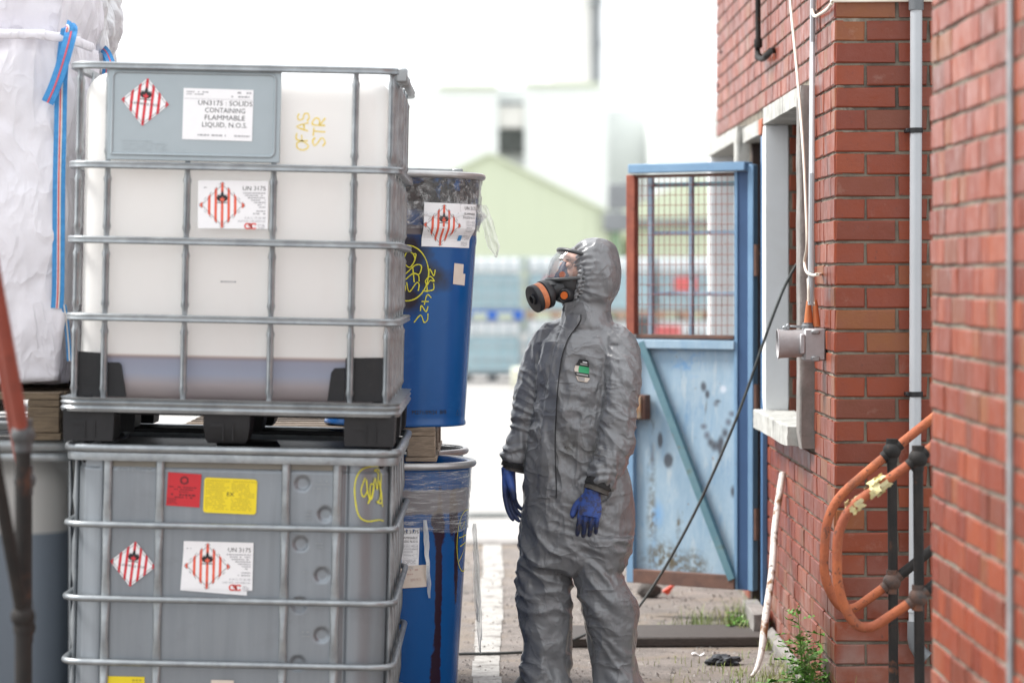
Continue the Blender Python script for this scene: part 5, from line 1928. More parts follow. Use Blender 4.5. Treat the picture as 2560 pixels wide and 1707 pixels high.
strap(bag, [sp(150, 60, .03), sp(156, 66, .01), sp(150, 100, .01), sp(142, 180, .01), sp(139, 300, .012), sp(136, 420, .014), sp(135, 560, .015), sp(134, 660, .015), sp(131, 708, .02)], .040,
      lanes=(('strap_blue', 0, 1), ('strap_white', .34, .62), ('strap_red', .46, .56)))
strap(bag, [sp(146, 700, .02), sp(150, 730, .03), sp(153, 780, .05), sp(155, 830, .06)], .016, lanes=(('strap_blue', 0, 1), ('strap_white', .3, .6)))

# stack behind: its own container, pallet and a second bag
lc2 = dup(lc, None, (-1.95, 10.5, 0), (0, 0, 0), 'pale container hidden behind the left stack, carrying the second bulk bag')
wood_pallet('wooden_pallet', 'wooden pallet under the second bulk bag behind the first', -2.45, -1.47, 10.45, 11.45, 1.03, .15, 'wooden pallets in the stacks', 'old_wood')
S2 = 671.0
bag2 = thing('bulk_bag', 'crumpled white bulk bag with a loose liner top behind the first one', 'bag', (-2.0, 10.9, 1.18), group='white bulk bags')
part('bag', bag_mesh(-2.5, -1.50, 10.45, 11.4, 1.18, 2.38, 9, .02, 24), M['bag_white'], bag2, smooth=True)
mb = bag_mesh(-2.6, -1.462, 10.5, 11.3, 2.30, 2.80, 13, .045, 44, top=.12)
part('liner', mb, M['bag_film'], bag2, smooth=True)
p2 = lambda xv, yv, Y: Vector(((xv * K - HX) / (F / Y), Y, CH - (yv * K - HY) / (F / Y)))
strap(bag2, [p2(236, 112, 10.6), p2(244, 120, 10.55), p2(250, 132, 10.5), p2(256, 150, 10.48), p2(258, 170, 10.5)], .03)
strap(bag2, [p2(238, 115, 10.62), p2(246, 135, 10.6), p2(240, 200, 10.6)], .03)

# ================================================================ drums
SD = 697.0
YD = F / SD
def drum_extra_up(N, L, co, col):
    wob = noise_node(N, L, co, 6, 6, .6)
    f = blob(N, L, co, (.02, -.30, .60), (.13, .2, .13), .55, wob, .35)
    f2 = blob(N, L, co, (.13, -.30, .53), (.10, .2, .07), .5, wob, .35)
    f3 = blob(N, L, co, (.05, -.30, .45), (.07, .2, .07), .6, wob, .3)
    m_ = mth(N, L, 'MAXIMUM', mth(N, L, 'MAXIMUM', f, f2), f3)
    col = mixc(N, L, mth(N, L, 'MULTIPLY', m_, .95), col, (.022, .021, .024))
    sx = N.new('ShaderNodeSeparateXYZ')
    L.new(co, sx.inputs[0])
    z = mth(N, L, 'ADD', sx.outputs['Z'], mth(N, L, 'MULTIPLY', mth(N, L, 'SUBTRACT', wob, .5), .03))
    band = mth(N, L, 'MULTIPLY', maprange(N, L, z, .672, .678), maprange(N, L, z, .712, .706))
    col = mixc(N, L, mth(N, L, 'MULTIPLY', band, .8), col, (.20, .175, .155))
    tar = mth(N, L, 'MULTIPLY', maprange(N, L, z, .735, .765), maprange(N, L, noise_node(N, L, co, 8, 7, .7), .40, .5))
    return mixc(N, L, tar, col, (.018, .016, .016))
def drum_extra_lo(N, L, co, col):
    wob = noise_node(N, L, co, 26, 6, .7)
    for c, r in (((.185, -.22, .40), (.014, .3, .46)), ((.245, -.16, .58), (.008, .3, .20)), ((.172, -.24, .70), (.02, .3, .03)), ((.232, -.17, .72), (.014, .3, .10)), ((.185, -.22, .66), (.022, .3, .08)), ((.178, -.22, .12), (.02, .3, .16))):
        col = mixc(N, L, blob(N, L, co, c, r, .25, wob, .28), col, (.022, .008, .022))
    sx = N.new('ShaderNodeSeparateXYZ')
    L.new(co, sx.inputs[0])
    z = mth(N, L, 'ADD', sx.outputs['Z'], mth(N, L, 'MULTIPLY', mth(N, L, 'SUBTRACT', wob, .5), .02))
    band = mth(N, L, 'MULTIPLY', maprange(N, L, z, .715, .722), maprange(N, L, z, .806, .800))
    return mixc(N, L, mth(N, L, 'MULTIPLY', band, .8), col, (.27, .235, .20))
def drum_paint(name, ex):
    return mat(name, (.004, .085, .29), (.003, .072, .25), 3, .26, bump=.06, bscale=8, spec=.4,
               layers=[((.12, .075, .055), 24, .715, .77, .8), ((.02, .12, .33), 6, .58, .8)], extra=ex)
M['drum_up'] = drum_paint('blue_drum_paint_blackened', drum_extra_up)
M['drum_lo'] = drum_paint('blue_drum_paint_with_drips', drum_extra_lo)
M['drum_plain'] = drum_paint('blue_drum_paint', None)
M['drum_rim'] = mat('dirty_zinc_ring', (.50, .50, .50), (.36, .36, .36), 9, .4, .55, bump=.2, layers=[((.05, .05, .05), 11, .62, .72, .7)])
M['film'] = film_mat('clear_stretch_film', .06, .58)
M['film_dense'] = film_mat('crumpled_stretch_film', .06, .55, (9, 9, 9), 3.0)
M['film_loose'] = film_mat('loose_whitish_film', .42, .8, (5, 5, 2), 3, (.84, .85, .82))

RT, RB, HD = .292, .249, .898
def drum_r(z):
    r = lerp(RB, RT, z / HD)
    return r
def drum_body(t, m, hoops=(.30, .60)):
    prof = [(.001, .012), (drum_r(0) - .01, .012), (drum_r(0) + .002, 0), (drum_r(0) + .005, .004), (drum_r(0) + .004, .012), (drum_r(.02), .02)]
    for i in range(1, 60):
        z = .02 + (HD - .05) * i / 59
        r = drum_r(z)
        for h in hoops:
            r += .0022 * math.exp(-((z - h) / .012) ** 2)
        prof.append((r, z))
    prof.append((drum_r(HD) + .002, HD - .015))
    return lpart('body', MB().lathe(prof, 72, cap=False), M[m], t, smooth=True)
def drum_ring(t, m='drum_rim'):
    z = HD - .012
    r = RT + .008
    ring = []
    for i in range(13):
        a = R(-150 + 300 * i / 12)
        ring.append((r + .0135 * math.cos(a) - .002, z + .0125 * math.sin(a)))
    return lpart('locking_ring', MB().lathe(ring, 72, cap=False), M[m], t, smooth=True)
def dmap(z0=0.0):
    def f(u, v, l):
        r = drum_r(v) + l
        a = u / drum_r(v)
        return Vector((r * math.sin(a), -r * math.cos(a), v))
    return f
def dlabel(cu, cz, ang=0):
    g = dmap()
    ca, sa = math.cos(ang), math.sin(ang)
    return lambda u, v, l: g(cu + u * ca - v * sa, cz + u * sa + v * ca, l)
def drum_un():
    pr = Print()
    pr.merge(placard(.0715, 'orange_ink', True).shift(-.043, -.001))
    pr.text('ink', 'UN 3175', .111, .0565, .0125, 'r', 1.0)
    pr.line('grey_ink', (.024, .0745), (.113, .0745), .0007).line('grey_ink', (.024, .050), (.113, .050), .0007).line('grey_ink', (.024, .050), (.024, .0745), .0007)
    pr.text('ink', 'FLAMMABLE', .108, .0385, .0082, 'r', 1.0).text('ink', 'SOLIDS N.O.S', .108, .0255, .0082, 'r', 1.0)
    for y0, y1 in ((.0085, .0185), (-.0145, .0085), (-.0285, -.0145)):
        for q in (((.058, y0), (.108, y0)), ((.058, y1), (.108, y1)), ((.058, y0), (.058, y1)), ((.108, y0), (.108, y1))):
            pr.line('grey_ink', q[0], q[1], .0006)
    pr.text('grey_ink', 'E.W.C. 080314', .060, .0108, .0055, 'l', 1.0).text('grey_ink', 'WASTE PERMIT', .060, .0, .0055, 'l', .95)
    pr.text('grey_ink', 'RP3931SE', .060, -.0095, .0055, 'l', 1.0).text('grey_ink', 'TRANSFER No.', .060, -.0215, .0045, 'l', .9)
    pr.poly('blue_ink', [(.034, -.053), (.052, -.053), (.052, -.034), (.034, -.034)])
    pr.stroke('paper', smooth_pts([(.040, -.037), (.038, -.044), (.044, -.049), (.049, -.046)], 4), .0018, .0004).stroke('paper', smooth_pts([(.046, -.038), (.044, -.041), (.047, -.044)], 4), .0016, .0004)
    for i in range(4):
        pr.scrawl('grey_ink', .056, .103, -.036 - i * .0042, .0018, .8)
    for i in range(4):
        pr.scrawl('grey_ink', .056, .095, -.058 - i * .0038, .0016, .8)
    return pr

ud = thing('blue_drum', 'tapered blue steel drum with black stain and UN label, on the pallet above another drum', 'drum', (-.362, YD, 1.0215), (0, R(.9), 0), 'blue steel drums')
drum_body(ud, 'drum_up', (.66,))
drum_ring(ud)
lpart('lid', MB().lathe([(.001, HD - .022), (RT - .03, HD - .022), (RT - .012, HD - .004), (RT - .004, HD + .002), (RT, HD - .01)], 64, cap=False), M['galv_dark'], ud)
a0 = R(8)
def crumpled_film(r0, z0, z1, amp, seed, drop=True):
    def f(u, v):
        a = u * 2 * math.pi
        z = lerp(z0, z1, v)
        r = r0(z)
        p = Vector((math.cos(a) * 4, math.sin(a) * 4, z * 22 + seed))
        d = noise.voronoi(p * 2.2)[0]
        r += amp * (.6 + noise.noise(p) * .9 + (d[1] - d[0]) * .9)
        dz = .012 * noise.noise(Vector((math.cos(a) * 3, math.sin(a) * 3, seed))) * (1 - v) if drop else 0
        return Vector((r * math.sin(a), -r * math.cos(a), z + dz))
    return MB().grid(f, 190, 30)
neck = lambda z: drum_r(z) + .002 + .008 * math.exp(-((z - .742) / .03) ** 2)
lpart('shrink_wrap', crumpled_film(neck, .715, HD - .022, .007, 3), M['film_dense'], ud, smooth=False)
lpart('shrink_wrap', crumpled_film(lambda z: drum_r(z) + .016 * math.exp(-((z - .745) / .022) ** 2), .695, .79, .010, 11), M['film_dense'], ud, smooth=False)
g = dmap()
tail_o = Vector((drum_r(.75) * math.sin(R(68)) + .02, -drum_r(.75) * math.cos(R(68)), 0))
def film_tail(u, v, top, bot, w0, w1, sway, seed):
    z = lerp(top, bot, v)
    w = interp([(0, w0 * .5), (.25, w0), (.8, w1), (1, w1 * .15)], v)
    x = sway * v + (u - .5) * w
    return Vector((x + .006 * noise.noise(Vector((u * 4, v * 7, seed))), .012 * noise.noise(Vector((u * 5, v * 5, seed + 3))), z))
def tail(t, base, *a):
    mb = MB().grid(lambda u, v: base + film_tail(u, v, *a), 8, 24)
    return lpart('film_tail', mb, M['film_loose'], t, smooth=True)
tail(ud, Vector((RT + .012, -.10, 0)), .785, .60, .042, .044, .050, 2.0)
_dl = dlabel(.208, .709, R(-.6))
def over_film(u, v, l):
    """the label is stuck over the stretch film round the neck"""
    t = max(0, min(1, (.709 + v - .655) / .05))
    return _dl(u, v, l + .021 * t * t * (3 - 2 * t))
label_obj(ud, over_film, .229, .153, M['paper'], drum_un(), lab='white UN 3175 label', nu=20, lift=.0015)
pts = [(-.033, -.037), (.037, -.037), (.037, .004), (.022, .004), (.021, .016), (.023, .018), (.021, .037), (-.033, .037)]
s_ = MB()
g2 = dlabel(.262, .538, R(-4))
for x0, x1, y0, y1 in ((-.033, .021, .004, .037), (-.033, .037, -.037, .004)):
    s_.grid(lambda a, b: g2(lerp(x0, x1, a), lerp(y0, y1, b), .0015), 8, 2)
lpart('sticker', s_, M['beige_paper'], ud, smooth=False)
pr = Print()
gu = lambda xv, yv: (drum_r(.5) * math.asin(max(-1, min(1, ((xv * K - HX) / SD + .353) / drum_r(.5)))), CH - (yv * K - HY) / SD - 1.0215)
C = [gu(941 + 47 * math.cos(R(a)), 627 + 62 * math.sin(R(a))) for a in range(-115, 116, 8)]
pr.stroke('chalk', C, .0042)
def G(pts, n=5, w=.0040):
    pr.stroke('chalk', smooth_pts([gu(*p) for p in pts], n), w)
zz = lambda zx, zy: ((980 + zx / 6.03) / K, (600 + zy / 6.03) / K)
for ln in ([(140, 400), (185, 370), (215, 520), (380, 380), (470, 390), (440, 510), (350, 500), (245, 590)],
           [(345, 400), (370, 630)], [(215, 280), (260, 190), (330, 200), (375, 290), (310, 410), (240, 370), (215, 280)], [(350, 215), (390, 220), (370, 320)],
           [(270, 560), (360, 505), (430, 530), (440, 620)], [(260, 630), (300, 770), (400, 640), (440, 660), (430, 755)],
           [(180, 510), (135, 620), (215, 640), (245, 720), (220, 780), (180, 690), (130, 720)]):
    G([zz(*p) for p in ln])
for ln in ([(375, 1220), (470, 1110), (520, 1215), (570, 1180), (575, 1085)], [(465, 1050), (480, 970), (545, 1060), (575, 980)], [(480, 910), (585, 910)], [(520, 960), (560, 810), (620, 855)],
           [(490, 755), (560, 755), (650, 730), (650, 640)], [(560, 770), (555, 680)], [(560, 670), (530, 610), (600, 540), (660, 610), (600, 600), (560, 670)], [(580, 530), (590, 430), (650, 530), (670, 440)]):
    G([zz(*p) for p in ln])
pr.build(ud, g, .0016, 'marker_writing')
pr = Print().text('ink', 'M271/09/24  BFB', .068, .046, .0140, 'l', 1.02)
pr.stroke('ink', [(.275, .058), (.285, .040), (.265, .040), (.275, .058)], .0014)
pr.build(ud, g, .0014, 'stencil')
bar = single('steel_bar', MB().bx(-.62, -.135, YD - .10, YD - .06, 1.912, 1.932, .003).bx(-.155, -.118, YD - .105, YD - .055, 1.912, 1.934, .003),
             M['galv_dark'], 'flat grey steel bar lying on top of the upper blue drum', 'bar', loc=(-.4, YD - .08, 1.912))
bar.rotation_euler = (0, R(1.6), 0)
bar.location.z += .004

ld = thing('blue_drum', 'blue steel drum on the ground with dark purple drips and clear wrap', 'drum', (-.395, YD, 0.0), (0, R(.9), 0), 'blue steel drums')
drum_body(ld, 'drum_lo', (.66,))
drum_ring(ld)
lpart('lid', MB().lathe([(.001, HD - .03), (RT - .03, HD - .03), (RT - .012, HD - .006), (RT - .002, HD - .003)], 64, cap=False), M['drum_plain'], ld)
lpart('latch', MB().box((.03, -RT - .022, HD - .013), (.035, .012, .024), None, .002).box((.055, -RT - .020, HD - .013), (.012, .014, .020), None, .002), M['galv'], ld)
lpart('shrink_wrap', crumpled_film(lambda z: drum_r(z) + .001, .652, HD - .03, .0035, 21), M['film'], ld, smooth=False)
label_obj(ld, dlabel(.005, .597, R(-.8)), .229, .153, M['paper'], drum_un(), lab='white UN 3175 label partly hidden by the container', nu=20, lift=.0015)
g3 = dlabel(.098, .505, R(2))
s_ = MB().grid(lambda a, b: g3(lerp(-.056, .052, a), lerp(-.042, .036, b), .002 + .006 * max(0, .3 - a)), 10, 3)
st_ = lpart('sticker', s_, M['beige_paper'], ld, smooth=False)
Print().text('beige_print', '200 KG', -.01, -.018, .009, 'l', 1.0).scrawl('beige_print', -.04, .03, .018, .005, .7).scrawl('beige_print', -.02, .0, .004, .004, .7).build(st_, g3, .003) if M.setdefault('beige_print', plain('faded_print', (.55, .38, .33), .7)) else None
def strip(u, v):
    z = lerp(.70, .425, v)
    w = interp([(0, .012), (.3, .020), (.7, .016), (1, .006)], v)
    a = (.137 + .022 * v + (u - .5) * w + .003 * noise.noise(Vector((v * 8, 1, 2)))) / drum_r(z)
    r = drum_r(z) + .006 + .006 * math.sin(v * 9) * (u - .5) + .004
    return Vector((r * math.sin(a), -r * math.cos(a), z))
lpart('film_strip', MB().grid(strip, 4, 24), M['film_loose'], ld, smooth=True)
tail(ld, Vector((RT + .016, -.03, 0)), .67, .32, .020, .026, .018, 6.0)
tail(ld, Vector((RT + .022, .02, 0)), .60, .20, .018, .02, .022, 9.0)
pr = Print()
gl_ = lambda xv, yv: (drum_r(.5) * math.asin(max(-1, min(1, ((xv * K - HX) / SD + .385) / drum_r(.5)))), CH - (yv * K - HY) / SD)
C = [gl_(1066 + 17 * math.cos(R(a)), 1235 + 70 * math.sin(R(a))) for a in range(60, 342, 10)]
pr.stroke('chalk', C, .0035)
for ln in ([(1055, 1190), (1057, 1205), (1063, 1190), (1062, 1235)], [(1053, 1225), (1066, 1222)], [(1056, 1245), (1066, 1240), (1064, 1255), (1054, 1280)], [(1070, 1190), (1075, 1200), (1069, 1215)], [(1070, 1222), (1076, 1230), (1071, 1250)]):
    pr.stroke('chalk', smooth_pts([gl_(*p) for p in ln], 4), .0032)
pr.build(ld, g, .0016, 'marker_writing')

td = thing('blue_drum', 'third blue drum with an open top standing behind the lower drum', 'drum', (-.415, YD + .64, 0.0), (0, 0, 0), 'blue steel drums')
drum_body(td, 'drum_plain', (.66,))
drum_ring(td)
lpart('lining', MB().lathe([(RT - .003, HD), (RT - .012, HD - .05), (RB - .01, .05), (.001, .05)], 48, cap=False), M['black_plastic'], td)
wood_pallet('wooden_pallet', 'weathered wooden pallet between the two blue drums', -1.12, -.213, YD - .235, YD + .80, .8995, .122, 'wooden pallets in the stacks', 'wood', .016)
# drums hidden beside them carry the other end of the pallet
d4 = dup(ld, None, (-1.02, YD + .05, 0.0), (0, 0, R(200)), 'plain blue drum hidden behind the bulk containers, left of the dripping one')
for ch in list(d4.children_recursive):
    if ch.name.split('.')[0] in ('label', 'sticker', 'print', 'marker_writing', 'film_tail', 'film_strip', 'shrink_wrap'):
        bpy.data.objects.remove(ch)

# ================================================================ person in a grey chemical suit
SP = 690.0
YPN = F / SP
VP = K / SP                                  # metres per view pixel at the person
def PW(xv, yv, dy=0.0):
    return Vector(((xv * K - HX) / SP, YPN + dy, CH - (yv * K - HY) / SP))

def ell(xl, xr, yv, ry, dy=0.0, n=28, pw=2.3):
    """level ring between two silhouette points"""
    a, b = PW(xl, yv, dy), PW(xr, yv, dy)
    c = (a + b) / 2
    rx = (b.x - a.x) / 2
    out = []
    for i in range(n):
        t = 2 * math.pi * i / n
        ct, st = math.cos(t), math.sin(t)
        out.append(c + Vector((rx * math.copysign(abs(ct) ** (2 / pw), ct), ry * math.copysign(abs(st) ** (2 / pw), st), 0)))
    return out

def limb(keys, n=24, sub=4):
    """tapered limb through (xv, yv, dy, radius) points"""
    P = smooth_pts([PW(k[0], k[1], k[2]) for k in keys], sub)
    rr = [keys[min(i // sub, len(keys) - 1)][3] * (1 - (i % sub) / sub) + keys[min(i // sub + 1, len(keys) - 1)][3] * ((i % sub) / sub) for i in range(len(P))]
    return MB().tube(P, rr, n)

def remeshed(mbs, vox, smooth_it=4):
    mb = MB()
    for m_ in mbs:
        mb.add(m_.v, m_.f)
    me = mesh('raw', mb, [])
    bm = bmesh.new()
    bm.from_mesh(me)
    bmesh.ops.recalc_face_normals(bm, faces=bm.faces)
    bm.to_mesh(me)
    bm.free()
    ob = bpy.data.objects.new('raw', me)
    COL.objects.link(ob)
    md = ob.modifiers.new('r', 'REMESH')
    md.mode = 'VOXEL'
    md.voxel_size = vox
    dg = bpy.context.evaluated_depsgraph_get()
    dg.update()
    out = bpy.data.meshes.new_from_object(ob.evaluated_get(dg))
    bpy.data.objects.remove(ob)
    bm = bmesh.new()
    bm.from_mesh(out)
    for _ in range(smooth_it):
        bmesh.ops.smooth_vert(bm, verts=bm.verts, factor=.5, use_axis_x=True, use_axis_y=True, use_axis_z=True)
    bm.normal_update()
    return bm

torso_rows = [(722, 1298, 1396, .074, .01), (745, 1290, 1406, .085, .01), (765, 1270, 1428, .100, .01), (790, 1248, 1442, .115, .0), (830, 1240, 1444, .125, 0), (880, 1236, 1438, .130, 0),
              (940, 1230, 1430, .132, 0), (1000, 1217, 1428, .135, 0), (1060, 1209, 1434, .138, -.005), (1110, 1205, 1448, .142, -.005), (1160, 1203, 1453, .145, 0),
              (1210, 1199, 1454, .148, 0), (1255, 1195, 1450, .145, 0), (1290, 1194, 1438, .13, 0), (1312, 1210, 1425, .10, 0)]
torso = MB().rings([ell(xl, xr, y, ry, dy) for y, xl, xr, ry, dy in torso_rows])
neck = MB().rings([ell(xl, xr, y, ry, dy) for y, xl, xr, ry, dy in [(684, 1316, 1404, .066, .0), (700, 1304, 1400, .072, 0), (715, 1297, 1398, .078, 0), (735, 1294, 1402, .085, 0), (752, 1288, 1410, .09, 0)]])
hood_rows = [(553, 1346, 1392, .040), (558, 1335, 1402, .056), (567, 1327, 1411, .070), (582, 1322, 1417, .081), (604, 1320, 1421, .088), (630, 1321, 1422, .090), (655, 1322, 1419, .089),
             (675, 1322, 1412, .084), (690, 1320, 1404, .077), (700, 1316, 1396, .068), (708, 1314, 1390, .058)]
hood = MB().rings([ell(xl, xr, y, ry, 0) for y, xl, xr, ry in hood_rows])
arm_f = limb([(1310, 764, .02, .05), (1272, 776, .04, .055), (1248, 806, .055, .060), (1230, 860, .06, .060), (1220, 920, .055, .056), (1209, 975, .045, .053), (1194, 1020, .035, .049), (1184, 1050, .03, .046), (1180, 1064, .03, .043)])
arm_n = limb([(1360, 765, -.01, .055), (1402, 778, -.035, .060), (1424, 808, -.070, .064), (1427, 860, -.105, .065), (1419, 920, -.125, .062), (1412, 970, -.135, .060), (1410, 1010, -.145, .061), (1400, 1045, -.165, .057), (1385, 1078, -.18, .051), (1373, 1102, -.185, .048)])
leg_f = MB().rings([ell(xl, xr, y, ry, dy) for y, xl, xr, ry, dy in [(1230, 1198, 1330, .12, .03), (1270, 1193, 1325, .118, .03), (1310, 1190, 1320, .112, .03), (1330, 1190, 1315, .108, .03), (1370, 1190, 1313, .102, .02), (1420, 1195, 1311, .100, .015), (1470, 1202, 1310, .098, .02),
                                                                   (1510, 1200, 1309, .098, .025), (1545, 1192, 1310, .105, .02), (1575, 1189, 1312, .11, .015), (1605, 1192, 1310, .105, .01), (1622, 1200, 1304, .09, .01)]])
leg_n = MB().rings([ell(xl, xr, y, ry, dy) for y, xl, xr, ry, dy in [(1230, 1310, 1455, .125, -.03), (1265, 1312, 1445, .12, -.03), (1292, 1316, 1432, .112, -.03), (1312, 1320, 1424, .108, -.03), (1340, 1327, 1442, .108, -.035), (1372, 1334, 1461, .108, -.04), (1420, 1343, 1461, .105, -.035),
                                                                   (1465, 1351, 1456, .10, -.03), (1500, 1358, 1455, .098, -.03), (1535, 1362, 1463, .102, -.03), (1565, 1366, 1475, .11, -.035), (1600, 1368, 1478, .112, -.04), (1622, 1376, 1470, .095, -.04)]])
bm = remeshed([torso, neck, hood, arm_f, arm_n, leg_f, leg_n], .0048, 9)

seg_n = [PW(1430, 805, -.06), PW(1412, 970, -.135), PW(1373, 1102, -.185)]
seg_f = [PW(1243, 800, .06), PW(1209, 975, .045), PW(1180, 1064, .03)]
def seg_t(p, a, b):
    d = b - a
    t = max(0, min(1, (p - a).dot(d) / d.length_squared))
    return t, (p - (a + d * t)).length
def vor(p):
    d = noise.voronoi(p)[0]
    return d[1] - d[0]
def ridge(v, k=2.0):
    return max(0.0, 1 - abs(v) * k)
ELB_N, ELB_F = seg_n[1], seg_f[1]
def fold(p):
    """height of the creases and folds of the stiff cloth at p"""
    zv = (HY + (CH - p.z) * SP) / K           # row in the photograph's pixels, used as height only
    h = 0.0
    rel = p - Vector((.27, YPN, 0))
    warp = noise.noise_vector(p * 5.0) * .06
    q = p + warp
    # stiff sheet: long flat facets meeting in sharp crests
    big = vor(Vector((q.x * 6.2 + 2 * q.z, q.y * 6.2, q.z * 3.3)))
    h += .019 * (.30 - min(big, .6))
    h -= .0028 * (min(vor(Vector((q.x * 15 + 3, q.y * 15, q.z * 9 + q.x * 5))), .5) - .25)
    on_n = min(seg_t(p, seg_n[0], seg_n[1])[1], seg_t(p, seg_n[1], seg_n[2])[1])
    on_f = min(seg_t(p, seg_f[0], seg_f[1])[1], seg_t(p, seg_f[1], seg_f[2])[1])
    if zv < 715:                              # hood: radiating pleats from the face opening
        c = PW(1318, 625)
        d = p - c
        ang = math.atan2(d.z, math.copysign(abs(d.y) + .02, -1) * 1.0)
        r = math.hypot(d.x, d.z) 
        near = math.exp(-max(0, d.x - .005) / .035)
        h += .0050 * near * math.sin(ang * 34 + noise.noise(p * 30) * 2.0)
        h += .007 * ridge(noise.noise(Vector((q.x * 10, q.y * 8, q.z * 13))), 2.4)
    elif min(on_n, on_f) < .085 and zv > 790:
        near_n = on_n < on_f
        e = ELB_N if near_n else ELB_F
        de = (p - e).length
        k = math.exp(-(de / .09) ** 2)
        h += (.0045 + .010 * k) * (ridge(noise.noise(Vector((q.x * 8, q.y * 8, q.z * 26 + q.x * 18))), 2.2) - .4)
        h += .006 * (ridge(noise.noise(Vector((q.x * 22, q.y * 18, q.z * 6)) + Vector((4, 0, 0))), 2.2) - .4)
        end = seg_n[2] if near_n else seg_f[2]
        k2 = math.exp(-((p - end).length / .07) ** 2)
        h += .007 * k2 * math.sin(p.z * 150 + noise.noise(p * 14) * 5)
    elif zv < 1150:                           # torso: drapes hanging from the shoulders, pulled across the belly
        k = math.exp(-((zv - 900) / 130) ** 2)
        h += (.006 + .005 * k) * (ridge(noise.noise(Vector((q.x * 13 + q.z * 5, q.y * 9, q.z * 5))), 2.0) - .4)
        h += .006 * (ridge(noise.noise(Vector((q.x * 6, q.y * 6, q.z * 15 + q.x * 7)) + Vector((9, 2, 0))), 2.0) - .4)
    else:                                     # legs: gathers at the crotch, knees and ankles
        kk = math.exp(-((zv - 1345) / 70) ** 2) + .9 * math.exp(-((zv - 1570) / 75) ** 2) + .5 * math.exp(-((zv - 1250) / 60) ** 2)
        h += (.0035 + .010 * kk) * (ridge(noise.noise(Vector((q.x * 7, q.y * 7, q.z * 19 + q.x * 9)) + Vector((1, 5, 0))), 2.1) - .4)
        h += .0055 * (ridge(noise.noise(Vector((q.x * 14, q.y * 12, q.z * 4)) + Vector((6, 1, 0))), 2.1) - .4)
    return h

bm.verts.ensure_lookup_table()
disp = [v.normal * fold(v.co) for v in bm.verts]
for v, d in zip(bm.verts, disp):
    v.co += d
bm.normal_update()
bvh = BVHTree.FromBMesh(bm)
suit = bpy.data.meshes.new('suit')
bm.to_mesh(suit)
bm.free()

def suit_extra(N, L, co, col):
    wob = noise_node(N, L, co, 17, 8, .72)
    g_ = noise_node(N, L, co, 40, 7, .75)
    for (xv, yv), r, c, amt in (((1300, 1020), (.075, 1, .085), (.055, .047, .034), .80), ((1262, 1065), (.05, 1, .05), (.06, .052, .04), .6), ((1318, 1150), (.05, 1, .06), (.065, .056, .045), .6), ((1360, 1030), (.05, 1, .03), (.085, .07, .045), .55),
                                ((1206, 1415), (.018, 1, .03), (.05, .05, .05), .6), ((1437, 1292), (.045, 1, .045), (.05, .03, .024), .7), ((1290, 1560), (.12, 1, .05), (.36, .36, .35), .12)):
        p = PW(xv, yv)
        f = mth(N, L, 'MULTIPLY', blob(N, L, co, (p.x, p.y, p.z), r, .9, wob, .35), maprange(N, L, g_, .36, .58, .1, amt))
        col = mixc(N, L, f, col, c)
    f = maprange(N, L, noise_node(N, L, co, 95, 3, .6), .70, .76, 0, .5)
    return mixc(N, L, f, col, (.42, .43, .43))
ms_ = mat('grey_coated_suit', (.208, .212, .222), (.178, .182, .191), 5, .25, 0, spec=.65, rough2=.36, extra=suit_extra)
T, N, L = nodes(ms_)
b_ = N['Principled BSDF']
tc_ = N.new('ShaderNodeTexCoord')
nv_ = noise_node(N, L, tc_.outputs['Object'], 7, 3)
wv = N.new('ShaderNodeVectorMath'); wv.operation = 'SCALE'
wc = N.new('ShaderNodeTexNoise'); wc.inputs['Scale'].default_value = 9
L.new(tc_.outputs['Object'], wc.inputs['Vector'])
L.new(wc.outputs['Color'], wv.inputs[0]); wv.inputs['Scale'].default_value = .09
wa = N.new('ShaderNodeVectorMath'); wa.operation = 'ADD'
L.new(tc_.outputs['Object'], wa.inputs[0]); L.new(wv.outputs[0], wa.inputs[1])
hsum = None
for sc_, am in ((20, 1.0), (47, .45)):
    vv = N.new('ShaderNodeTexVoronoi')
    vv.feature = 'DISTANCE_TO_EDGE'
    vv.inputs['Scale'].default_value = sc_
    L.new(wa.outputs[0], vv.inputs['Vector'])
    t = mth(N, L, 'MULTIPLY', vv.outputs['Distance'], am)
    hsum = t if hsum is None else mth(N, L, 'ADD', hsum, t)
bp_ = N.new('ShaderNodeBump')
b_.inputs['Coat Weight'].default_value = .15
b_.inputs['Coat Roughness'].default_value = .16
bp_.inputs['Strength'].default_value = .06
bp_.inputs['Distance'].default_value = .007
L.new(hsum, bp_.inputs['Height'])
L.new(bp_.outputs[0], b_.inputs['Normal'])
add_creases(ms_, ((4.6, (1, 1, .5), 1.0), (8, (.7, .7, 1.2), .7), (15, (1, 1, .7), .25)), .42, .015)
M['suit'] = ms_
suit.materials.append(ms_)
suit.polygons.foreach_set('use_smooth', [True] * len(suit.polygons))

px, pz = PW(1330, 1650).x, 0
per = thing('person', 'person in a grey hooded chemical suit, full face respirator and blue gloves, looking up', 'person', (px, YPN, 0))
body = link('body', suit, per, -Vector(per.location))

def ray(xv, yv, lift):
    o_ = PW(xv, yv)
    o_.y = 8.5
    hit, nrm, i, d = bvh.ray_cast(o_, Vector((0, 1, 0)), 4)
    if hit is None:
        return PW(xv, yv, -.10)
    return hit + Vector((0, -lift, 0))

def relax(P, it=2):
    for _ in range(it):
        P = [P[0]] + [(P[i - 1] + P[i] * 2 + P[i + 1]) / 4 for i in range(1, len(P) - 1)] + [P[-1]]
    return P
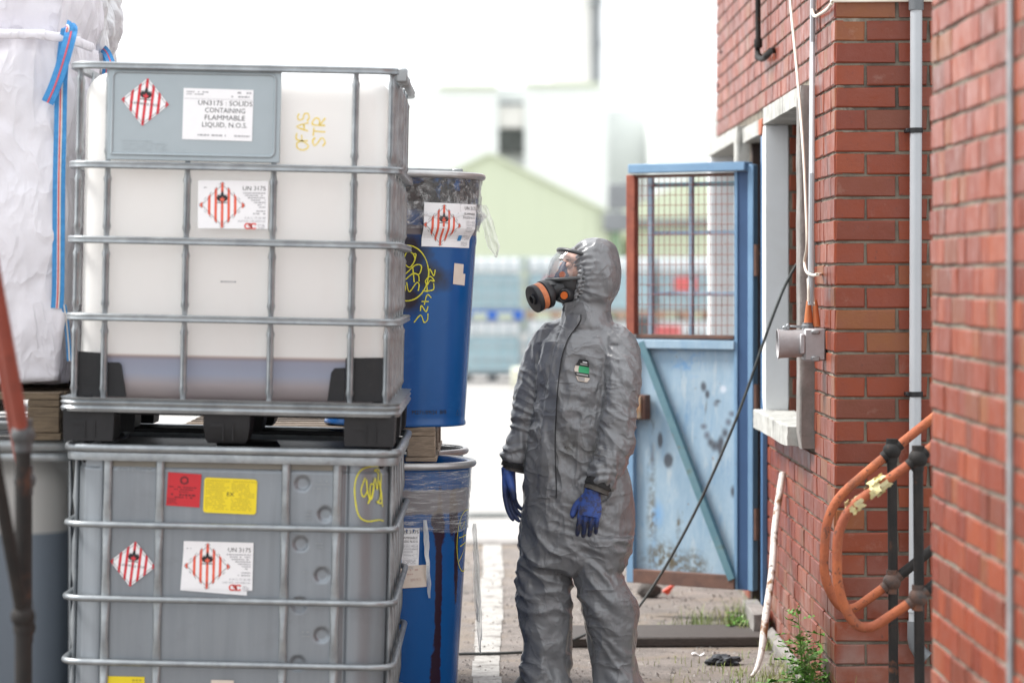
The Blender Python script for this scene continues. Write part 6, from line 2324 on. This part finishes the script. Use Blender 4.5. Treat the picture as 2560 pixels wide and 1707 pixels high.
# storm flap beside the zip, and the dark zip edge
zipl = [(1331, 722), (1330, 735), (1321, 750), (1307, 768), (1296, 790), (1287, 820), (1281, 860), (1277, 900), (1274, 950), (1272, 1000), (1272, 1050), (1274, 1100), (1274, 1136)]
zp = smooth_pts([Vector((a, b_2)) for a, b_2 in zipl], 5)
left = lambda y: interp([(722, 1300), (760, 1286), (800, 1270), (900, 1252), (1000, 1240), (1137, 1232)], y)
rows_ = []
for p in zp:
    xs = [lerp(left(p.y), p.x, t) for t in (0, .08, .3, .55, .8, 1)]
    rows_.append([ray(x, p.y, .002 + .009 * (t > 0)) for x, t in zip(xs, (0, 1, 1, 1, 1, 1))])
cols = [relax([r_[i] for r_ in rows_], 1) for i in range(6)]
mb = MB()
n = len(zp)
mb.add([c for col_ in cols for c in col_], [(i * n + j, (i + 1) * n + j, (i + 1) * n + j + 1, i * n + j + 1) for i in range(5) for j in range(n - 1)])
mb.add([cols[5][j] for j in range(n)] + [cols[5][j] + Vector((.002, .016, 0)) for j in range(n)], [(j, n + j, n + j + 1, j + 1) for j in range(n - 1)])
mb.add([c[-1] for c in cols] + [c[-1] + Vector((0, .016, .002)) for c in cols], [(i, i + 1, 7 + i, 6 + i) for i in range(5)])
part('storm_flap', mb, M['suit'], per, smooth=True)
part('zip', MB().tube([cols[5][j] + Vector((.0022, .003, 0)) for j in range(n)], .0023, 6), M['rubber'], per)
# collar tab
ct = [ray(x, y, .010) for x, y in ((1296, 695), (1334, 690), (1340, 700), (1346, 722), (1338, 744), (1306, 742), (1297, 722))]
mb = MB().add(ct + [p + Vector((0, .012, 0)) for p in ct], [tuple(range(7))] + [(i, (i + 1) % 7, 7 + (i + 1) % 7, 7 + i) for i in range(7)])
part('collar_tab', mb, M['suit'], per)
# chest badge
def badge(u, v, l):
    xv = 1317 + u * 36 - v * 1.0
    yv = 870 - v * 50 + u * 6
    return ray(xv, yv, .004 + l)
def badge_band(v0, v1, l, a0=0.0, a1=1.0):
    lo_ = lambda v: interp([(0, .22), (.28, .07), (.52, .0), (.64, .06), (1, .34)], v)
    hi_ = lambda v: interp([(0, .80), (.07, .95), (.2, .98), (.36, .93), (.62, .95), (1, .88)], v)
    return MB().grid(lambda a, b: badge(lerp(lo_(lerp(v0, v1, b)), hi_(lerp(v0, v1, b)), lerp(a0, a1, a)), lerp(v0, v1, b), l), 10, 6)
M['green_ink'] = plain('green_ink', (.03, .36, .15), .5)
M['badge_grey'] = plain('grey_badge_print', (.38, .36, .35), .5)
bd_ = part('badge', badge_band(0, 1, 0), M['beige_paper'], per, smooth=True)
for v0, v1, a0, a1, c, l in ((.69, 1, 0, 1, 'ink', .0012), (.40, .69, .28, 1, 'green_ink', .0012), (.22, .40, 0, 1, 'ink', .0012), (.04, .20, .1, .62, 'badge_grey', .0012), (.86, .92, .45, .9, 'paper', .002), (.76, .82, .3, .92, 'badge_grey', .002), (.28, .34, .1, .92, 'badge_grey', .002)):
    part('print', badge_band(v0, v1, l, a0, a1), M[c], bd_, smooth=True)

# ---- cuffs and gloves
M['glove'] = None
def glove_extra(N, L, co, col):
    sx = N.new('ShaderNodeSeparateXYZ')
    L.new(co, sx.inputs[0])
    wob = noise_node(N, L, co, 30, 6, .7)
    f = maprange(N, L, mth(N, L, 'ADD', sx.outputs['Z'], mth(N, L, 'MULTIPLY', mth(N, L, 'SUBTRACT', wob, .5), .09)), -.085, -.125)
    col = mixc(N, L, mth(N, L, 'MULTIPLY', f, .85), col, (.024, .030, .058))
    f2 = maprange(N, L, noise_node(N, L, co, 48, 7, .75), .47, .58, 0, .8)
    return mixc(N, L, f2, col, (.075, .063, .06))
M['glove'] = mat('dirty_blue_work_glove', (.075, .15, .50), (.055, .11, .38), 14, .5, bump=.5, bscale=160, extra=glove_extra)
def glove_far_extra(N, L, co, col):
    ge = N.new('ShaderNodeSeparateXYZ')
    L.new(co, ge.inputs[0])
    wob = noise_node(N, L, co, 24, 6, .7)
    z = mth(N, L, 'ADD', ge.outputs['Z'], mth(N, L, 'MULTIPLY', mth(N, L, 'SUBTRACT', wob, .5), .05))
    f = maprange(N, L, z, -.050, -.075)
    col = mixc(N, L, mth(N, L, 'MULTIPLY', f, .85), col, (.026, .034, .075))
    f2 = maprange(N, L, noise_node(N, L, co, 55, 7, .75), .56, .66, 0, .6)
    return mixc(N, L, f2, col, (.075, .063, .06))
M['glove_far'] = mat('dark_palmed_blue_work_glove', (.06, .13, .44), (.05, .10, .35), 14, .48, bump=.5, bscale=160, extra=glove_far_extra)

def hand(side, curl, thumb, splay=1.0):
    """hand hanging from the wrist at the origin: fingers to -z, palm facing +y, thumb on the -x side times side"""
    parts_ = []
    prof = [(.010, .029, .024), (-.005, .029, .023), (-.02, .031, .021), (-.045, .039, .018), (-.07, .042, .0165), (-.088, .041, .0145)]
    parts_.append(MB().rings([[Vector((side * 0 + rx * math.cos(2 * math.pi * i / 20), ry * math.sin(2 * math.pi * i / 20), z)) for i in range(20)] for z, rx, ry in prof]))
    for i, (x, ln, r) in enumerate(((-.0315, .082, .0094), (-.0105, .092, .0098), (.0103, .086, .0094), (.0305, .066, .0084))):
        x *= side
        p = Vector((x, 0, -.080))
        d = Vector((x * .22 * splay, 0, -1)).normalized()
        P = [p.copy()]
        seglen = [.012, ln * .44, ln * .32, ln * .24]
        a = R(4)
        for k, s_ in enumerate(seglen):
            if k:
                a += R(curl[i]) * (.55, .9, .8)[k - 1]
            dd = Vector((d.x * math.cos(a), math.sin(a), d.z * math.cos(a)))
            P.append(P[-1] + dd * s_)
        Q = smooth_pts(P, 4)
        rr = [lerp(r * 1.05, r * .80, k / (len(Q) - 1)) for k in range(len(Q))]
        rr[-1] *= .6
        rr[-2] *= .9
        parts_.append(MB().tube(Q, rr, 12))
        parts_.append(MB().ball(Q[-1], r * .62, 10))
    T_ = [Vector((side * a, b2, c)) for a, b2, c in thumb]
    Q = smooth_pts(T_, 5)
    rr = [lerp(.0165, .0098, k / (len(Q) - 1)) for k in range(len(Q))]
    rr[-1] *= .7
    parts_.append(MB().tube(Q, rr, 12))
    parts_.append(MB().ball(Q[-1], .0072, 10))
    return remeshed(parts_, .0022, 3)
def place_hand(bm_, mtx, m, name='glove'):
    me = bpy.data.meshes.new(name)
    bm_.to_mesh(me)
    bm_.free()
    me.materials.append(m)
    me.polygons.foreach_set('use_smooth', [True] * len(me.polygons))
    o = link(name, me, per)
    o.matrix_local = Matrix.Translation(-Vector(per.location)) @ mtx
    return o
# near hand: back of the hand to the camera, thumb towards the left
bmh = hand(1, (10, 12, 14, 16), [(-.016, .004, -.018), (-.034, .012, -.040), (-.050, .016, -.064), (-.057, .016, -.086), (-.058, .014, -.102)])
mtx = Matrix.Translation(PW(1357, 1119, -.195)) @ Matrix.Rotation(R(9), 4, 'Y') @ Matrix.Rotation(R(-6), 4, 'Z') @ Matrix.Rotation(R(8), 4, 'X') @ Matrix.Scale(1.02, 4)
place_hand(bmh, mtx, M['glove'])
# far hand: seen from the thumb side
bmh = hand(-1, (13, 17, 22, 28), [(-.014, .006, -.02), (-.030, .020, -.040), (-.036, .030, -.064), (-.034, .034, -.085), (-.030, .033, -.099)], 3.2)
mtx = Matrix.Translation(PW(1168, 1080, .03)) @ Matrix.Rotation(R(-2), 4, 'Y') @ Matrix.Rotation(R(-118), 4, 'Z') @ Matrix.Scale(1.06, 4)
place_hand(bmh, mtx, M['glove_far'])
def cuff(c, ax, r, ln, m, sq=1.0, wob=.003):
    q = axis_rot(ax)
    def f(u, v):
        a = u * 2 * math.pi
        rr = r * (1 - .05 * v) + wob * noise.noise(Vector((math.cos(a) * 2, math.sin(a) * 2, v * 3)))
        return q @ Vector((rr * math.cos(a), rr * math.sin(a) * sq, (v - .5) * ln)) + c
    mb = MB().grid(f, 40, 4)
    k = len(mb.v)
    mb.grid(lambda u, v: q @ Vector(((r * lerp(1, .72, v)) * math.cos(u * 2 * math.pi), (r * lerp(1, .72, v)) * math.sin(u * 2 * math.pi) * sq, -.5 * ln)) + c, 40, 2)
    return mb
M['velcro'] = mat('black_cuff_band', (.018, .018, .02), (.035, .033, .032), 40, .85, bump=.8, bscale=300)
M['cuff_inner'] = mat('dirty_inner_cuff', (.06, .055, .052), (.10, .09, .08), 30, .85, bump=.5)
part('cuff', cuff(PW(1371, 1101, -.187), (.38, .12, 1), .050, .026, None), M['velcro'], per)
part('cuff', cuff(PW(1366, 1113, -.190), (.38, .12, 1), .047, .020, None), M['cuff_inner'], per, label='frayed inner cuff')
part('cuff', cuff(PW(1180.5, 1064, .03), (.22, 0, 1), .0445, .032, None), M['velcro'], per)
part('cuff', cuff(PW(1180, 1077, .03), (.26, 0, 1), .042, .016, None), M['cuff_inner'], per, label='frayed inner cuff')
# boots under the trouser hems
for xv, dy in ((1250, .0), (1424, -.05)):
    c = PW(xv, 1600, dy)
    mb = MB().rings([[Vector((c.x - .02 - .07 * (1 - t) + (.055 + .05 * (1 - t)) * math.cos(a), c.y - .05 * (1 - t) + (.05 + .07 * (1 - t)) * math.sin(a), z)) for a in [2 * math.pi * i / 16 for i in range(16)]] for z, t in ((0, 0), (.03, .02), (.055, .25), (.08, .7), (.12, 1))])
    part('boot', mb, M['rubber'], per)

# ---- head inside the mask
TH = R(20)
PIT = R(4)
HO = PW(1318, 612)
fw = Vector((-math.cos(TH), -math.sin(TH), 0))
lf = Vector((math.sin(TH), -math.cos(TH), 0))
upv = Vector((0, 0, 1))
fw2 = (fw * math.cos(PIT) + upv * math.sin(PIT)).normalized()
up2 = (upv * math.cos(PIT) - fw * math.sin(PIT)).normalized()
def H(a, b, c):
    return HO + fw2 * a + up2 * b + lf * c
M['skin'] = mat('pale_skin', (.56, .33, .25), (.52, .28, .21), 12, .5)
M['brow'] = plain('brown_hair', (.10, .055, .035), .8)
def face(u, v):
    la, lo_ = (v - .5) * math.pi, (u - .5) * math.pi * 1.2
    a = -.045 + .085 * math.cos(la) * math.cos(lo_)
    b = min(.058, .112 * math.sin(la) - .005)
    if b >= .057:
        return H(-.06, .05, .05 * math.sin(lo_))
    c = .073 * math.cos(la) * math.sin(lo_)
    if a > -.03:
        a += .024 * math.exp(-(c / .010) ** 2) * math.exp(-((b + .028) / .018) ** 2) + .008 * math.exp(-(c / .008) ** 2) * math.exp(-((b + .008) / .022) ** 2)   # nose
        for s_ in (-1, 1):
            a -= .012 * math.exp(-((c - s_ * .031) / .016) ** 2 - ((b - .004) / .012) ** 2)      # eye sockets
            a += .006 * math.exp(-((c - s_ * .033) / .018) ** 2 - ((b - .022) / .008) ** 2)      # brows
            a += .005 * math.exp(-((c - s_ * .040) / .018) ** 2 - ((b + .026) / .016) ** 2)      # cheeks
        a += .005 * math.exp(-(c / .022) ** 2 - ((b + .062) / .006) ** 2) + .005 * math.exp(-(c / .020) ** 2 - ((b + .074) / .007) ** 2)
    return H(a, b, c)
hd = part('head', MB().grid(face, 48, 44), M['skin'], per, smooth=True)
for s_ in (-1, 1):
    part('eye', MB().ball(H(.0305, .002, s_ * .031), .0125, 16), M['skin'], hd, smooth=True)
    part('eyelid', MB().tube([H(.0425 - .35 * abs(t) * .02, -.001 - .003 * (1 - t * t), s_ * .031 + t * .013) for t in (-1, -.6, -.2, .2, .6, 1)], .0014, 6), M['brow'], hd)
    part('eyebrow', MB().tube([H(.044 - .006 * abs(t) - .003, .020 + .003 * (1 - t * t), s_ * .033 + t * .018) for t in (-1, -.5, 0, .5, 1)], .0024, 6), M['brow'], hd)
M['navy'] = mat('navy_rubber', (.022, .028, .075), (.018, .022, .058), 12, .5)
M['mask_black'] = mat('black_mask_rubber', (.014, .014, .016), (.024, .024, .027), 12, .42)
M['mask_grey'] = mat('dark_grey_mask_rim', (.06, .064, .066), (.05, .052, .055), 12, .4)
M['orange'] = mat('orange_plastic', (.75, .17, .03), (.68, .14, .025), 12, .4)
mk = M['visor'] = bpy.data.materials.new('clear_visor')
T, N, L = nodes(mk)
N.remove(N['Principled BSDF'])
tr = N.new('ShaderNodeBsdfTransparent'); tr.inputs[0].default_value = (.93, .94, .95, 1)
gs = N.new('ShaderNodeBsdfGlossy'); gs.inputs['Roughness'].default_value = .06
df = N.new('ShaderNodeBsdfDiffuse'); df.inputs['Color'].default_value = (.7, .72, .74, 1)
lw = N.new('ShaderNodeLayerWeight'); lw.inputs['Blend'].default_value = .35
m1 = N.new('ShaderNodeMixShader'); m2 = N.new('ShaderNodeMixShader')
tcv = N.new('ShaderNodeTexCoord')
L.new(maprange(N, L, noise_node(N, L, tcv.outputs['Object'], 60, 4), .3, .7, .02, .09), m1.inputs[0])
L.new(tr.outputs[0], m1.inputs[1]); L.new(df.outputs[0], m1.inputs[2])
L.new(maprange(N, L, lw.outputs['Fresnel'], 0, 1, .04, .5), m2.inputs[0]); L.new(m1.outputs[0], m2.inputs[1]); L.new(gs.outputs[0], m2.inputs[2])
L.new(m2.outputs[0], N['Material Output'].inputs['Surface'])

rsp = per
def vis_a(b):
    return interp([(-.135, .030), (-.118, .058), (-.090, .088), (-.062, .100), (-.045, .1035), (-.02, .1015), (.02, .089), (.045, .070), (.056, .058)], b)
def shell(b0, b1, nb=14, nt_=28, extra=0.0, cw=.079, wave=0.0):
    def f(u, v):
        t = (u - .5) * math.pi
        b = lerp(b0, b1, v) 
        b += wave * math.sin(abs(t) * 2.0)
        w = cw * interp([(-.135, .55), (-.11, .85), (-.08, 1), (.02, 1), (.056, .94)], b)
        return H((vis_a(b) + extra) * math.cos(t) - .004, b, (w + extra) * math.sin(t))
    return MB().grid(f, nt_, nb)
mask = part('respirator', shell(-.135, -.052), M['mask_black'], per, smooth=True)
part('visor', shell(-.056, .058, 18), M['visor'], mask, smooth=True)
def rim_path(b, wave=0.0, ext=.003, n_=30):
    out_ = []
    for i in range(n_ + 1):
        t = (i / n_ - .5) * math.pi * 1.0
        bb = b + wave * (1 - math.cos(t)) 
        w = .079 * interp([(-.135, .55), (-.08, 1), (.02, 1), (.056, .94)], bb)
        out_.append(H((vis_a(bb) + ext) * math.cos(t) - .004, bb, (w + ext) * math.sin(t)))
    return out_
part('visor_rim', MB().tube(rim_path(.058, -.014), .0076, 10), M['mask_grey'], mask)
part('visor_rim', MB().tube(rim_path(-.057, .016), .0078, 10), M['mask_grey'], mask)
# orinasal cup with its orange valve grille
part('nose_cup', MB().ball(H(.040, -.035, .0), 1, 24, (.030, .036, .040)) if False else MB().grid(lambda u, v: H(.030 + .047 * math.cos((u - .5) * math.pi) * (1 - .75 * v ** 1.5), lerp(-.066, .016, v), .044 * math.sin((u - .5) * math.pi) * (1 - .72 * v ** 1.3)), 24, 14), M['navy'], mask, smooth=True)
vc = H(.054, -.034, .034)
vd = (fw2 * .55 + lf * .84).normalized()
q = axis_rot(vd)
mb = MB()
for i in range(8):
    a = 2 * math.pi * i / 8
    mb.box(q @ Vector((.0085 * math.cos(a), .0085 * math.sin(a), .008)) + vc, (.0050, .0046, .003), q @ Matrix.Rotation(a, 3, 'Z'))
mb.lathe([(.0105, .005), (.0115, .006), (.0115, .008), (.0105, .008)], 20, vc, q)
part('valve_grille', mb, M['orange'], mask)
# filter canister
B0, B1 = PW(1258, 673, -.075), PW(1217, 690, -.108)
cd = (B1 - B0).normalized()
q = axis_rot(cd)
Lc = .062
part('connector', MB().lathe([(.031, -.055), (.030, -.03), (.026, -.02), (.034, -.008), (.034, .004), (.03, .006)], 24, B0, q), M['mask_black'], mask)
part('connector', MB().tube([H(.06, -.085, .012), H(.085, -.082, .022), B0 - cd * .02], [.040, .036, .032], 20), M['mask_black'], mask, label='moulded snout of the mask')
fc = part('filter_canister', MB().lathe([(.028, -.002), (.050, .0), (.0525, .004), (.0525, .020), (.049, .022), (.049, Lc - .014), (.0515, Lc - .012), (.0515, Lc), (.0495, Lc + .003), (.020, Lc + .004), (.019, Lc + .010), (.014, Lc + .010), (.013, Lc + .002), (.001, Lc + .001)], 40, B0, q), M['mask_black'], mask)
part('band', MB().lathe([(.0492, .024), (.0498, .025), (.0498, Lc - .018), (.0492, Lc - .017)], 40, B0, q, cap=False), mat('orange_filter_band', (.62, .20, .075), (.50, .15, .06), 60, .45), mask, smooth=True)
None and part('band', MB().lathe([(.0458, Lc - .017), (.0462, Lc - .0165), (.0462, Lc - .0125), (.0458, Lc - .012)], 40, B0, q, cap=False), M['paper'], mask, smooth=True, label='thin white band of the filter')
# side port with its orange disc
sc0 = PW(1296, 678, -.088)
q = axis_rot(Vector((-.36, -.92, -.06)))
part('side_port', MB().lathe([(.027, -.035), (.026, -.004), (.0225, .004), (.0195, .008), (.0150, .008), (.0145, .005)], 28, sc0, q), M['mask_black'], mask)
part('side_disc', MB().lathe([(.0001, .0085), (.0135, .0085), (.0142, .006), (.0142, .002)], 24, sc0, q), M['orange'], mask)
part('chin_valve', MB().lathe([(.024, -.02), (.024, .010), (.018, .014), (.001, .014)], 20, H(.055, -.118, .02), axis_rot(Vector((-.4, -.1, -1)))), M['mask_black'], mask)
# elastic edge of the hood
edge = []
nE = 120
for i in range(nE):
    t = 2 * math.pi * i / nE
    b = -.040 + .104 * math.sin(t)
    c = .083 * math.cos(t)
    a = .004 - .012 * math.sin(t) + (.018 if b < -.09 else 0) * 0
    edge.append(H(a + .004 * math.sin(i * 1.9), b, c + .002 * math.sin(i * 2.7)))
part('hood_edge', MB().tube(edge, [.0085 + .0028 * math.sin(i * 2.1) for i in range(nE)], 10, closed=True), M['suit'], per, smooth=True)
pleat = MB()
def hp(u, v):
    t = u * 2 * math.pi
    w = v
    b = -.040 + .104 * math.sin(t) * (1 + .10 * w)
    c = .084 * math.cos(t) * (1 + .16 * w)
    a = .002 - .012 * math.sin(t) - .034 * w + .0055 * (1 - w) * math.sin(t * 46 + 2 * noise.noise(Vector((math.cos(t) * 3, math.sin(t) * 3, 0)))) 
    r_ = 1 + .035 * (1 - .5 * w) * math.sin(t * 46 + 1.2 + 2 * noise.noise(Vector((math.cos(t) * 3, math.sin(t) * 3, w * 2))))
    return H(a, -.040 + (b + .040) * r_, c * r_)
part('hood_gathers', pleat.grid(hp, 360, 8), M['suit'], per, smooth=True)
